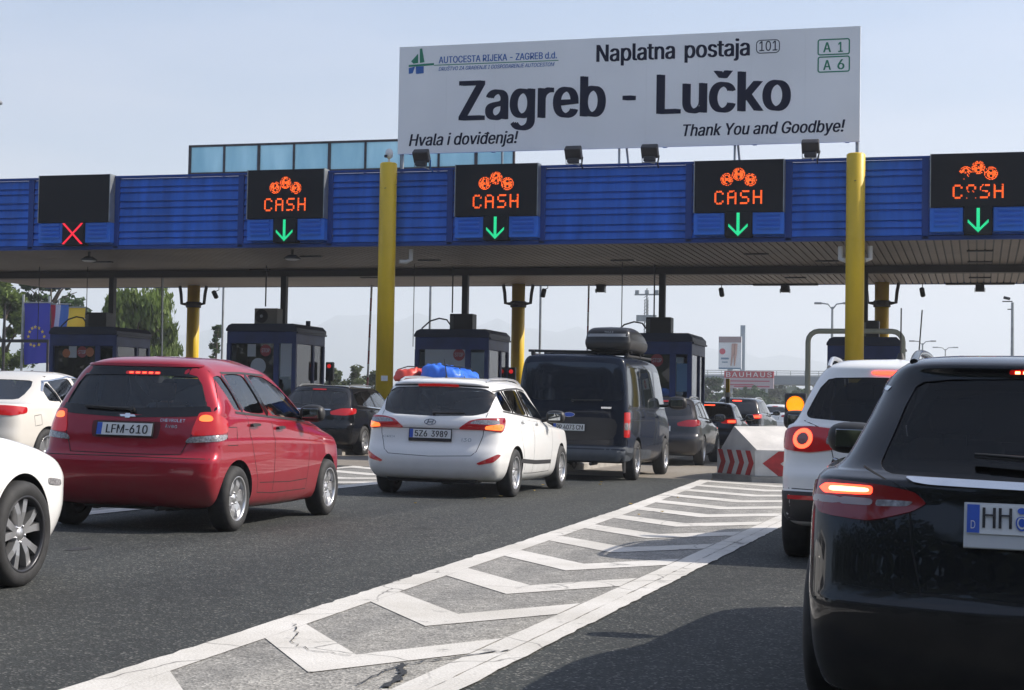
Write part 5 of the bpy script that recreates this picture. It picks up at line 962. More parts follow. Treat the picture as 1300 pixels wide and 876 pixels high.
# camera on the left column top
p = atY(494, 202, YF - .28); f = thing('security_camera', 'small white dome camera on top of the left yellow column', 'camera', (p.x, YF - .28, p.z))
b_ = MB(); b_.lathe([(0, .22), (.07, .19), (.10, .10), (.09, .0), (0, -.06)], (0, 0, .05), 'Z', 20); b_.tube([(0, 0, 0), (0, 0, -.10)], .03, 8); b_.build('dome', WHT, f); MB().box((-.05, -.10, .06), (.08, .08, .07), bev=.02).build('lens', DARK, f)
# glazed panel row standing on the roof behind
YG = YF + 3.2; a, b_ = atY(242, 186, YG), atY(653, 180, YG); zb = atY(242, 221, YG).z; gl = thing('glazed_screen', 'row of rusty framed pale blue panes standing on the roof behind the board', 'screen', ((a.x + b_.x) / 2, YG, zb)); wq = b_.x - a.x; hq = a.z - zb; n_p = 9
PANE, nn_, bb_ = node_mat('pane_blue'); tc = N(nn_, 'ShaderNodeTexCoord').outputs['Object']; cc = ramp(nn_, noise(nn_, tc, 1.2, 6, .6, (1, 1, .25)), [(.3, (.42, .62, .68)), (.7, (.62, .80, .84))]).outputs[0]; nn_.links.new(cc, bb_.inputs['Base Color']); bb_.inputs['Roughness'].default_value = .25; tl_ = N(nn_, 'ShaderNodeBsdfTranslucent'); nn_.links.new(cc, tl_.inputs[0]); mx_ = N(nn_, 'ShaderNodeMixShader'); mx_.inputs[0].default_value = .75; nn_.links.new(bb_.outputs[0], mx_.inputs[1]); nn_.links.new(tl_.outputs[0], mx_.inputs[2]); nn_.links.new(mx_.outputs[0], nn_.nodes['Material Output'].inputs[0])
for k in range(n_p):
    m_ = MB(); m_.box((-wq / 2 + (k + .5) * wq / n_p, 0, hq / 2), (wq / n_p - .06, .02, hq - .06)); m_.build('pane', PANE, gl)
m_ = MB(); RUST = mat('rust_frame', (.10, .075, .06), .7, noise=(5, .4, 5))
for k in range(n_p + 1): m_.box((-wq / 2 + k * wq / n_p, -.01, hq / 2 - .3), (.055 if k % 2 else .08, .06, hq + .6))
for zz in (0, hq): m_.box((0, -.015, zz), (wq + .07, .05, .06))
m_.build('frame', RUST, gl)
# fixtures under the canopy -----------------------------------------------------------------------------------------
for px, py, lb in [(113, 330, 'round work lamp under the fascia below the red cross sign'), (371, 328, 'round work lamp under the fascia below the second lane sign')]:
    Yq = YF + .5; p = atY(px, py, Yq); f = thing('ceiling_lamp', lb, 'lamp', (p.x, Yq, p.z), 0, 'work lamps under the fascia')
    b_ = MB(); b_.lathe([(0, .10), (.10, .09), (.23, .0), (.20, -.02), (0, -.01)], (0, 0, 0), 'Z', 24); b_.build('shade', DARK, f); b_ = MB(); b_.lathe([(0, -.06), (.12, -.05), (.19, -.022), (0, -.02)], (0, 0, 0), 'Z', 24); b_.build('glass', WHT, f)
    MB().tube([(0, 0, .08), (0, 0, ZB - p.z)], .035, 8).build('stem', DARK, f)
for px, py, lb in [(763, 367, 'small square box camera hanging at the back canopy edge, above the roof box'), (997, 367, 'small square box camera hanging at the back canopy edge left of the right column'), (1244, 366, 'small square box camera hanging at the back canopy edge at the far right')]:
    Yq = YB - .25; p = atY(px, py, Yq); f = thing('lane_camera', lb, 'camera', (p.x, Yq, p.z), 0, 'box cameras at the back edge of the canopy')
    b_ = MB(); b_.box((0, 0, 0), (.26, .30, .20), bev=.02); b_.box((0, -.16, 0), (.20, .03, .14)); b_.build('body', DARK, f)
    b_ = MB(); b_.tube([(0, 0, .1), (0, 0, ZB - p.z + .02)], .04, 8); b_.box((0, 0, ZB - p.z - .012), (2.0 if px > 900 else .3, .25, .05)); b_.build('mount', DARK, f)
    b_ = MB(); [b_.box((sg * .145, -.05, -.06), (.02, .22, .12)) for sg in (1, -1)]; b_.build('brackets', STEEL, f)
for px, py, lb in [(273, 374, 'tilted black loudspeaker hanging by the rear left yellow column'), (690, 372, 'tilted black loudspeaker hanging right of the middle rear column'), (916, 371, 'black loudspeaker hanging alone below the canopy between two booths'), (1171, 371, 'black loudspeaker hanging right of the right rear column')]:
    Yq = YB - .4; p = atY(px, py, Yq); f = thing('loudspeaker', lb, 'loudspeaker', (p.x, Yq, p.z), 0, 'loudspeakers hanging from the canopy')
    rot = Matrix.Rotation(R(-28 if px < 300 else 12 if px < 800 else -10), 3, 'Y'); b_ = MB(); b_.box((0, 0, 0), (.15, .16, .30), bev=.05, rot=rot); b_.build('horn', DARK, f)
    sx_ = .14 if px < 800 else 0; b_ = MB(); b_.tube([(0, 0, .1), (sx_, 0, .16), (sx_, 0, ZB - p.z)], .014, 6); b_.build('hanger', DARK, f)
# thin rods and poles from the ceiling
for px, yb_, m_, r_, Yq, nm in [(50, 440, DARK, .012, 44, 'a'), (111, 400, DARK, .012, 44, 'a'), (338, 389, DARK, .022, 44, 'b'), (526, 440, DARK, .012, 44, 'a'), (575, 397, DARK, .022, 45, 'b'), (790, 416, DARK, .014, 44, 'a'), (831, 402, DARK, .022, 45, 'b')]:
    a = atY(px, 350, Yq); zl = atY(px, yb_, Yq).z; c = MB(); c.tube([(a.x, Yq, ZB + .02), (a.x, Yq, zl)], r_, 6); cpart(c, 'ceiling_rod' if nm == 'b' else 'ceiling_cable', m_)
# ------------------------------------------------------------------ booths, barriers, island furniture
BBLUE = mat('booth_blue', (.020, .045, .18), .5, noise=(1.5, .25, 4)); BROOF = mat('booth_roof', (.010, .020, .06), .55)
BGL = glass('booth_glass', (.22, .25, .28)); POSTER = mat('poster_white', (.50, .53, .58), .6); PREDM = mat('sticker_red', (.34, .05, .06), .6); PORA = mat('sticker_orange', (.50, .17, .07), .6); PBLU = mat('sticker_blue', (.06, .20, .50), .6)
CONC = mat('kerb_concrete', (.33, .31, .28), .85, noise=(3, .25, 6), bump=(20, .3, .01))
booths = [(62, 147, 190, 415, 'far left toll booth, dark blue, in front of the flags'), (287, 375, 412, 411, 'dark blue toll booth with an air conditioner on its roof'), (526, 620, 646, 418, 'dark blue toll booth with a wide poster window, above the white estate'), (792, 878, 895, 423, 'dark blue toll booth right of the van and its roof box'), (1050, 1143, 1150, 428, 'dark blue toll booth behind the right yellow column')]
FY = 44.0
for i, (pl, pc, pr, pt, lb) in enumerate(booths):
    a, b_ = atY(pl, 470, FY), atY(pc, 470, FY); x0, x1 = a.x, b_.x; zt = atY((pl + pc) / 2, pt, FY).z; g = gz((x0 + x1) / 2); zk = g + .16
    c2 = atY(pr, 470, FY); dp = max(1.7, min(2.6, x1 / math.tan(math.atan2(c2.x, FY)) - FY)) if abs(c2.x) > .1 else 2.0
    t = thing('toll_booth', lb, 'toll booth', ((x0 + x1) / 2, FY, zk), 0, 'toll booths under the canopy'); w_ = x1 - x0; h = zt - zk
    hs = h - .22; bx = MB(); zw0, zw1 = 1.0, hs - .35
    # walls with real openings: corner posts, lower wall, header
    th = .06
    bx.box((0, dp / 2, zw0 / 2), (w_, dp, zw0), bev=.02); bx.box((0, dp / 2, (zw1 + hs) / 2), (w_, dp, hs - zw1), bev=.02)
    for sx in (-1, 1):
        for yy in (.05, dp - .05): bx.box((sx * (w_ / 2 - .06), yy, (zw0 + zw1) / 2), (.12, .10, zw1 - zw0 + .01))
        bx.box((sx * (w_ / 2 - .03), dp * .62, (zw0 + zw1) / 2), (.055, .10, zw1 - zw0 + .01))
    bx.box((w_ * .22, .035, (zw0 + zw1) / 2), (.16, .06, zw1 - zw0 + .01)); bx.box((w_ * .2, dp - .035, (zw0 + zw1) / 2), (.10, .06, zw1 - zw0 + .01))
    bx.build('walls', BBLUE, t)
    rf = MB(); rf.prism([(-w_ / 2 - .02, 0), (w_ / 2 + .02, 0), (w_ / 2 + .02, .10), (w_ / 2 - .10, .22), (-w_ / 2 + .16, .22), (-w_ / 2 + .05, .17), (-w_ / 2 - .02, .06)], (0, dp + .03, hs + .005), (1, 0, 0), (0, 0, 1), dp + .06)
    rf.box((w_ / 2 + .03, dp / 2, hs - .03), (.05, dp, .05)); rf.build('roof', BROOF, t)
    gw = MB(); gw.box((-.12, .03, (zw0 + zw1) / 2), (w_ * .62, .014, zw1 - zw0), 0); gw.build('front_window', BGL, t)
    for sx in (1, -1): m_ = MB(); m_.box((sx * (w_ / 2 - .05), dp / 2, (zw0 + zw1) / 2), (.012, dp - .14, zw1 - zw0)); m_.build('side_window', BGL, t)
    m_ = MB(); m_.box((0, dp - .06, (zw0 + zw1) / 2), (w_ - .2, .012, zw1 - zw0)); m_.build('back_window', BGL, t)
    ins = MB(); ins.box((w_ * .1, dp * .55, zw0 + .04), (w_ * .6, .5, .05)); ins.box((0, dp * .5, zw0 + .32), (.40, .30, .30), bev=.03); ins.box((-.2, dp * .7, zw0 + .35), (.42, .22, .55), bev=.08); ins.build('counter_and_chair', CABIN, t)
    yp = .018; st = []
    if i == 2:
        m_ = MB(); m_.box((-.13, yp, (zw0 + zw1) / 2 + .03), (w_ * .60, .01, zw1 - zw0 - .04)); po = m_.build('poster', POSTER, t)
        st = [(.22, zw1 - .14, .17, PREDM, 'STOP'), (-.33, zw1 - .62, .15, PREDM, ''), (-.18, zw1 - .62, .15, PORA, ''), (.14, zw1 - .62, .15, PREDM, ''), (.30, zw1 - .62, .15, PBLU, '')]
    elif i == 1:
        m_ = MB(); m_.box((-.30, yp, zw1 - .20), (.26, .01, .36)); m_.build('notice', POSTER, t); st = [(.14, zw1 - .20, .17, PREDM, 'STOP'), (-.08, zw1 - .66, .24, POSTER, '')]
        m_ = MB(); m_.box((w_ * .36, yp, zw1 - .45), (.34, .01, 1.0)); m_.build('notice', POSTER, t)
    elif i == 0: st = [(-.02, zw1 - .18, .17, PREDM, 'STOP'), (.24, zw1 - .18, .14, PORA, ''), (-.55, zw1 - .22, .13, PORA, '')]; m_ = MB(); m_.box((-.34, yp, zw1 - .18), (.26, .01, .34)); m_.build('notice', POSTER, t)
    elif i == 3: st = [(-.02, zw1 - .16, .17, PREDM, 'STOP')]; m_ = MB(); m_.box((w_ * .36, yp, zw1 - .62), (.30, .01, .75)); m_.build('notice', mat('notice_blue', (.10, .22, .38), .6), t)
    else: m_ = MB(); m_.box((-.1, yp, zw1 - .22), (w_ * .55, .01, .40)); m_.build('poster', POSTER, t); st = [(-.05, zw1 - .22, .17, PREDM, 'STOP')]
    for k, (sx, sz, sr, sm_, tx) in enumerate(st):
        m_ = MB(); yq = yp - .009 - .0012 * k; m_.add([(sx + sr * math.cos(2 * math.pi * q / 24), yq, sz + sr * math.sin(2 * math.pi * q / 24)) for q in range(24)], [list(range(24))]); so = m_.build('sticker', sm_, t)
        if tx: m_ = MB(); put_text(m_, tx, .11, Vector((sx, yq - .002, sz - .055)), (1, 0, 0), (0, 0, 1), width=.25, anchor='c', bold=.02); m_.build('sticker_lettering', POSTER, so)
    if i == 2: m_ = MB(); m_.box((w_ * .37, yp, zw0 + .36), (.30, .01, .5)); m_.build('notice', mat('notice_grey', (.25, .28, .33), .6), t)
    # island under the booth
    isl = MB(); ya = 29.4 if i == 3 else 33.5; xc = (x0 + x1) / 2
    isl.prism([(-.95, 0), (.95, 0), (.95, .12), (.90, .16), (-.90, .16), (-.95, .12)], (xc + (.15 if i == 3 else 0), 58, g - .02), (1, 0, 0), (0, 0, 1), 58 - ya); o = isl.build('island', CONC); tag(o, kind='structure')
    # post from booth roof to ceiling
    m_ = MB(); pxp = (143, 361, 591, 841, 1098)[i]; pp = atY(pxp, 370, 45.4); m_.box((pp.x - (x0 + x1) / 2, 45.4 - FY, (ZB - .2 + zt) / 2 - zk), (.17, .17, ZB - .2 - zt + .02)); m_.build('roof_post', DARK, t)
    # unit on the roof
    ux = {0: (108, 135), 1: (323, 352), 2: (571, 600), 3: (820, 852), 4: (1096, 1116)}[i]; ua, ub = atY(ux[0], 400, FY + .5), atY(ux[1], 400, FY + .5); uw = ub.x - ua.x; uh = .46
    if i == 1:
        u = thing('air_conditioner', 'grey air conditioner with round fan on the roof of the second booth', 'air conditioner', ((ua.x + ub.x) / 2, FY + .5, zt)); m_ = MB(); m_.box((0, .2, uh / 2 + .02), (uw, .42, uh), bev=.02); m_.build('case', mat('case_grey', (.30, .29, .27), .6), u)
        m_ = MB(); m_.lathe([(0, -.03), (.045, -.03), (.05, -.02)], (-uw * .18, 0, uh / 2 + .02), 'Y', 12, 1); m_.lathe([(.05, -.014), (.20, -.014), (.205, 0)], (-uw * .18, 0, uh / 2 + .02), 'Y', 28); 
        for k in range(4): m_.lathe([(.06 + .04 * k, -.02), (.066 + .04 * k, -.022), (.07 + .04 * k, -.02)], (-uw * .18, 0, uh / 2 + .02), 'Y', 24)
        m_.build('fan', [DARK, POSTER], u); m_ = MB(); [m_.box((sx * uw * .35, .2, .005), (.06, .4, .03)) for sx in (1, -1)]; m_.build('feet', DARK, u)
    else:
        u = thing('roof_unit', ('dark square unit', '', 'dark wide unit', 'dark tall unit', 'small dark unit')[i] + ' on top of ' + ('the far left booth in front of the yellow flag', '', 'the poster booth behind the white estate', 'the booth right of the van', 'the booth behind the right yellow column')[i], 'roof unit', ((ua.x + ub.x) / 2, FY + .5, zt), 0, 'units on the booth roofs')
        m_ = MB(); m_.box((0, .2, uh / 2 + .005), (uw, .42, uh), bev=.02); m_.build('case', DARK, u); m_ = MB(); [m_.box((-uw * .44 + k * uw * .035, -.016, uh / 2), (.008, .012, uh * .8)) for k in range(4)]; m_.build('vent_grille', STEEL, u)
        hs_ = MB(); l_ = -uw / 2
        if i in (0, 2, 3): hs_.tube([(l_ + .02, .1, .12), (l_ - .12, .1, .30), (l_ - .35, .1, .34), (l_ - .62, .1, .26), (l_ - .85, .1, .06), (l_ - .92, .1, -.1)], .022, 8); hs_.build('hose', DARK, u)
    if i == 1: m_ = MB(); m_.tube([(w_ / 2 - .1, dp * .5, hs + .2), (w_ / 2 - .1, dp * .5, hs + .36)], .07, 10); m_.build('vent_stub', BROOF, t)

# lifted barriers
STR_W = mat('boom_white', (.62, .62, .61), .5); STR_R = mat('boom_red', (.36, .045, .05), .5)
def barrier(px0, py0, px1, py1, Yq, lb, plain=False, hide=False):
    a, b_ = atY(px0, py0, Yq), atY(px1, py1, Yq); g = gz(a.x) + .16
    t = thing('barrier', lb, 'barrier', (a.x, Yq, g), 0, 'raised lane barriers')
    c = MB(); c.box((0, .06, .55), (.34, .30, 1.1), bev=.02); c.build('cabinet', YEL if not hide else DARK, t)
    s = Vector((0, -.14, .95)); e = Vector((b_.x - a.x, -.14, b_.z - g)); bm_ = MB(); n_ = 9
    u = (e - s).normalized(); rot = u.to_track_quat('Z', 'Y').to_matrix(); L_ = (e - s).length
    for k in range(n_): bm_.box(s + u * (L_ * (k + .5) / n_), (.085, .035, L_ / n_), (0 if plain else k % 2), rot=rot)
    bm_.build('boom', [STR_W, STR_R] if not plain else [STEEL, STEEL], t)
barrier(468, 490, 474, 362, 47, 'raised red and white barrier left of the left yellow column')
barrier(746, 470, 749, 361, 47, 'raised slim barrier boom standing behind the roof box')
barrier(1161, 455, 1171, 394, 47, 'raised dark barrier boom at the right, tilted to the right', True, True)
barrier(208, 480, 209, 352, 47, 'raised pale barrier boom right of the far left booth', True)
for px, yt, lb in [(283, 362, 'thin grey pole right of the rear left yellow column'), (546, 362, 'thin grey pole behind the poster booth'), (686, 362, 'thin grey pole right of the middle rear column')]:
    Yq = 56; a = atY(px, 400, Yq); g = gz(a.x); t = MB(); t.tube([(a.x, Yq, g), (a.x, Yq, 6.3)], .045, 8); o = t.build('pole', STEEL); tag(o, lb, 'pole', 'thin poles behind the canopy')
def traffic_light(px, py, Yq, lb, lit, s=1.0):
    p = atY(px, py, Yq); g = gz(p.x); t = thing('traffic_light', lb, 'traffic light', (p.x, Yq, g), 0, 'small lane traffic lights'); z = p.z - g
    c = MB(); c.box((0, .06, z - .06), (.24 * s, .16, .56 * s), bev=.03); c.build('housing', DARK, t); c = MB(); c.tube([(0, .06, 0), (0, .06, z - .3)], .04, 8); c.build('post', DARK, t)
    for k, m_ in enumerate((lit, DARK)):
        c = MB(); zz = z + .10 - k * .26; c.lathe([(0, -.03), (.045, -.028), (.062, -.022)], (0, 0, zz), 'Y', 20); c.build('lens', m_, t)
traffic_light(418, 469, 46, 'small red traffic light beside the air conditioned booth', mat('signal_red', (.4, .02, .02), .3, emit=(1, .03, .03), es=.28))
traffic_light(649, 476, 46, 'small red traffic light just left of the van', bpy.data.materials['signal_red'])
c = thing('lane_cabinet', 'dark cabinet and pale boom base beside the left yellow column', 'cabinet', (atY(476, 480, 44.5).x, 44.5, gz(-18) + .16)); m_ = MB(); m_.box((.14, 0, 1.3), (.17, .2, .75), bev=.03); m_.tube([(.14, 0, 0), (.14, 0, 1.0)], .05, 8); m_.build('case', DARK, c); m_ = MB(); m_.box((-.26, 0, 1.18), (.30, .1, .30), bev=.02); m_.tube([(-.26, .06, 0), (-.26, .06, 1.1)], .03, 8); m_.build('display', DARK, c)
c = thing('payment_post', 'small dark payment post on the island right of the second booth', 'payment post', (atY(436, 490, 46).x, 46, gz(-20) + .16)); m_ = MB(); m_.box((0, 0, .95), (.26, .26, .32), bev=.03); m_.build('head', DARK, c); MB().tube([(0, 0, 0), (0, 0, .85)], .06, 10).build('stem', STEEL, c)

# concrete island nose with chevrons
def gp(px, py): p = G(px, py); return Vector((p.x, p.y, 0))
nA, nB, nC = gp(911, 607.5), gp(958, 612.5), gp(1003, 615)
ux = Vector((1, 0, 0)); nB_ = nB
xw = 2.15
A0 = Vector((nA.x, nA.y, 0)); B0 = Vector((nB.x, nB.y, 0)); C0 = Vector((nB.x + 1.62, nB.y + .10, 0)); E0 = Vector((C0.x + .25, C0.y + .9, 0)); F0 = Vector((A0.x, A0.y + 2.6, 0)); H0 = Vector((E0.x, A0.y + 2.6, 0))
ring = [A0, B0, C0, E0, H0, F0]; g = gz(B0.x); cen = sum(ring, Vector()) / 6
t = thing('island_block', 'white wedge-shaped concrete block with red and white chevrons at the tip of the toll island', 'concrete block', (B0.x, B0.y, g)); org = Vector((B0.x, B0.y, 0))
k_ = MB(); out = [p + (p - cen).normalized() * .10 - org for p in ring]; n_ = len(out)
k_.add([Vector((p.x, p.y, -.03)) for p in out] + [Vector((p.x, p.y, .10)) for p in out], [(i, (i + 1) % n_, n_ + (i + 1) % n_, n_ + i) for i in range(n_)] + [list(range(n_, 2 * n_))]); k_.build('kerb', CONC, t)
BLW = mat('block_white', (.62, .59, .55), .8, noise=(2.2, .16, 7), bump=(9, .25, .02))
zt = .55; b_ = MB(); lo = [Vector((p.x, p.y, .10)) - org for p in ring]; up = [p + (cen - p) * .04 + Vector((0, 0, zt)) - org for p in ring]
dB = (B0 - CO).dot(CF); r1 = D(932, 541, dB + .9) - Vector((0, 0, g)) - org; r2 = D(1032, 541.5, dB + 1.0) - Vector((0, 0, g)) - org; r3 = r2 + Vector((0, 1.6, -.02)); r4 = r1 + Vector((0, 1.6, -.02))
vs = lo + up + [r1, r2, r3, r4]
b_.add(vs, [(0, 1, 7, 6), (1, 2, 8, 7), (2, 3, 9, 8), (3, 4, 10, 9), (4, 5, 11, 10), (5, 0, 6, 11), (6, 7, 12), (7, 8, 13, 12), (8, 9, 13), (9, 10, 14, 13), (10, 11, 15, 14), (11, 6, 12, 15), (12, 13, 14, 15)]); b_.build('block', BLW, t)
RCH = mat('chevron_red', (.42, .03, .035), .5, noise=(7, .25, 6)); WCH = mat('chevron_white', (.60, .59, .57), .5, noise=(5, .15, 6))
def chev_plate(p, q, n_ch, big, name):
    p, q = p - org, q - org; d = (q - p); L_ = Vector((d.x, d.y, 0)).length; Ux = Vector((d.x, d.y, 0)).normalized(); nn = Vector((Ux.y, -Ux.x, 0)); 
    if nn.y > 0: nn = -nn
    base = Vector((p.x, p.y, .115)) + nn * .012; H_ = zt - .13; m_ = MB()
    m_.add([base + nn * .0 , base + Ux * L_, base + Ux * L_ + Vector((0, 0, H_)), base + Vector((0, 0, H_))], [(0, 1, 2, 3)]); o = m_.build(name, WCH, t); m_ = MB()
    if big:
        w_ = .30
        for x0 in (.13, .85):
            m_.add([base + nn * .003 + Ux * a + Vector((0, 0, z)) for a, z in ((x0, H_ * .5), (x0 + .27, 0), (x0 + .27 + w_, 0), (x0 + w_, H_ * .5), (x0 + .27 + w_, H_), (x0 + .27, H_))], [(0, 1, 2, 3), (0, 3, 4, 5)])
    else:
        st = L_ / n_ch
        for k in range(n_ch):
            x0 = st * (k + .26); w_ = st * .52; t_ = st * .40
            m_.add([base + nn * .003 + Ux * a + Vector((0, 0, z)) for a, z in ((x0 - t_ * .5, 0), (x0 + w_ - t_ * .5, 0), (x0 + w_ + t_ * .45, H_ * .5), (x0 + t_ * .45, H_ * .5), (x0 + w_ - t_ * .5, H_), (x0 - t_ * .5, H_))], [(0, 1, 2, 3), (3, 2, 4, 5)])
    m_.build('chevron', RCH, o)
chev_plate(A0, B0, 4, False, 'chevron_board'); chev_plate(B0, C0, 1, True, 'chevron_board')
# amber flashing lamp on its post behind the block
Yq = 31.4; p = atY(1009.5, 514, Yq); g2_ = gz(p.x); t = thing('warning_light', 'lit round amber warning light in a square black housing behind the concrete block', 'warning light', (p.x, Yq, g2_)); z = p.z - g2_
m_ = MB(); m_.box((0, .08, z - .01), (.40, .14, .46), bev=.02); m_.build('housing', DARK, t)
m_ = MB(); m_.lathe([(0, -.035), (.08, -.03), (.14, -.018), (.165, 0), (.165, .02)], (0, 0, z), 'Y', 28); m_.build('lens', mat('amber_lit', (.8, .25, .01), .4, emit=(1.0, .17, .0), es=1.15), t)
m_ = MB(); m_.lathe([(.165, .01), (.175, -.04), (.185, -.04), (.185, .01)], (0, 0, z), 'Y', 28); m_.build('lens_rim', DARK, t)
m_ = MB(); m_.tube([(0, .08, 0), (0, .08, z - .2)], .05, 10); m_.build('post', DARK, t)
# bent pipe guard
Yq = 41.5; a = atY(1025.5, 470, Yq); b_ = atY(1146, 470, Yq); zt = atY(1085, 420.5, Yq).z; g = gz(a.x) + .1; PIPE = mat('cream_pipe', (.42, .41, .31), .5, noise=(3, .12, 4))
t = MB(); r_ = .26; pts = [(a.x, Yq, g), (a.x, Yq, zt - r_)] + [(a.x + r_ - r_ * math.cos(R(q)), Yq, zt - r_ + r_ * math.sin(R(q))) for q in (22, 45, 68, 90)] + [(b_.x - r_, Yq, zt)] + [(b_.x - r_ + r_ * math.sin(R(q)), Yq, zt - r_ + r_ * math.cos(R(q))) for q in (22, 45, 68, 90)] + [(b_.x, Yq, g)]
t.tube(pts, .066, 12); t.tube([(a.x + .03, Yq, 1.6), (a.x + .32, Yq + .5, g)], .06, 10); o = t.build('pipe_guard', PIPE); tag(o, 'cream bent pipe guard frame behind the right yellow column', 'guard frame')
# yellow topped stub post in the distance lane
p = atY(924, 492, 50); t = thing('lane_post', 'small post with yellow top and white collar beside the toll lane exit', 'post', (p.x, 50, gz(p.x))); z = p.z
MB().tube([(0, 0, 0), (0, 0, z - .3)], .07, 10).build('stem', DARK, t); MB().tube([(0, 0, z - .3), (0, 0, z - .16)], .11, 12).build('collar', WHT, t); MB().box((0, 0, z + .05), (.12, .12, .42), bev=.02).build('top', YEL, t)
# ------------------------------------------------------------------ beyond the plaza: flags, boards, lamps, trees
def flag(px0, px1, py0, py1, Yq, lb, stripes, stars=False, skew=.0):
    a, b_ = atY(px0, py0, Yq), atY(px1, py0, Yq); zt = a.z; zb = atY(px0, py1, Yq).z; w_ = b_.x - a.x; h = zt - zb; g = gz(a.x)
    t = thing('flag', lb, 'flag', (a.x, Yq, g), 0, 'flags by the left booth'); nx, nz = 30, 30; fb = MB()
    rr = random.Random(int(px0)); vs = []
    for j in range(nz + 1):
        for i in range(nx + 1):
            u, v = i / nx, j / nz; vs.append((w_ * u + skew * v * w_ * (u + .2), .10 * math.sin(u * 7 + v * 2 + px0) * (.3 + v) + .05 * math.sin(v * 6 + u * 3), zt - g - h * v * (1 - .04 * u)))
    for j in range(nz):
        for i in range(nx):
            u = (i + .5) / nx; mi = sum(1 for s in stripes if u > s[0]) - 1
            fb.add([vs[k] for k in (j * (nx + 1) + i, j * (nx + 1) + i + 1, (j + 1) * (nx + 1) + i + 1, (j + 1) * (nx + 1) + i)], [(0, 3, 2, 1)], mi, True)
    cl = fb.build('cloth', [mat('cloth', s[1], .8) for s in stripes], t, weld=.001)
    p_ = MB(); p_.tube([(-.05, 0, 0), (-.05, 0, zt - g + .35)], .05, 8); p_.tube([(-.05, 0, zt - g + .03), (w_ + .1, 0, zt - g + .03)], .02, 6); p_.build('pole', STEEL, t)
    if stars:
        s_ = MB()
        for k in range(12):
            an = 2 * math.pi * k / 12; cx, cz = w_ * .5 + w_ * .32 * math.sin(an), (zt + zb) / 2 - g - .1 + w_ * .32 * math.cos(an); r_ = .085
            u, v = cx / w_, (zt - g - cz) / h; yy = .10 * math.sin(u * 7 + v * 2 + px0) * (.3 + v) + .05 * math.sin(v * 6 + u * 3) - .03
            s_.add([(cx + (r_ if q % 2 == 0 else r_ * .42) * math.sin(math.pi * q / 5), yy, cz + (r_ if q % 2 == 0 else r_ * .42) * math.cos(math.pi * q / 5)) for q in range(10)], [list(range(10))])
        s_.build('stars', mat('star_yellow', (.75, .55, .06), .7), cl)
flag(31, 64, 385, 463, 58, 'blue flag with a circle of yellow stars hanging at the left', [(0, (.05, .06, .42))], True)
flag(64, 87, 387, 463, 59, 'red, white and blue flag hanging between the blue and the yellow flag', [(0, (.55, .04, .06)), (.26, (.60, .60, .62)), (.58, (.08, .18, .45))], False, -.12)
flag(76, 108, 391, 440, 61, 'yellow and blue flag hanging above the far left booth', [(0, (.08, .18, .45)), (.34, (.72, .50, .04))])
rl = thing('railing', 'dark metal railing with thin posts at the far left in front of the flags', 'railing', (atY(0, 433, 55).x, 55, gz(-27))); m_ = MB(); p = atY(62, 433, 55); q = atY(-60, 432, 55); m_.box(((p.x + q.x) / 2 - rl.location.x, 0, p.z - rl.location.z), (p.x - q.x, .06, .12)); m_.build('rail', DARK, rl); m_ = MB(); [m_.tube([(atY(px, 433, 55).x - rl.location.x, 0, 0), (atY(px, 433, 55).x - rl.location.x, 0, p.z - rl.location.z + (1.2 if px == 5 else 0))], .05, 8) for px in (-60, 5, 61)]; m_.build('posts', DARK, rl)

# trees: trunk, limbs and leaves
def leaf_mat(name, c): 
    m, n, b = node_mat(name); oi = N(n, 'ShaderNodeTexCoord').outputs['Object']; f = noise(n, oi, .9, 4, .6); cc = ramp(n, f, [(.32, tuple(x * .6 for x in c)), (.5, c), (.68, tuple(x * 1.5 for x in c))]).outputs[0]
    n.links.new(cc, b.inputs['Base Color']); b.inputs['Roughness'].default_value = .65; b.inputs['Specular IOR Level'].default_value = .25
    tr = N(n, 'ShaderNodeBsdfTranslucent'); n.links.new(cc, tr.inputs[0]); mx = N(n, 'ShaderNodeMixShader'); mx.inputs[0].default_value = .35; o = n.nodes['Material Output']
    n.links.new(b.outputs[0], mx.inputs[1]); n.links.new(tr.outputs[0], mx.inputs[2]); n.links.new(mx.outputs[0], o.inputs[0]); return m
BARK = mat('bark', (.10, .075, .055), .9, noise=(4, .4, 5))
LEAF_A = leaf_mat('leaf_fresh', (.12, .17, .04)); LEAF_B = leaf_mat('leaf_dark', (.042, .075, .028)); LEAF_C = leaf_mat('leaf_olive', (.085, .105, .045))
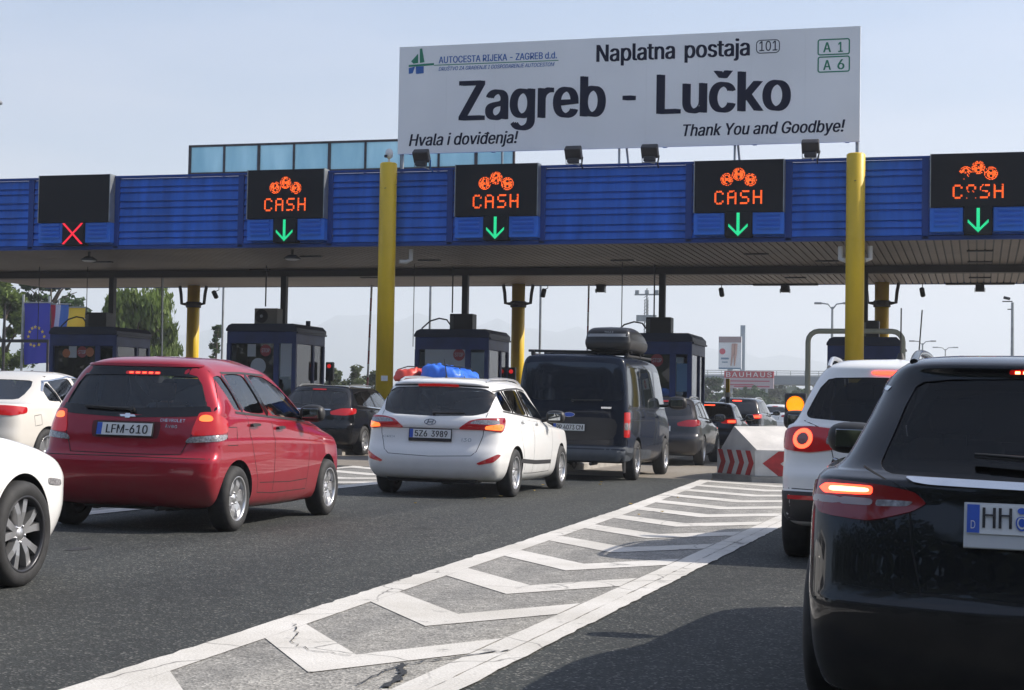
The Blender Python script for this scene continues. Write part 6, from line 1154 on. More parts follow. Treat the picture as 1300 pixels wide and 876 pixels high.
def tree(x, y, h, rad, lb, m, n=5000, droop=.0, seed=1, base=.22, group=None, ls=.16, name='tree', squash=1.0):
    rr = random.Random(seed); g = gz(x); t = thing(name, lb, 'tree', (x, y, g), 0, group); tk = MB(); limbs = []
    tk.tube([(0, 0, 0), (.05, .0, h * .25), (-.05, .05, h * .5), (.0, 0, h * .82)], [h * .028, h * .022, h * .016, h * .005], 8)
    for k in range(11):
        a = rr.uniform(0, 6.28); z0 = h * rr.uniform(base, .72); L_ = rad * rr.uniform(.55, .95); z1 = min(h * .95, z0 + h * rr.uniform(.08, .25))
        e = Vector((L_ * math.cos(a), L_ * math.sin(a), z1)); tk.tube([(0, 0, z0), (e.x * .5, e.y * .5, z0 + (z1 - z0) * .65), e], [h * .009, h * .006, h * .002], 6); limbs.append(e)
    tk.build('trunk', BARK, t); cr = MB(); cl = []
    for k in range(46):
        u = rr.uniform(-1, 1); a = rr.uniform(0, 6.28); r_ = rr.uniform(.35, 1) ** .6; z = h * base + (h - h * base) * (u * .5 + .5); pr = math.sqrt(max(.05, 1 - (u * .93) ** 2)) * (1 - .25 * (u > .3)); cl.append((Vector((rad * pr * r_ * math.cos(a), rad * pr * r_ * math.sin(a), z)), rr.uniform(.16, .34) * rad))
    vs = []; fs = []
    for k in range(n):
        c, cr_ = cl[rr.randrange(len(cl))]; d = Vector((rr.gauss(0, 1), rr.gauss(0, 1), rr.gauss(0, .75) * squash)); d = d / max(.5, d.length) * cr_ * rr.uniform(.4, 1.12); p = c + d
        if droop: p.z -= droop * rr.random() ** 2 * h * .28
        a, b_ = rr.uniform(0, 6.28), rr.gauss(0, .6); s = ls * rr.uniform(.6, 1.4); U = Vector((math.cos(a), math.sin(a), b_)).normalized() * s; V = U.cross(Vector((rr.gauss(0, 1), rr.gauss(0, 1), rr.gauss(0, 1)))).normalized() * s * .5
        if droop: U = (U * .5 + Vector((0, 0, -s * 1.1)))
        i = len(vs); vs += [p - U, p + V * .9, p + U, p - V]; fs.append((i, i + 1, i + 2, i + 3))
    cr.add(vs, fs); cr.build('crown', m, t); return t
def at_far(px, Yq): p = atY(px, 470, Yq); return p.x
def tree_px(px, ytop, wpx, Yq, lb, m, **k):
    x = at_far(px, Yq); zt = atY(px, ytop, Yq).z - gz(x); w_ = wpx / FPX * Yq * 1.05; return tree(x, Yq, zt, w_ / 2, lb, m, **k)
tree_px(174, 370, 122, 82, 'broad willow-like tree behind the far left booth', LEAF_A, n=22000, droop=.6, seed=4, ls=.17, base=.12)
tree_px(4, 355, 84, 78, 'tall fresh green tree at the left edge behind the railing', LEAF_A, n=18000, seed=8, ls=.15, base=.05)
tree_px(62, 330, 92, 95, 'dark spreading conifer whose branches show under the canopy above the flags', LEAF_B, n=4200, seed=12, ls=.20, base=.45, squash=.35)
tree_px(274, 412, 22, 90, 'slim dark young tree right of the rear left yellow column', LEAF_B, n=1500, seed=15, ls=.13, base=.05)
hg = 'bushes behind the booths in the gap right of the second booth'
for k, (px, yt, w_) in enumerate([(428, 470, 40), (450, 468, 42), (474, 474, 34)]): tree_px(px, yt, w_, 95 + k * 4, ('low olive bush right of the second booth', 'rounded olive bush left of the raised striped barrier', 'low olive bush behind the left yellow column')[k], LEAF_C, n=2600, seed=30 + k, ls=.14, base=.0, group=hg, name='bush')
fr_ = [(905, 484, 40), (930, 494, 40), (955, 496, 50), (985, 492, 60), (1020, 496, 50), (1050, 492, 60), (890, 492, 40), (640, 500, 60), (720, 498, 60), (560, 500, 60), (1160, 500, 90), (1250, 500, 110), (1350, 498, 90)]
for k, (px, yt, w_) in enumerate(fr_):
    lbx = ['leafy tree at the end of the queue right of the fourth booth', 'tree under the red store board', 'tree beneath the overpass left part', 'wide tree left of the amber light', 'tree behind the amber light', 'tree beyond the pipe guard', 'tree hidden mostly by the graphite estate', 'distant tree left of the van', 'distant tree behind the van', 'distant tree behind the poster booth', 'distant tree right of the white off-roader roof', 'distant tree beyond the black estate', 'distant tree at the right edge'][k]
    tree_px(px, yt, w_, 190 + (k * 37) % 60, lbx, LEAF_C if k % 2 else LEAF_B, n=2200, seed=50 + k, ls=.34, base=.03, group='trees along the motorway beyond the plaza')
tag(None or (lambda: (lambda mb: mb.build('far_wood', LEAF_B))((lambda mb, rr: [mb.add([(x, y, z), (x + s, y + .3, z + s * .3), (x + s * .4, y, z + s)], [(0, 1, 2)]) for x, y, z, s in [(lambda a, d: (d * math.sin(a), d * math.cos(a), rr.random() ** .7 * (6 + 2.5 * math.sin(a * 37) + 1.5 * math.sin(a * 91)) - 1, rr.uniform(.8, 2.2)))(R(rr.uniform(-40, 12)), rr.uniform(420, 520)) for _ in range(16000)]] and mb)(MB(), random.Random(9))))(), 'far low line of woodland along the horizon', 'woodland', kind='stuff')

# far boards and lamps
def board_px(name, x0, x1, y0, y1, Yq, lb, cat): a, b_ = atY(x0, y0, Yq), atY(x1, y1, Yq); t = thing(name, lb, cat, ((a.x + b_.x) / 2, Yq, gz(a.x))); return t, b_.x - a.x, a.z - gz(a.x), b_.z - gz(a.x)
Yq = 230; t, w_, zt, zb = board_px('advert_board', 912.5, 941, 427, 469, Yq, 'tall white advertising board with a pair of legs on it, beside a pale tower', 'advert board')
m_ = MB(); m_.box((0, .2, (zt + zb) / 2), (w_, .4, zt - zb)); m_.build('panel', mat('advert_white', (.70, .72, .74), .5), t)
m_ = MB(); m_.box((0, -.02, zt - .45), (w_ * .98, .03, .8)); m_.build('header_strip', mat('advert_header', (.28, .20, .21), .6), t)
m_ = MB(); m_.tube([(w_ * .14, -.05, zt - 1.0), (w_ * .12, -.05, zt - 2.4), (w_ * .05, -.05, zb + .5)], [.22, .2, .08], 8); m_.tube([(w_ * .26, -.05, zt - 1.0), (w_ * .24, -.05, zt - 2.4), (w_ * .20, -.05, zb + .5)], [.22, .2, .08], 8); m_.build('printed_legs', mat('advert_legs', (.50, .30, .25), .7), t)
m_ = MB(); m_.add([(-w_ * .33 + .42 * math.cos(2 * math.pi * k / 20), -.03, (zt + zb) / 2 + .2 + .42 * math.sin(2 * math.pi * k / 20)) for k in range(20)], [list(range(20))]); m_.build('red_disc', mat('advert_red', (.55, .04, .08), .6), t)
m_ = MB(); m_.box((-w_ * .22, -.03, zb + 1.5), (w_ * .34, .02, .25)); m_.box((-w_ * .22, -.03, zb + 1.0), (w_ * .25, .02, .15)); m_.box((0, -.03, zb + .12), (w_ * .96, .02, .22)); m_.build('text_bars', mat('advert_text', (.12, .22, .32), .6), t)
m_ = MB(); m_.box((0, .3, zb / 2), (.7, .4, zb)); m_.build('leg', STEEL, t)
tw, w2, z2, z3 = board_px('tower', 940.5, 945.5, 413, 500, Yq + 4, 'pale blue-grey tower rising just behind the advertising board', 'tower'); m_ = MB(); m_.box((0, 0, z2 / 2), (w2, w2, z2)); m_.build('shaft', mat('tower_grey', (.28, .33, .38), .6), tw)
m_ = MB(); [m_.box((0, -w2 / 2 - .01, z2 * (.3 + .1 * k)), (w2 * 1.02, .03, .06)) for k in range(7)]; m_.build('joints', STEEL, tw)
Yq = 210; t, w_, zt, zb = board_px('store_board', 919.5, 982, 471, 493.5, Yq, 'red and white roadside store board reading BAUHAUS below the advert board', 'store board')
m_ = MB(); m_.box((0, .2, zt - .42), (w_, .4, .86)); m_.build('red_panel', mat('store_red', (.42, .02, .03), .5), t); m_ = MB(); m_.box((0, .2, (zt - .86 + zb) / 2), (w_, .36, zt - .86 - zb)); m_.build('white_panel', mat('store_white', (.45, .36, .38), .6), t)
m_ = MB(); put_text(m_, 'BAUHAUS', .58, Vector((0, -.02, zt - .72)), (1, 0, 0), (0, 0, 1), width=w_ * .92, anchor='c', bold=.02, spacing=1.2); m_.build('lettering', mat('store_letter', (.66, .66, .66), .6), t)
m_ = MB(); 
for zz, k0, k1 in ((zt - 1.25, -.40, .42), (zt - 1.7, -.38, .1), (zb + .25, -.30, .42)): m_.box(((k0 + k1) / 2 * w_, -.002, zz), ((k1 - k0) * w_, .02, .16))
m_.build('text_lines', mat('store_lines', (.40, .06, .10), .6), t); m_ = MB(); [m_.box((sx * w_ * .36, .2, zb / 2), (.3, .3, zb)) for sx in (-1, 1)]; m_.build('legs', STEEL, t)
Yq = 240; a, b_ = atY(983, 476, Yq), atY(1060, 490, Yq); t = thing('overpass', 'grey road overpass crossing behind the store board and the pipe guard', 'overpass', ((a.x + b_.x) / 2, Yq, gz(a.x))); z1, z0 = a.z - gz(a.x), b_.z - gz(a.x); GRYC = mat('overpass_concrete', (.20, .23, .25), .7)
m_ = MB(); m_.box((-9, 4, (z0 + z1) / 2), (b_.x - a.x + 30, 8, (z1 - z0) * .85)); m_.build('deck', GRYC, t); m_ = MB(); [m_.box((sx, 4, z0 / 2), (1.2, 5, z0)) for sx in (-22, -9, 3)]; m_.build('pier', GRYC, t)
m_ = MB(); [m_.tube([(-22, .1, z1 + .3 * k), (14, .1, z1 + .3 * k)], .05, 6) for k in (0, 1, 2)]; [m_.tube([(-22 + q * 2, .1, z1 - .5), (-22 + q * 2, .1, z1 + .6)], .05, 6) for q in range(19)]; m_.build('parapet_rail', STEEL, t)
def lamp_post(px, ytop, wpx, Yq, lb, double=True):
    x = at_far(px, Yq); g = gz(x); z = atY(px, ytop, Yq).z - g; w_ = wpx / FPX * Yq; t = thing('street_lamp', lb, 'street lamp', (x, Yq, g), 0, 'street lamps beyond the plaza')
    p_ = MB(); p_.tube([(0, 0, 0), (0, 0, z * .5), (0, 0, z - .2)], [.11, .09, .06], 8); p_.build('pole', STEEL, t)
    for sg in ((1, -1) if double else (-1,)):
        a_ = MB(); a_.tube([(0, 0, z - .35), (sg * w_ * .12, 0, z - .05), (sg * w_ * .3, 0, z)], .045, 6); a_.build('arm', STEEL, t); h_ = MB(); h_.box((sg * w_ * .40, 0, z), (w_ * .22, .28, .12), bev=.04); h_.build('lamp_head', STEEL, t)
lamp_post(1056, 385, 44, 95, 'double-armed street lamp just left of the right yellow column')
lamp_post(1171, 433, 32, 150, 'double-armed street lamp right of the raised dark barrier boom')
lamp_post(1200, 441, 30, 190, 'second double-armed street lamp right of the dark barrier boom')
lamp_post(1232, 452, 26, 240, 'farthest double-armed street lamp, low above the black estate roof')
x = at_far(1285, 88); g = gz(x); z = atY(1285, 384, 88).z - g; t = thing('camera_mast', 'single mast with a camera arm at the right edge', 'mast', (x, 88, g)); MB().tube([(0, 0, 0), (0, 0, z)], [.11, .07], 8).build('pole', STEEL, t); m_ = MB(); m_.box((-.25, 0, z + .05), (.5, .05, .05)); m_.box((-.28, 0, z + .22), (.34, .16, .14), bev=.03, rot=Matrix.Rotation(R(14), 3, 'Y')); m_.box((-.12, 0, z - .35), (.25, .05, .05)); m_.build('camera_head', DARK, t)
x = at_far(820, 130); g = gz(x); z = atY(820, 374, 130).z - g; t = thing('antenna_mast', 'slim lattice mast with two crossbars above the fourth booth', 'mast', (x, 130, g)); m_ = MB(); 
for sx, sy in ((-.2, -.2), (.2, -.2), (0, .2)): m_.tube([(sx, sy, 0), (sx * .6, sy * .6, z - .4)], .045, 5)
for k in range(40): zz = z * k / 40; m_.tube([(-.2, -.2, zz), (.2, -.2, zz + z / 40)], .03, 4)
m_.build('lattice', STEEL, t); m_ = MB(); m_.box((0, 0, z), (2.0, .1, .12)); m_.box((0, 0, z - 1.9), (1.6, .5, .5)); [m_.box((sx, 0, z + .2), (.3, .2, .3)) for sx in (-.8, 0, .8)]; m_.tube([(0, 0, z - 2), (0, 0, z + .5)], .06, 6); m_.build('floodlight_bars', STEEL, t)
# lamp mast just outside the left edge: heads and rods reach into view
Yq = 33; x = atY(-22, 140, Yq).x; g = gz(x); t = thing('light_mast', 'tall light mast mostly outside the left edge, its lamp heads reaching into view', 'mast', (x, Yq, g)); z = atY(0, 130, Yq).z - g; MB().tube([(0, 0, 0), (0, 0, z + .6)], [.14, .09], 10).build('pole', STEEL, t)
m_ = MB(); m_.box((.30, 0, z), (.34, .2, .10), bev=.04); m_.box((.26, 0, z - .43), (.20, .16, .12), bev=.03); m_.build('lamp_head', STEEL, t); m_ = MB(); m_.tube([(0, 0, z + .12), (.36, 0, z + .12)], .012, 6); m_.tube([(0, 0, z - .56), (.46, 0, z - .33)], .012, 6); m_.tube([(0, 0, z - .9), (.36, 0, z - .9)], .012, 6); m_.build('rods', STEEL, t)
# ------------------------------------------------------------------ the cars
def at_wheel(px, py, wx, ro, head):
    g = G(px, py); h = R(head); f = Vector((math.sin(h), math.cos(h), 0)); r = Vector((math.cos(h), -math.sin(h), 0))
    p = g - r * wx - f * ro; p.z = gz(p.x); return p
def at_point(px, py, dep, lx, ly, head):
    g = D(px, py, dep); h = R(head); f = Vector((math.sin(h), math.cos(h), 0)); r = Vector((math.cos(h), -math.sin(h), 0))
    p = g - r * lx - f * ly; p.z = gz(p.x); return p
P_RED = paint('red_paint', (0.32, 0.010, 0.026), 0.25, 0.30)
P_WHITE = paint('white_paint', (0.82, 0.82, 0.81), 0.0, 0.3)
P_PEARL = paint('pearl_paint', (0.66, 0.63, 0.58), 0.0, 0.3)
P_BLACK = paint('black_paint', (0.008, 0.009, 0.012), 0.0, 0.2)
P_NAVY = paint('navy_paint', (0.006, 0.011, 0.024), 0.0, 0.25)
P_NAVY.node_tree.nodes['Principled BSDF'].inputs['Coat Weight'].default_value = .4
P_GREY = paint('graphite_paint', (0.040, 0.040, 0.045), 0.5, 0.3)
P_BLUE = paint('midnight_paint', (0.012, 0.016, 0.05), 0.2, 0.25)
P_BUMP = mat('grey_bumper_plastic', (0.075, 0.085, 0.10), 0.55, noise=(4, .2, 3))

def plate_text(parts):
    """parts: (text, x from left edge, width or None, height)"""
    def draw(t, p, U, V, w, h):
        for tx, x, wd, ht in parts: put_text(t, tx, ht, p - U * (w / 2) + U * x - V * (ht / 2), U, V, width=wd, bold=.03)
    return draw

# ---- red hatchback
C = dict(L=3.88, E=(.24, .5), n=(3.0, 2.3), ax=(.62, 3.10), step=.04, rows=[
 (.21, .17, .19, .34, 3.66, .64), (.25, .20, .22, .13, 3.78, .76), (.36, .30, .32, .04, 3.85, .815), (.50, .50, .48, .0, 3.88, .835),
 (.64, .66, .62, .015, 3.86, .838), (.685, .71, .66, .07, 3.85, .836), (.80, .79, .70, .10, 3.83, .836), (.825, .815, .72, .103, 3.82, .828), (.90, .87, .75, .12, 3.78, .824), (1.02, .97, .82, .155, 3.62, .80, {'wf': .68}),
 (1.045, .995, .97, .17, 2.92, .782, {'wf': .775, 'wr': .765}), (1.25, 1.23, 1.20, .255, 2.50, .70, {'wf': .695, 'wr': .685}), (1.42, 1.435, 1.36, .33, 2.12, .595, {'wf': .59, 'wr': .58}), (1.465, 1.495, 1.42, .35, 1.95, .53),
 (1.505, 1.55, 1.46, .52, 1.80, .36), (1.515, 1.565, 1.47, .62, 1.75, 0)],
 wheel=(.293, .198, .185, .735, (6, .075, .095, 0), ALLOY), gap=.06,
 cabin=(.62, 1.43, .52, .68, 2.05, 2.45, .66, .52), rear_cut=.72, front_cut=2.0,
 win=dict(side=[[(.44, 1.37), (.60, 1.39), (.80, 1.075), (.66, 1.085)], [(.66, 1.40), (1.12, 1.41), (1.36, 1.045), (.86, 1.065)], [(1.22, 1.41), (1.64, 1.395), (1.95, 1.30), (2.42, 1.03), (2.40, 1.0), (1.46, 1.035)]],
          rear=[(-.53, 1.395), (.53, 1.395), (.665, 1.075), (.0, 1.055), (-.665, 1.075)], front=[(-.52, 1.38), (.52, 1.38), (.68, 1.03), (-.68, 1.03)]),
 trim=[([(.66, 1.41), (1.12, 1.42), (1.66, 1.41)], .02, TRIM), ([(1.17, 1.40), (1.41, 1.04)], .075, GLOSSBLK), ([(.63, 1.385), (.83, 1.07)], .04, GLOSSBLK), ([(.66, 1.06), (1.4, 1.025), (2.42, .985)], .022, TRIM), ([(2.30, 1.03), (2.42, 1.02)], .07, TRIM)],
 seams=[[(.845, 1.06), (.87, .90), (.98, .62), (1.07, .45), (1.09, .33)], [(1.39, 1.03), (1.46, .80), (1.46, .33)], [(2.42, .99), (2.47, .8), (2.40, .33)], [(1.09, .33), (1.46, .31), (2.40, .31)], [(.40, .93), (.60, .93), (.60, .77), (.40, .77), (.40, .93)], [(1.12, .42), (1.9, .40), (2.4, .41)]],
 rseams=[[(-.66, 1.055), (-.56, .83), (-.50, .685), (0, .68), (.50, .685), (.56, .83), (.66, 1.055)], [(-.80, .655), (0, .66), (.80, .655)]],
 handles=[(.98, .945), (1.60, .915)], handle_mat=TRIM, mirror=(.90, 2.28, 1.06, .95))
RED, cb = make_car('red_hatchback', 'red five-door hatchback with brake lights on, left of the striped road marking', 'car', at_wheel(286, 674.5, .74, .62, -3.0), -3.0, C, P_RED)
# black glass border round the rear window
ribbon(cb, rounded([(-.56, 1.412), (.56, 1.412), (.705, 1.065), (.0, 1.035), (-.705, 1.065)], .08), cb.rear(), .085, .0025, True).build('window_surround', GLOSSBLK, RED)
patch(cb, rounded([(-.53, 1.468), (.53, 1.468), (.52, 1.447), (-.52, 1.447)], .1), cb.rear(), .012, .06).build('roof_spoiler', P_RED, RED)
ll = lamp(cb, RED, 'tail_lamp', [(.615, .2, 1.055), (.74, .25, 1.06), (.83, .38, .98), (.825, .36, .878), (.55, .15, .845)], LAMP_RED, .008)
lamp(cb, RED, 'reversing_lens', [(.55, .15, .839), (.825, .36, .871), (.82, .34, .825), (.78, .26, .808), (.52, .12, .785)], LAMP_CLEAR, .008, parent=ll)
lamp(cb, RED, 'brake_bulb', [(.63, .2, 1.03), (.71, .25, 1.03), (.72, .25, .975), (.63, .15, .975)], LAMP_AMB, .010, parent=ll, rnd=.25)
patch(cb, rounded([(-.12, 1.405), (.20, 1.405), (.20, 1.375), (-.12, 1.375)], .1), cb.rear(), .006, .05).build('high_brake_lamp', LAMP_RED, RED)
hb = MB()
for k in range(5): q = patch(cb, [(-.085 + k * .06, 1.397), (-.05 + k * .06, 1.397), (-.05 + k * .06, 1.383), (-.085 + k * .06, 1.383)], cb.rear(), .0085, .05); hb.add(q.v, q.f)
hb.build('lamp_cells', LAMP_ON, RED)
patch(cb, rounded([(-.33, .965), (.30, .965), (.29, .815), (-.32, .815)], .06), cb.rear(), .0012, .06).build('plate_recess', mat('recess_shade_red', (.10, .006, .010), .5), RED)  # flat patch in darker body red: the recess shade is put into the colour
number_plate(cb, RED, .888, plate_text([('LFM', .085, .165, .076), ('-', .262, .03, .078), ('610', .30, .165, .076)]), w=.50, x=-.015)
p, n, U, V = rear_frame(cb, 1.008); e = MB(); o = Vector((-.01, p.y, p.z)) + n * .004
e.prism([(-.02, -.022), (.02, -.022), (.025, -.010), (.075, -.010), (.062, .010), (.022, .010), (.018, .022), (-.022, .022), (-.027, .010), (-.075, .010), (-.062, -.010), (-.022, -.010)], o, U, V, .008)
e.build('badge', CHROME, RED)
t = MB(); 
for tx, zz, xx, hh_, ww in (('CHEVROLET', .965, .29, .028, .22), ('Aveo', .912, .34, .036, .11)):
    for ci, chh in enumerate(tx):
        xc = xx + ww * ci / len(tx); p, n, U, V = rear_frame(cb, zz, xc + .01); put_text(t, chh, hh_, Vector((xc, p.y, zz)) + n * .006, U, V, width=ww / len(tx) * .8)
t.build('badge_lettering', CHROME, RED)
wiper(cb, RED, .02, 1.055, -.42, 1.075)
seats(RED, [(-.36, 1.72, .83), (.36, 1.72, .83)]); seats(RED, [(-.38, .98, .72), (.0, .98, .72), (.38, .98, .72)], hr=False)
MB().box((0, 2.52, .82), (1.22, .40, .30), bev=.08).build('dashboard', CABIN, RED, sharp=50)
lm = MB(); lm.lathe([(.178, -.014), (.192, -.012), (.192, .012), (.178, .014), (.178, -.014)], (0, 0, 0), 'Y', 24); lm.v = [(x - .36, y + 2.22 - z * .35, z + .92) for x, y, z in lm.v]; lm.build('steering_wheel', TRIM, RED)
pt = MB()
for x0 in (-.52, .15): pt.box((x0 + .18, .3, .205), (.05, .06, .05))
pt.tube([(.30, .10, .21), (.30, .55, .21)], .022, 10); pt.box((0, .42, .24), (.9, .35, .10), bev=.03); pt.build('exhaust_and_tow_points', TRIM, RED)
gp = MB()
for x in (-.02, .235): gp.box((x, .105, .775), (.03, .012, .02), bev=.004)
gp.build('plate_lamps', LAMP_CLEAR, RED)

RED.scale.x = 1.035
# ---- white estate
C = dict(L=4.485, E=(.30, .5), n=(2.8, 2.3), ax=(.93, 3.58), step=.04, rows=[
 (.22, .17, .19, .34, 4.25, .68), (.25, .20, .22, .10, 4.38, .79), (.36, .30, .34, .02, 4.45, .86), (.48, .50, .50, .0, 4.48, .885),
 (.58, .66, .64, .02, 4.46, .89), (.70, .74, .72, .065, 4.42, .888), (.86, .86, .80, .085, 4.36, .882), (.90, .89, .82, .07, 4.32, .878), (1.03, .96, .87, .115, 4.10, .855, {'wf': .70}),
 (1.06, 1.00, .99, .15, 3.28, .825), (1.24, 1.22, 1.22, .265, 2.85, .755), (1.40, 1.44, 1.38, .37, 2.48, .68), (1.435, 1.49, 1.43, .34, 2.35, .62),
 (1.485, 1.535, 1.47, .40, 2.2, .45), (1.505, 1.55, 1.485, .52, 2.15, 0)],
 wheel=(.316, .21, .20, .775, (5, .06, .085, .32), ALLOY), gap=.045,
 cabin=(.66, 1.42, .55, .62, 2.30, 2.85, .70, .56), rear_cut=.75, front_cut=2.3,
 win=dict(side=[[(.50, 1.345), (.70, 1.37), (.96, 1.10), (.60, 1.125)], [(.80, 1.38), (1.42, 1.40), (1.66, 1.06), (1.04, 1.09)], [(1.54, 1.40), (2.0, 1.375), (2.82, 1.03), (2.80, 1.0), (1.78, 1.05)]],
          rear=[(-.57, 1.395), (0, 1.41), (.57, 1.395), (.695, 1.32), (.66, 1.09), (.50, 1.045), (.0, 1.03), (-.50, 1.045), (-.66, 1.09), (-.695, 1.32)], front=[(-.55, 1.38), (.55, 1.38), (.72, 1.05), (-.72, 1.05)]),
 trim=[([(.50, 1.36), (1.0, 1.40), (1.54, 1.415), (2.02, 1.39)], .022, TRIM), ([(.75, 1.37), (1.0, 1.095)], .05, GLOSSBLK), ([(1.48, 1.395), (1.72, 1.055)], .075, GLOSSBLK), ([(.58, 1.11), (1.7, 1.045), (2.84, .985)], .020, TRIM), ([(1.16, .47), (1.9, .435), (2.85, .42)], .055, TRIM)],
 seams=[[(1.02, 1.08), (1.10, .9), (1.22, .65), (1.36, .42), (1.38, .30)], [(1.70, 1.045), (1.80, .75), (1.78, .30)], [(2.84, .99), (2.90, .7), (2.82, .30)], [(1.38, .30), (1.8, .29), (2.82, .29)]],
 rseams=[[(-.66, 1.09), (-.64, .80), (-.58, .60), (-.52, .545), (0, .525), (.52, .545), (.58, .60), (.64, .80), (.66, 1.09)], [(-.50, .875), (.50, .875)]],
 handles=[(1.24, .98), (1.98, .95)], mirror=(.97, 2.62, 1.05, 1.0))
I30, cb = make_car('white_estate', 'white estate car with slim silver roof rails, directly behind the dark van', 'car', at_wheel(643, 631, .79, .93, -1.0), -1.0, C, P_WHITE)
ll = lamp(cb, I30, 'tail_lamp', [(.36, .08, .895), (.48, .1, .985), (.62, .14, 1.015), (.885, .42, 1.03), (.89, .36, .93), (.86, .26, .84), (.62, .1, .875), (.36, .08, .872)], LAMP_DRED, .008)
lamp(cb, I30, 'indicator_lens', [(.47, .1, .945), (.54, .1, .985), (.64, .14, .998), (.80, .28, .99), (.80, .26, .935)], LAMP_CLEAR, .0105, parent=ll)
lamp(cb, I30, 'brake_lens', [(.66, .15, .92), (.82, .28, .95), (.87, .32, .93), (.845, .26, .865), (.66, .14, .882)], LAMP_AMB, .0115, parent=ll)
lamp(cb, I30, 'rear_reflector', [(.60, .02, .455), (.84, .15, .575), (.87, .2, .56), (.80, .1, .47), (.63, .02, .435)], LAMP_DRED, .006)
patch(cb, rounded([(-.26, 1.44), (0, 1.447), (.26, 1.44), (.26, 1.408), (0, 1.415), (-.26, 1.408)], .1), cb.rear(), .012, .05).build('high_brake_lamp', LAMP_RED, I30)
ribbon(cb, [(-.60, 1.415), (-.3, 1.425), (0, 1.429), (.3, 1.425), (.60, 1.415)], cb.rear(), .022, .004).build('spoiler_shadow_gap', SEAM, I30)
number_plate(cb, I30, .805, plate_text([('5Z6', .065, .16, .076), ('3989', .275, .205, .076)]), w=.52, fh=.03)
p, n, U, V = rear_frame(cb, .955); e = MB(); o = Vector((-.01, p.y, .955)) + n * .006
ring = [(.075 * math.cos(a), .040 * math.sin(a)) for a in [2 * math.pi * k / 28 for k in range(28)]]; ri = [(x * .86, y * .80) for x, y in ring]
e.add([o + U * x + V * y for x, y in ring] + [o + U * x + V * y for x, y in ri], [(k, (k + 1) % 28, 28 + (k + 1) % 28, 28 + k) for k in range(28)])
e.prism([(-.045, -.028), (-.032, -.028), (-.012, .030), (-.025, .030)], o, U, V, .003); e.prism([(.018, -.030), (.030, -.030), (.048, .026), (.036, .026)], o, U, V, .003); e.prism([(-.036, -.010), (.024, -.002), (.032, .010), (-.028, .004)], o, U, V, .003)
e.build('badge', mat('badge_steel', (.22, .22, .23), .25, 1.0), I30)
t = MB(); put_text(t, 'i30', .045, Vector((.40, p.y - .02, .715)) + n * .02, U, V, width=.12); put_text(t, 'CRDi', .026, Vector((-.60, p.y - .0, .74)) + n * .02, U, V, width=.15)
t.build('badge_lettering', mat('badge_grey', (.25, .26, .27), .3, .8), I30)
wiper(cb, I30, .02, 1.045, .40, 1.06)
seats(I30, [(-.38, 2.05, .84), (.38, 2.05, .84)]); seats(I30, [(-.40, 1.20, .74), (.0, 1.20, .74), (.40, 1.20, .74)], hr=False)
MB().box((0, 2.85, .84), (1.3, .40, .28), bev=.08).build('dashboard', CABIN, I30, sharp=50)
for sg in (1, -1):
    rl = MB(); pts = []
    for k in range(12):
        y = .55 + k * .17; l, nn = cb.hit((sg * .55, y, 3), (0, 0, -1)); pts.append(l + Vector((0, 0, .035 if 0 < k < 11 else .004)))
    rl.tube(pts, .014, 8); rl.build('roof_rail', ALLOY, I30)
an = MB(); l, nn = cb.hit((.02, .62, 3), (0, 0, -1)); an.tube([l, l + Vector((0, 0, .03)), l + Vector((0, -.12, .24))], [.02, .008, .004], 8); an.build('aerial', TRIM, I30)
bp = MB(); bp.box((0, .30, .24), (1.15, .3, .10), bev=.04); bp.build('bumper_underside', TRIM, I30)

I30.scale.x = 1.05
# ---- dark van
C = dict(L=4.86, E=(.14, .4), n=(4.2, 2.6), ax=(.95, 3.88), step=.055, rows=[
 (.30, .26, .26, .22, 4.6, .80), (.33, .30, .30, .05, 4.7, .90), (.45, .42, .40, .0, 4.82, .955), (.53, .55, .55, .0, 4.85, .97),
 (.555, .58, .58, .05, 4.85, .972), (.95, .90, .80, .055, 4.8, .985), (1.15, 1.10, .95, .06, 4.65, .98), (1.20, 1.17, 1.18, .065, 4.35, .972),
 (1.6, 1.6, 1.55, .095, 4.05, .935), (1.93, 1.93, 1.9, .13, 3.78, .885), (2.02, 2.02, 1.99, .17, 3.65, .82), (2.055, 2.07, 2.03, .26, 3.55, .55), (2.06, 2.075, 2.04, .34, 3.5, 0)],
 wheel=(.335, .215, .215, .86, (7, .05, .06, 0), ALLOY), gap=.06,
 win=dict(side=[[(.24, 1.86), (1.16, 1.88), (1.16, 1.22), (.22, 1.23)], [(1.24, 1.88), (2.44, 1.88), (2.44, 1.22), (1.24, 1.22)], [(2.62, 1.86), (3.55, 1.84), (4.12, 1.28), (4.10, 1.20), (2.62, 1.22)]],
          rear=[(-.84, 1.93), (.80, 1.93), (.88, 1.30), (-.88, 1.30)], front=[(-.75, 1.85), (.75, 1.85), (.85, 1.25), (-.85, 1.25)]),
 gl=(mat('van_glass', (.012, .016, .018), .04, spec=.9), mat('van_rear_glass', (.004, .008, .02), .06, spec=.7)),
 seams=[[(1.20, 1.95), (1.20, .40)], [(2.54, 1.95), (2.54, .40)], [(.22, 1.0), (4.0, .98)], [(.22, 1.20), (3.9, 1.19)]],
 rseams=[[(-.90, .60), (.90, .60)], [(-.905, 1.98), (-.93, 1.2), (-.92, .60)], [(.905, 1.98), (.93, 1.2), (.92, .60)], [(-.55, 1.10), (.45, 1.10)]],
 handles=[(1.35, 1.05), (2.75, 1.05)], mirror=(1.16, 3.85, 1.32, 1.35))
VAN, cb = make_car('dark_van', 'dark navy van with wide black rear glass and a roof box on top', 'van', at_wheel(802, 609.7, .87, .95, -1.2), -1.2, C, P_NAVY)
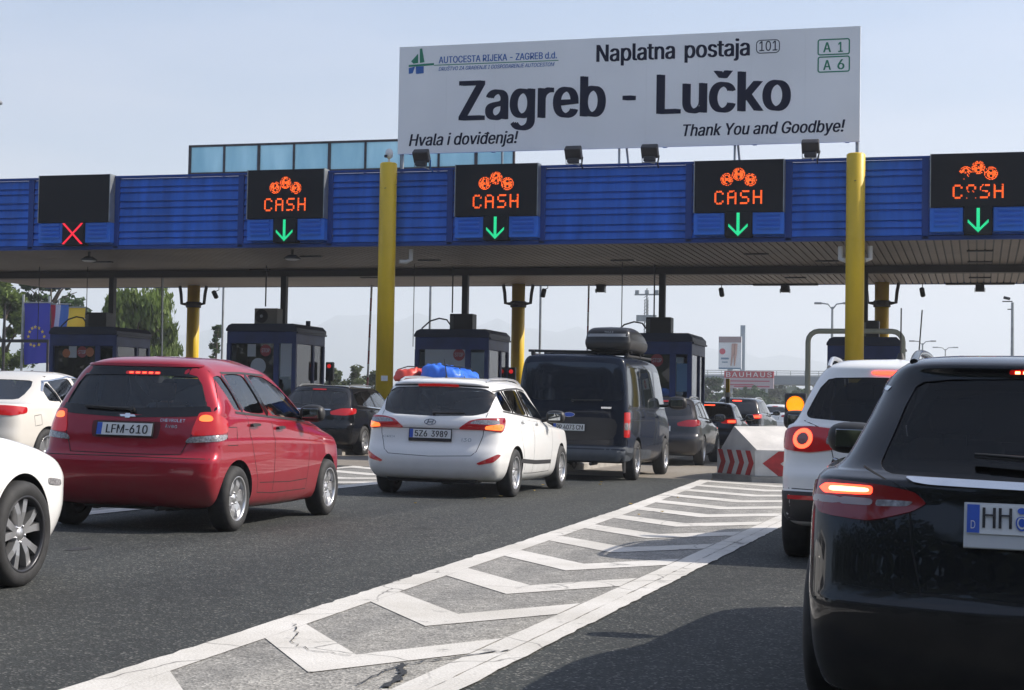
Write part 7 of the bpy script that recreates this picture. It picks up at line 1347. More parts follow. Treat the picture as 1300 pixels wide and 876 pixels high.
lamp(cb, VAN, 'tail_lamp', [(.885, .08, 1.13), (.98, .20, 1.13), (.985, .22, .72), (.895, .07, .72)], LAMP_RED, .010, yc=1.3, rnd=.05)
lamp(cb, VAN, 'reversing_lens', [(.892, .08, .96), (.984, .21, .96), (.985, .21, .84), (.892, .08, .84)], LAMP_CLEAR, .0125, yc=1.3, rnd=.05)
patch(cb, rounded([(-.97, .545), (.97, .545), (.96, .34), (-.96, .34)], .04), cb.rear(), .02, .08).build('bumper_cover', P_BUMP, VAN)
for sg in (1, -1): patch(cb, rounded([(.02, .56), (.56, .55), (.50, .34), (.03, .34)], .06), cb.side(sg), .012, .06).build('bumper_corner', P_BUMP, VAN)
patch(cb, rounded([(-.78, 1.02), (.78, 1.04), (.74, .66), (-.74, .66)], .12), cb.rear(), .0015, .08).build('tailgate_recess_shade', mat('recess_shade_navy', (.006, .008, .014), .35), VAN)  # flat sheet of darker navy, standing in for shade in a recess
number_plate(cb, VAN, .865, plate_text([('PP 4073 CM', .055, .44, .076)]), x=-.02, gap=.03)
p, n, U, V = rear_frame(cb, 1.07); e = MB(); o = Vector((-.03, p.y, 1.07)) + n * .010
e.add([o + U * (.10 * math.cos(2 * math.pi * k / 24)) + V * (.042 * math.sin(2 * math.pi * k / 24)) for k in range(24)], [list(range(24))]); 
b2 = e.build('badge', CHROME, VAN); e = MB(); e.add([o + n * .003 + U * (.088 * math.cos(2 * math.pi * k / 24)) + V * (.034 * math.sin(2 * math.pi * k / 24)) for k in range(24)], [list(range(24))]); e.build('badge_field', PL_B, b2)
t = MB(); t.prism([(0, 0), (.17, 0), (.17, .03), (0, .03)], Vector((.50, p.y - .0, 1.18)) + n * .01, U, V, .004); t.build('model_strip', CHROME, VAN)
wiper(cb, VAN, .02, 1.30, .52, 1.32)
ms = MB()
for sg in (1, -1): ms.tube([(sg * .80, .55, 2.06), (sg * .80, 2.9, 2.08)], .022, 8)
for y in (.62, 1.75): ms.tube([(-.88, y, 2.12), (.88, y, 2.12)], .022, 8); [ms.box((sg * .80, y, 2.09), (.06, .1, .08), bev=.01) for sg in (1, -1)]
ms.build('roof_rack', TRIM, VAN)
br = MB()
for sg in (1, -1): br.box((sg * .86, .30, .25), (.02, .2, .22), bev=.01)
br.tube([(.35, .05, .28), (.35, .5, .28)], .03, 10); br.build('mud_flaps_and_exhaust', TRIM, VAN)

# roof box on the van
box = thing('roof_box', 'long dark grey roof box with a glossy lid on top of the dark van', 'roof box', VAN.location + Vector((0, 0, 2.14)), VAN.rotation_euler.z, None)
rows = [(.0, .0, .0, .10, 2.0, .30), (.02, .02, .02, .04, 2.08, .37), (.12, .12, .12, .0, 2.14, .405), (.16, .16, .15, .01, 2.14, .405), (.18, .18, .16, .015, 2.13, .40), (.30, .31, .22, .06, 1.95, .37), (.36, .38, .25, .16, 1.75, .28), (.37, .395, .26, .3, 1.6, .0)]
bb = CarBody(rows, 2.14, E=(.14, .5), n=(3, 2.2), step=.05)
ox, oy = .53, .36
def shift(me): 
    for v in me.vertices: v.co.x += ox; v.co.y += oy
    return me
lidm = mat('box_lid', (.018, .019, .022), .3, spec=.3); lowm = mat('box_tray', (.02, .02, .021), .5)
m0 = bb.me.copy(); m0.materials.append(lidm); m0.materials.append(lowm)
for pgn in m0.polygons: pgn.material_index = 1 if pgn.center.z < .165 else 0
link('shell', shift(m0), box)
bd = ribbon(bb, [(-.34, .245), (.34, .245)], bb.rear(), .05, .003); o_ = bd.build('lid_band', mat('box_band', (.25, .26, .27), .3), box); shift(o_.data)
t = MB(); pp, nn = bb.hit((0, -1.5, .27), (0, 1, 0)); put_text(t, 'THULE', .035, Vector((-.05, pp.y - .006, .28)), (1, 0, 0), (0, .25, .97), width=.15); o_ = t.build('box_lettering', mat('box_letter', (.35, .36, .37), .4), box); shift(o_.data)
c_ = MB()
for y in (.35, 1.45):
    for x in (-.25, .25): c_.box((ox + x, oy + y, -.03), (.08, .12, .08), bev=.01)
c_.build('clamps', TRIM, box)
# ---- white off-roader
def generic_rows(L, W, H, **k):
    """proportions of an ordinary five-door body"""
    z = lambda a: a * H / 1.5
    return [(z(.23), z(.18), z(.20), .32, L - .22, W * .78), (z(.27), z(.21), z(.23), .10, L - .1, W * .90), (z(.38), z(.32), z(.34), .02, L - .03, W * .97), (z(.52), z(.52), z(.50), .0, L, W * .995),
            (z(.64), z(.66), z(.63), .02, L - .02, W), (z(.69), z(.72), z(.67), .07, L - .04, W * .998), (z(.86), z(.85), z(.76), .10, L - .1, W * .99), (z(1.0), z(.96), z(.84), .14, L - .32, W * .96, {'wf': W * .82}),
            (z(1.04), z(.99), z(.97), .17, L - 1.15, W * .93), (z(1.22), z(1.21), z(1.20), .27 + k.get('lean', 0) * .5, L - 1.6, W * .85), (z(1.37), z(1.40), z(1.38), .38 + k.get('lean', 0), L - 1.95, W * .765), (z(1.42), z(1.455), z(1.43), .42 + k.get('lean', 0), L - 2.1, W * .69),
            (z(1.47), z(1.495), z(1.47), .58 + k.get('lean', 0), L - 2.25, W * .42), (z(1.475), z(1.50), z(1.475), .68 + k.get('lean', 0), L - 2.3, 0)]
C = dict(L=4.43, E=(.26, .5), n=(3.2, 2.4), ax=(.85, 3.45), step=.045, rows=[
 (.30, .24, .26, .30, 4.15, .72), (.33, .27, .29, .07, 4.30, .82), (.40, .34, .36, .02, 4.38, .885), (.55, .55, .55, .0, 4.43, .90),
 (.58, .58, .57, .02, 4.42, .902), (.70, .72, .70, .03, 4.40, .905), (.78, .80, .76, .07, 4.36, .905), (1.0, .98, .86, .10, 4.28, .90), (1.10, 1.06, .98, .13, 4.05, .875, {'wf': .75}),
 (1.13, 1.09, 1.10, .15, 3.25, .835), (1.35, 1.33, 1.32, .25, 2.85, .725), (1.51, 1.53, 1.50, .34, 2.5, .63), (1.565, 1.60, 1.55, .36, 2.35, .57), (1.62, 1.66, 1.59, .50, 2.2, .42), (1.64, 1.675, 1.60, .6, 2.15, 0)],
 wheel=(.345, .22, .225, .785, (5, .07, .10, 0), ALLOY), gap=.05, gl=(GL_SIDE, GL_DARK), gls={0: GL_DARK, 1: GL_DARK},
 cabin=(.75, 1.53, .55, .62, 2.4, 2.9, .72, .60), rear_cut=.75, front_cut=2.4,
 win=dict(side=[[(.50, 1.42), (.74, 1.47), (.92, 1.18), (.60, 1.20)], [(.84, 1.48), (1.44, 1.51), (1.62, 1.15), (1.0, 1.17)], [(1.55, 1.51), (2.0, 1.49), (2.72, 1.12), (1.72, 1.14)]],
          rear=[(-.545, 1.50), (.545, 1.50), (.69, 1.20), (.665, 1.16), (0, 1.12), (-.665, 1.16), (-.69, 1.20)], front=[(-.6, 1.48), (.6, 1.48), (.74, 1.16), (-.74, 1.16)]),
 seams=[[(1.0, 1.16), (1.1, .8), (1.28, .4)], [(1.66, 1.14), (1.72, .40)], [(2.75, 1.1), (2.75, .4)]],
 rseams=[[(-.70, 1.14), (-.50, 1.06), (-.46, .88), (-.44, .80), (-.34, .76), (0, .755), (.34, .76), (.44, .80), (.46, .88), (.50, 1.06), (.70, 1.14)], [(-.9, .60), (0, .585), (.9, .60)]],
 handles=[(1.2, 1.05), (1.95, 1.02)], mirror=(1.0, 2.6, 1.13, 1.05))
TIG, cb = make_car('white_offroader', 'white off-roader with round glowing tail lamps, half hidden behind the black estate', 'car', at_wheel(1013, 706, -.79, .85, 0.0), 0.0, C, P_WHITE)
ll = lamp(cb, TIG, 'tail_lamp', [(.42, .08, 1.075), (.66, .13, 1.095), (.80, .2, 1.085), (.89, .38, 1.03), (.90, .36, .95), (.83, .2, .90), (.66, .1, .885), (.43, .07, .92)], LAMP_DRED, .009)
def ringlamp(cc, zc, ro_, ri_, m, off, par):
    for i, sg in enumerate((1, -1)):
        pj = cb.radial(1.3); th0 = math.atan2(sg * cc[0], 1.3 - cc[1]); vs = []; fs = []; N = 28; rr = math.hypot(cc[0], 1.3 - cc[1])
        for k in range(N):
            a = 2 * math.pi * k / N
            for r_ in (ri_, ro_):
                o, d = pj(th0 + r_ * math.cos(a) / rr, zc + r_ * math.sin(a)); l, nn = cb.hit(o, d); vs.append(l + nn * off)
        for k in range(N): q = (k + 1) % N; fs.append((2 * k, 2 * k + 1, 2 * q + 1, 2 * q))
        MB().add(vs, fs, 0, True).build('brake_ring', m, par[i])
ringlamp((.70, .15), .995, .080, .048, mat('lamp_ring', (.6, .05, .03), .2, emit=(1, .07, .03), es=2.2), .012, ll)
ringlamp((.70, .15), .995, .045, .0, mat('lamp_hub', (.25, .09, .09), .2, coat=1), .013, ll)
lamp(cb, TIG, 'reversing_lens', [(.45, .08, 1.03), (.51, .1, 1.03), (.52, .1, .955), (.46, .08, .955)], LAMP_CLEAR, .0115, parent=ll, rnd=.2)
patch(cb, [(-.9, .575), (.9, .575), (.88, .345), (-.88, .345)], cb.rear(), .008, .08).build('bumper_lower', TRIM, TIG)
for sg in (1, -1): patch(cb, [(.03, .575), (.46, .575), (.44, .345), (.06, .345)], cb.side(sg), .008, .06).build('bumper_corner', TRIM, TIG)
lamp(cb, TIG, 'rear_reflector', [(.55, .02, .545), (.80, .1, .545), (.80, .1, .515), (.55, .02, .515)], LAMP_DRED, .014, rnd=0)
patch(cb, rounded([(-.19, 1.55), (.19, 1.55), (.17, 1.522), (-.17, 1.522)], .2), cb.rear(), .012, .05).build('high_brake_lamp', LAMP_ON, TIG)
number_plate(cb, TIG, .86, plate_text([]))
seats(TIG, [(-.38, 2.0, 1.0), (.38, 2.0, 1.0)])
for sg in (1, -1):
    rl = MB(); pts = []
    for k in range(14):
        y = .50 + k * .145; l, nn = cb.hit((sg * .535, y, 3), (0, 0, -1)); pts.append(l + Vector((0, 0, .055 if 1 < k < 12 else (.035 if k in (1, 12) else .002))))
    rl.tube(pts, .019, 8); rl.build('roof_rail', ALLOY, TIG)
an = MB(); l, nn = cb.hit((.02, .78, 3), (0, 0, -1)); an.tube([l - Vector((0, 0, .02)), l + Vector((0, 0, .05))], [.045, .02], 10); an.tube([l + Vector((0, 0, .03)), l + Vector((0, -.06, .42))], .006, 6); an.build('aerial', TRIM, TIG)

# ---- black estate, nearest on the right
C = dict(L=4.70, E=(.30, .5), n=(2.9, 2.3), ax=(.95, 3.79), step=.04, rows=[
 (.11, .10, .12, .34, 4.45, .72), (.14, .13, .15, .12, 4.58, .83), (.27, .25, .28, .03, 4.66, .885), (.42, .46, .46, .0, 4.70, .90),
 (.45, .56, .50, .015, 4.70, .905), (.60, .68, .62, .05, 4.66, .905), (.72, .78, .72, .085, 4.62, .90), (.835, .86, .80, .10, 4.5, .885), (.87, .90, .86, .16, 4.25, .862, {'wf': .72}),
 (.885, .92, .95, .18, 3.4, .825), (1.07, 1.12, 1.15, .33, 3.0, .715), (1.27, 1.33, 1.28, .475, 2.62, .61), (1.30, 1.375, 1.33, .46, 2.55, .575), (1.345, 1.41, 1.36, .53, 2.45, .52), (1.385, 1.435, 1.39, .70, 2.35, .38), (1.40, 1.445, 1.40, .82, 2.3, 0)],
 wheel=(.34, .225, .225, .79, (5, .06, .08, .3), ALLOY), gap=.045, gl=(GL_DARK, GL_DARK),
 cabin=(.56, 1.29, .62, .74, 2.45, 3.0, .70, .57), rear_cut=.90, front_cut=2.5,
 win=dict(side=[[(.62, 1.21), (.98, 1.26), (1.22, .985), (.70, 1.0)], [(1.06, 1.27), (1.68, 1.295), (1.84, .955), (1.30, .98)], [(1.78, 1.295), (2.2, 1.27), (3.05, .95), (1.94, .95)]],
          rear=[(-.485, 1.262), (0, 1.275), (.485, 1.262), (.60, .91), (.56, .872), (0, .858), (-.56, .872), (-.60, .91)], front=[(-.55, 1.27), (.55, 1.27), (.72, .98), (-.72, .98)]),
 trim=[([(.60, 1.225), (1.1, 1.29), (1.7, 1.315), (2.22, 1.29)], .016, CHROME), ([(.62, .985), (1.3, .962), (3.1, .93)], .016, CHROME)],
 seams=[[(1.26, .97), (1.36, .7), (1.5, .3)], [(1.9, .95), (1.98, .3)], [(3.1, .93), (3.1, .3)]],
 rseams=[[(-.66, .90), (-.48, .80), (-.46, .60), (-.42, .47), (0, .455), (.42, .47), (.46, .60), (.48, .80), (.66, .90)], [(-.88, .435), (0, .42), (.88, .435)]],
 handles=[(1.45, .87), (2.2, .85)], mirror=(.96, 2.92, .98, 1.1))
MERC, cb = make_car('black_estate', 'glossy black estate with wide chrome strip and lit tail lamp, nearest the camera', 'car', at_point(1317, 664, 5.95, 0, .12, 1.3), 1.3, C, P_BLACK)
ll = lamp(cb, MERC, 'tail_lamp', [(.46, .09, .79), (.58, .1, .818), (.76, .2, .835), (.86, .32, .825), (.865, .32, .745), (.82, .22, .668), (.62, .12, .655), (.47, .09, .685), (.41, .09, .735)], mat('lamp_deep_red', (.11, .002, .006), .1, coat=.8, emit=(1, .01, .02), es=.012), .008)
lamp(cb, MERC, 'brake_light', [(.62, .12, .812), (.80, .22, .815), (.82, .25, .79), (.80, .22, .762), (.62, .12, .765)], LAMP_ON, .0105, parent=ll, rnd=.1)
lamp(cb, MERC, 'brake_core', [(.635, .12, .80), (.785, .2, .803), (.785, .2, .775), (.635, .12, .777)], LAMP_HOT, .0125, parent=ll, rnd=.15)
lamp(cb, MERC, 'reversing_lens', [(.455, .1, .742), (.61, .1, .745), (.61, .1, .708), (.48, .1, .715)], LAMP_CLEAR, .0105, parent=ll)
lamp(cb, MERC, 'indicator_lens', [(.62, .11, .748), (.84, .28, .752), (.85, .28, .715), (.62, .11, .708)], mat('lamp_smoke', (.30, .26, .27), .15, coat=1), .0105, parent=ll)
p, n, U, V = rear_frame(cb, .838)
patch(cb, rounded([(-.50, .858), (0, .848), (.50, .858), (.46, .838), (.40, .828), (0, .818), (-.40, .828), (-.46, .838)], .1), cb.rear(), .014, .04).build('chrome_strip', CHROME, MERC)
e = MB(); p, n, U, V = rear_frame(cb, .85); o = Vector((0, p.y, .862)) + n * .022
e.lathe([(.040, -.004), (.046, 0), (.040, .004), (.036, 0), (.040, -.004)], (0, 0, 0), 'Y', 28); e.v = [tuple(o + Vector(v)) for v in e.v]
for k in range(3):
    a = math.pi / 2 + k * 2 * math.pi / 3; q = [(0.038 * math.cos(a), .038 * math.sin(a)), (.007 * math.cos(a + 1), .007 * math.sin(a + 1)), (0, 0), (.007 * math.cos(a - 1), .007 * math.sin(a - 1))]
    e.prism(q, o, U, V, .004)
e.build('badge', CHROME, MERC)
patch(cb, rounded([(-.12, 1.318), (0, 1.324), (.12, 1.318), (.12, 1.293), (0, 1.299), (-.12, 1.293)], .1), cb.rear(), .008, .05).build('high_brake_lamp', LAMP_RED, MERC)
hb = MB()
for k in range(7): x = -.099 + k * .030; q = patch(cb, [(x, 1.313), (x + .019, 1.313), (x + .019, 1.30), (x, 1.30)], cb.rear(), .0105, .05); hb.add(q.v, q.f)
hb.build('lamp_cells', LAMP_HOT, MERC)
def hh(t, p, U, V, w, h):
    put_text(t, 'HH', .078, p - U * (w / 2) + U * .055 - V * .039, U, V, width=.105, bold=.02)
    put_text(t, 'R 2715', .078, p - U * (w / 2) + U * .235 - V * .039, U, V, width=.26, bold=.02)
    N = U.cross(V)
    for yy, r_, mi in ((.028, .016, 1), (-.022, .022, 1), (-.022, .017, 2), (-.022, .012, 1)):
        o = p - U * (w / 2) + U * .195 + V * yy + N * (.0006 * (mi + (r_ < .015) * 3)); t.add([o + (U * math.cos(2 * math.pi * k / 20) + V * math.sin(2 * math.pi * k / 20)) * r_ for k in range(20)], [list(range(20))], mi)
    put_text(t, 'D', .022, p - U * (w / 2) + U * .014 - V * .042, U, V, width=.016, mi=2)
number_plate(cb, MERC, .685, hh, frame=mat('plate_holder', (.55, .56, .57), .4), fh=.03, gap=.022)
patch(cb, rounded([(-.34, .79), (.34, .79), (.40, .61), (-.40, .61)], .1), cb.rear(), .0012, .06).build('plate_recess', GLOSSBLK, MERC)
wiper(cb, MERC, .30, .92, -.24, .952)
seats(MERC, [(-.38, 2.1, .72), (.38, 2.1, .72)]); seats(MERC, [(-.40, 1.35, .62), (.0, 1.35, .62), (.40, 1.35, .62)], hr=False)
for sg in (1, -1):
    rl = MB(); pts = []
    for k in range(16):
        y = .66 + k * .135; l, nn = cb.hit((sg * .50, y, 3), (0, 0, -1)); pts.append(l + Vector((0, 0, .045 if 1 < k < 14 else (.03 if k in (1, 14) else .0))))
    rl.tube(pts, .018, 8); rl.build('roof_rail', mat('rail_black', (.05, .055, .06), .2, .6), MERC)



# heights of this car read off the photograph afterwards: stretch every part but the wheels
zi, zo = [0, .11, .27, .45, .685, .86, 1.07, 1.275, 1.38, 1.44, 2], [0, .13, .32, .53, .845, .97, 1.15, 1.355, 1.43, 1.465, 2.02]
def restretch(o):
    if o.name.startswith('wheel'): return
    if o.type == 'MESH' and not o.data.get('stretched'):
        for v in o.data.vertices: v.co.z = float(np.interp(v.co.z, zi, zo)); v.co.x *= .97
        o.data['stretched'] = 1
    for c_ in o.children: restretch(c_)
restretch(MERC)
# ---- white car, only its nose in view at the left
C = dict(L=4.62, E=(.26, .55), n=(3.0, 2.3), ax=(.95, 3.65), step=.04, rows=[
 (.20, .15, .17, .34, 4.25, .72), (.24, .18, .20, .10, 4.38, .82), (.36, .30, .32, .02, 4.52, .885), (.52, .52, .50, .0, 4.60, .90),
 (.66, .68, .62, .04, 4.60, .90), (.84, .82, .72, .10, 4.52, .895), (.96, .90, .78, .14, 4.36, .875), (1.02, .96, .84, .2, 4.10, .83, {'wf': .74}),
 (1.04, .99, 1.0, .22, 3.1, .81), (1.22, 1.20, 1.2, .35, 2.7, .74), (1.34, 1.38, 1.36, .5, 2.35, .66), (1.40, 1.43, 1.41, .6, 2.2, .55), (1.42, 1.45, 1.43, .8, 2.0, 0)],
 wheel=(.325, .232, .22, .785, (5, .034, .050, .40), [ALLOY, ALLOY_D]), gap=.055,
 win=dict(side=[[(.6, 1.30), (1.5, 1.36), (1.7, 1.04), (.8, 1.06)], [(1.6, 1.36), (2.2, 1.34), (3.0, 1.03), (1.78, 1.03)]], rear=[(-.5, 1.33), (.5, 1.33), (.62, 1.07), (-.62, 1.07)], front=[(-.55, 1.34), (.55, 1.34), (.7, 1.04), (-.7, 1.04)]),
 gl=(mat('car_glass_dark', (.012, .014, .016), .04, spec=.9),) * 2,
 seams=[[(3.02, 1.0), (3.05, .7), (3.0, .3)], [(1.8, 1.02), (1.85, .3)]], handles=[(2.0, .9)], mirror=(.98, 2.75, 1.06, 1.0), mirror_mat=P_WHITE)
HON, cb = make_car('white_saloon', 'white car at the left edge showing only its front wing and wheel', 'car', at_wheel(29, 746, .885, 3.65, -2.0), -2.0, C, P_WHITE)
for sg in (1, -1):
    patch(cb, rounded([(3.98, .66), (4.16, .64), (4.17, .60), (3.99, .615)], .15), cb.side(sg), .006, .04).build('side_marker_lamp', LAMP_CLEAR, HON)
    ribbon(cb, [(3.65 + .385 * math.cos(R(a)), .32 + .385 * math.sin(R(a))) for a in range(-8, 190, 6)], cb.side(sg), .018, .006).build('arch_lip', P_WHITE, HON)
    for ch in [c for c in HON.children if c.name.startswith('wheel')]: pass

# ---- pale fastback beyond the red car
C = dict(L=4.83, E=(.34, .5), n=(2.6, 2.3), ax=(1.0, 3.74), step=.05, rows=[
 (.22, .17, .19, .34, 4.5, .72), (.26, .20, .22, .10, 4.68, .84), (.38, .32, .34, .02, 4.78, .90), (.55, .52, .50, .0, 4.83, .925),
 (.72, .70, .64, .03, 4.8, .928), (.90, .86, .76, .04, 4.7, .915), (1.0, .95, .82, .06, 4.55, .89, {'wf': .75}), (1.03, .975, .88, .16, 4.2, .86, {'wf': .72}),
 (1.05, 1.0, 1.0, .50, 3.55, .815), (1.20, 1.21, 1.2, .95, 3.1, .735), (1.32, 1.41, 1.38, 1.30, 2.7, .65), (1.37, 1.46, 1.43, 1.45, 2.55, .57), (1.42, 1.495, 1.47, 1.65, 2.4, .38), (1.43, 1.505, 1.48, 1.75, 2.35, 0)],
 wheel=(.34, .24, .225, .80, (5, .06, .08, .3), ALLOY), gap=.045, cabin=(.7, 1.42, 1.2, 1.5, 2.5, 3.1, .68, .54), rear_cut=1.75, front_cut=2.5,
 win=dict(side=[[(1.18, 1.20), (1.36, 1.33), (1.54, 1.06), (1.24, 1.07)], [(1.38, 1.35), (1.98, 1.41), (2.12, 1.05), (1.60, 1.06)], [(2.08, 1.41), (2.5, 1.39), (3.25, 1.04), (2.22, 1.05)]],
          rear=[(-.50, 1.36), (.50, 1.36), (.58, 1.07), (-.58, 1.07)], front=[(-.55, 1.38), (.55, 1.38), (.72, 1.05), (-.72, 1.05)]),
 trim=[([(1.16, 1.20), (1.36, 1.345), (2.0, 1.425), (2.5, 1.405)], .02, CHROME), ([(1.34, 1.335), (1.56, 1.055)], .05, GLOSSBLK)],
 seams=[[(1.58, 1.05), (1.55, .7), (1.45, .35)], [(2.18, 1.04), (2.25, .3)], [(.62, .86), (.80, .88), (.82, .74), (.64, .72), (.62, .86)]],
 handles=[(1.75, .92), (2.45, .9)], mirror=(1.0, 3.05, 1.06, 1.0))
INS, cb = make_car('pearl_fastback', 'pearl white fastback saloon with sloping rear glass behind the red hatchback', 'car', at_point(17, 513, 22.5, .80, .22, -3.0), -3.0, C, P_PEARL)
lamp(cb, INS, 'tail_lamp', [(.46, .06, .985), (.70, .12, 1.0), (.905, .42, .98), (.91, .40, .90), (.80, .18, .86), (.48, .05, .88)], LAMP_RED, .008)
number_plate(cb, INS, .80, plate_text([]))

# ---- dark estate beyond the red car
def estate(name, label, pos, head, pm, L=4.6, W=.91, H=1.5, lean=.1, wheel=ALLOY, seed=0, hollow=True, rack=True, chrome=True, lit=LAMP_RED, group=None):
    rows = generic_rows(L, W, H, lean=lean); z = lambda a: a * H / 1.5
    C = dict(L=L, E=(.30, .5), n=(2.8, 2.3), ax=(.98, .98 + L * .595), step=.055, rows=rows, wheel=(.325, .22, .215, W - .115, (5, .055, .075, .3), wheel), gap=.045,
     cabin=(z(.66), z(1.415), .56 + lean, .68 + lean, L - 2.2, L - 1.65, W * .78, W * .63) if hollow else None, rear_cut=.8 + lean, front_cut=L - 2.2,
     win=dict(side=[[(.56 + lean, z(1.31)), (.88 + lean, z(1.355)), (1.18, z(1.06)), (.70, z(1.08))], [(.97 + lean, z(1.365)), (1.60, z(1.385)), (1.80, z(1.035)), (1.27, z(1.055))], [(1.70, z(1.385)), (L - 2.45, z(1.36)), (L - 1.6, z(1.02)), (1.90, z(1.03))]],
              rear=[(-W * .66, z(1.355)), (0, z(1.37)), (W * .66, z(1.355)), (W * .77, z(1.10)), (0, z(1.06)), (-W * .77, z(1.10))], front=[(-.55, z(1.36)), (.55, z(1.36)), (.72, z(1.04)), (-.72, z(1.04))]),
     gl=(GL_SIDE, GL_REAR) if hollow else (bpy.data.materials['car_glass_dark'],) * 2,
     trim=[([(.54 + lean, z(1.31)), (.92 + lean, z(1.37)), (1.65, z(1.40)), (L - 2.45, z(1.375))], .018, CHROME if chrome else TRIM), ([(.68, z(1.065)), (1.9, z(1.02)), (L - 1.6, z(1.0))], .018, CHROME if chrome else TRIM), ([(.92 + lean, z(1.355)), (1.22, z(1.06))], .05, GLOSSBLK), ([(1.65, z(1.375)), (1.85, z(1.03))], .07, GLOSSBLK)],
     seams=[[(1.24, z(1.04)), (1.32, z(.8)), (1.46, z(.4))], [(1.86, z(1.02)), (1.92, z(.32))], [(L - 1.6, z(.99)), (L - 1.56, z(.32))]],
     rseams=[[(-W * .74, z(1.08)), (-W * .70, z(.80)), (-W * .6, z(.60)), (0, z(.58)), (W * .6, z(.60)), (W * .70, z(.80)), (W * .74, z(1.08))]],
     handles=[(1.45, z(.96)), (2.1, z(.94))], mirror=(W + .09, L - 1.75, z(1.05), 1.0), mirror_mat=pm)
    root, cb = make_car(name, label, 'car', pos, head, C, pm, group)
    ll = lamp(cb, root, 'tail_lamp', [(W * .44, .1, z(.93)), (W * .70, .15, z(1.0)), (W * .98, .45, z(1.0)), (W * .99, .40, z(.90)), (W * .8, .18, z(.85)), (W * .46, .1, z(.86))], LAMP_RED if lit else LAMP_DRED, .008)
    if lit: lamp(cb, root, 'brake_lens', [(W * .66, .15, z(.955)), (W * .86, .3, z(.965)), (W * .86, .3, z(.89)), (W * .66, .15, z(.885))], lit, .011, parent=ll)
    patch(cb, rounded([(-.16, z(1.405)), (.16, z(1.405)), (.16, z(1.38)), (-.16, z(1.38))], .15), cb.rear(), .010, .06).build('high_brake_lamp', lit if lit else LAMP_RED, root)
    number_plate(cb, root, z(.80), plate_text([]))
    if rack:
        for sg in (1, -1):
            pts = []
            for k in range(12):
                y = .62 + lean + k * .15; l, nn = cb.hit((sg * W * .62, y, 3), (0, 0, -1)); pts.append(l + Vector((0, 0, .04 if 0 < k < 11 else 0)))
            MB().tube(pts, .016, 8).build('roof_rail', ALLOY, root)
    return root, cb
MON, cb = estate('dark_estate', 'black estate with chrome window line, just right of the red hatchback', at_wheel(456, 578, .79, .98, -1.5), -1.5, P_BLACK, L=4.8, W=.93, H=1.53, lean=.12)
patch(cb, rounded([(-.42, 1.0), (.42, 1.0), (.40, .975), (-.40, .975)], .1), cb.rear(), .008, .06).build('chrome_strip', CHROME, MON)
# ---- the queue right of the van
GRY, cb = estate('graphite_estate', 'graphite grey estate with silver roof rails, first car beyond the dark van', at_wheel(888, 591, .79, .98, -2.5), -2.5, P_GREY, L=4.75, W=.90, H=1.48, lean=.16, lit=None, chrome=False)
NAV, cb = estate('midnight_hatchback', 'midnight blue hatchback, second car beyond the dark van', at_point(931, 541, 47.5, .74, .2, -1.5), -1.5, P_BLUE, L=4.2, W=.87, H=1.46, lean=.06, hollow=False, rack=False, chrome=False, lit=LAMP_ON)
MPV, cb = estate('black_people_carrier', 'tall black people carrier, farthest dark car in the queue above the concrete block', at_point(962, 534, 56.0, .76, .2, 1.5), 1.5, P_BLACK, L=4.6, W=.91, H=1.68, lean=.02, hollow=False, rack=True, chrome=False, lit=LAMP_ON)
SUV, cb = estate('distant_white_car', 'small distant white car just left of the amber warning light', at_point(985, 529, 92.0, .1, .2, 4.0), 4.0, P_WHITE, L=4.5, W=.9, H=1.66, lean=.02, hollow=False, rack=False, chrome=False, lit=None)
# ---- dark car with the covered load
LOAD, cb = estate('loaded_dark_car', 'dark car under a red and blue covered load, hidden behind the white estate', at_point(535, 526, 33.5, 0, .2, -2.0), -2.0, P_NAVY, L=4.5, W=.90, H=1.62, lean=.05, hollow=False, rack=True, chrome=False, lit=None)
pk = thing('roof_load', 'bundle under bright red and blue tarpaulin tied on the roof of the dark car', 'roof load', LOAD.location + Vector((0, 0, 1.63)), LOAD.rotation_euler.z)
def tarp(nm, x0, x1, y0, y1, h, m, seed):
    rr = random.Random(seed); rows = [(.0, .0, .0, .06, 1.9, .0 + (x1 - x0) * .47), (.05, .05, .05, 0, 1.98, (x1 - x0) * .5), (h * .55, h * .6, h * .5, .04, 1.95, (x1 - x0) * .5), (h * .92, h, h * .85, .12, 1.85, (x1 - x0) * .42), (h, h * 1.06, h * .9, .35, 1.6, (x1 - x0) * .25), (h, h * 1.06, h * .9, .45, 1.5, 0)]
    b = CarBody(rows, 2.0, E=(.25, .3), n=(2.6, 2.6), step=.05); me = b.me.copy()
    for v in me.vertices:
        wv = .02 * math.sin(v.co.x * 17 + seed) * math.sin(v.co.y * 9 + seed * 2) + .012 * math.sin(v.co.x * 31 + v.co.y * 23 + seed)
        v.co.z += wv * (1 if v.co.z > .04 else 0); v.co.x += (x0 + x1) / 2 + .01 * math.sin(v.co.z * 40 + v.co.y * 6); v.co.y += y0
    for v in me.vertices: v.co.z *= (1.12 - .55 * max(0, (v.co.x - x0) / (x1 - x0) - .3)) if nm == 'blue_cover' else (.78 + .25 * (v.co.x - x0) / (x1 - x0))
    me.materials.append(m); link(nm, me, pk)
tarp('red_cover', -.74, -.22, .40, 2.4, .27, mat('red_tarp', (.62, .055, .035), .45, noise=(6, .15, 3)), 1)
tarp('blue_cover', -.16, .74, .35, 2.4, .31, mat('blue_tarp', (.03, .16, .70), .4, noise=(6, .15, 3)), 2)
st = MB()
for y in (.75, 1.7): st.tube([(-.74, y, 0), (-.70, y, .24), (-.48, y, .31), (-.2, y, .30), (.2, y, .355), (.62, y, .30), (.75, y, .08), (.75, y, 0)], .012, 6)
st.build('straps', TRIM, pk)

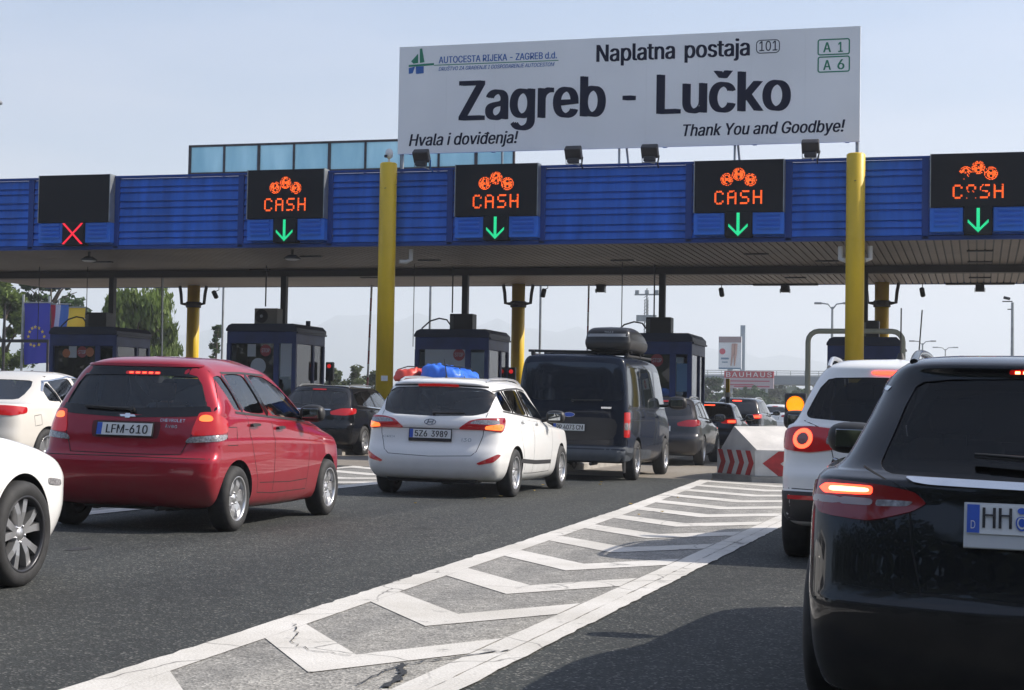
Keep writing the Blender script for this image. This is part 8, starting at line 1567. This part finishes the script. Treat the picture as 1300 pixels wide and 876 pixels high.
# ---- driver of the red car: one skinned body, arm on the window sill
def driver(root, x, y, z):
    J = {'hip': (0, 0, 0, .13), 'belly': (0, -.05, .18, .135), 'chest': (0, -.10, .38, .15), 'neck0': (0, -.10, .52, .062), 'neck': (0, -.09, .58, .055), 'head': (0, -.07, .67, .085), 'crown': (0, -.08, .77, .075),
         'shL': (-.18, -.10, .47, .062), 'elL': (-.24, .10, .28, .045), 'wrL': (-.10, .36, .36, .03), 'haL': (-.06, .42, .40, .034),
         'shR': (.18, -.10, .47, .062), 'elR': (.30, .10, .33, .046), 'wrR': (.27, .36, .36, .031), 'haR': (.17, .44, .38, .034),
         'thL': (-.11, .12, -.01, .085), 'knL': (-.13, .48, .06, .065), 'ftL': (-.13, .62, -.30, .045), 'thR': (.11, .12, -.01, .085), 'knR': (.13, .48, .06, .065), 'ftR': (.13, .64, -.30, .045)}
    E_ = [('hip', 'belly'), ('belly', 'chest'), ('chest', 'neck0'), ('neck0', 'neck'), ('neck', 'head'), ('head', 'crown')] + [(a + s_, b + s_) for s_ in 'LR' for a, b in (('sh', 'el'), ('el', 'wr'), ('wr', 'ha'), ('th', 'kn'), ('kn', 'ft'))] + [('chest', 'shL'), ('chest', 'shR'), ('hip', 'thL'), ('hip', 'thR')]
    ks = list(J); me = bpy.data.meshes.new('p'); me.from_pydata([J[k][:3] for k in ks], [(ks.index(a), ks.index(b)) for a, b in E_], [])
    o = bpy.data.objects.new('p', me); COL.objects.link(o); o.modifiers.new('s', 'SKIN'); sk = me.skin_vertices.get('') if hasattr(me.skin_vertices, 'get') else None
    lay = me.skin_vertices[0].data
    for i, k in enumerate(ks): lay[i].radius = (J[k][3], J[k][3]); lay[i].use_root = (k == 'hip')
    sb = o.modifiers.new('d', 'SUBSURF'); sb.levels = 2; sb.render_levels = 2
    dg = bpy.context.evaluated_depsgraph_get(); m2 = bpy.data.meshes.new_from_object(o.evaluated_get(dg)); bpy.data.objects.remove(o)
    m2.materials.clear(); m2.materials.append(mat('shirt', (.12, .14, .17), .8)); m2.materials.append(SKIN); m2.materials.append(mat('hair', (.03, .022, .016), .7)); m2.materials.append(mat('trousers', (.03, .04, .07), .8))
    for p in m2.polygons:
        c = p.center; p.use_smooth = True
        p.material_index = 2 if (c.z > .72 or (c.z > .62 and c.y < -.10)) else 1 if (c.z > .53 or (c.y > .06 and c.z > .2)) else 3 if c.z < .05 else 0
    nb = link('person', m2, None); tag(nb, 'driver in a dark shirt with a bare arm resting on the window sill of the red hatchback', 'person')
    nb.matrix_world = root_matrix(root) @ Matrix.Translation((x, y, z)); return nb
def root_matrix(o): return Matrix.Translation(o.location) @ o.rotation_euler.to_matrix().to_4x4()
drv = driver(RED, -.36, 1.82, .60); drv['label'] = 'driver in a dark shirt at the steering wheel of the red hatchback'
driver_passenger = driver(RED, .40, 1.80, .64); driver_passenger['label'] = 'front passenger of the red hatchback with a bare forearm at the window'
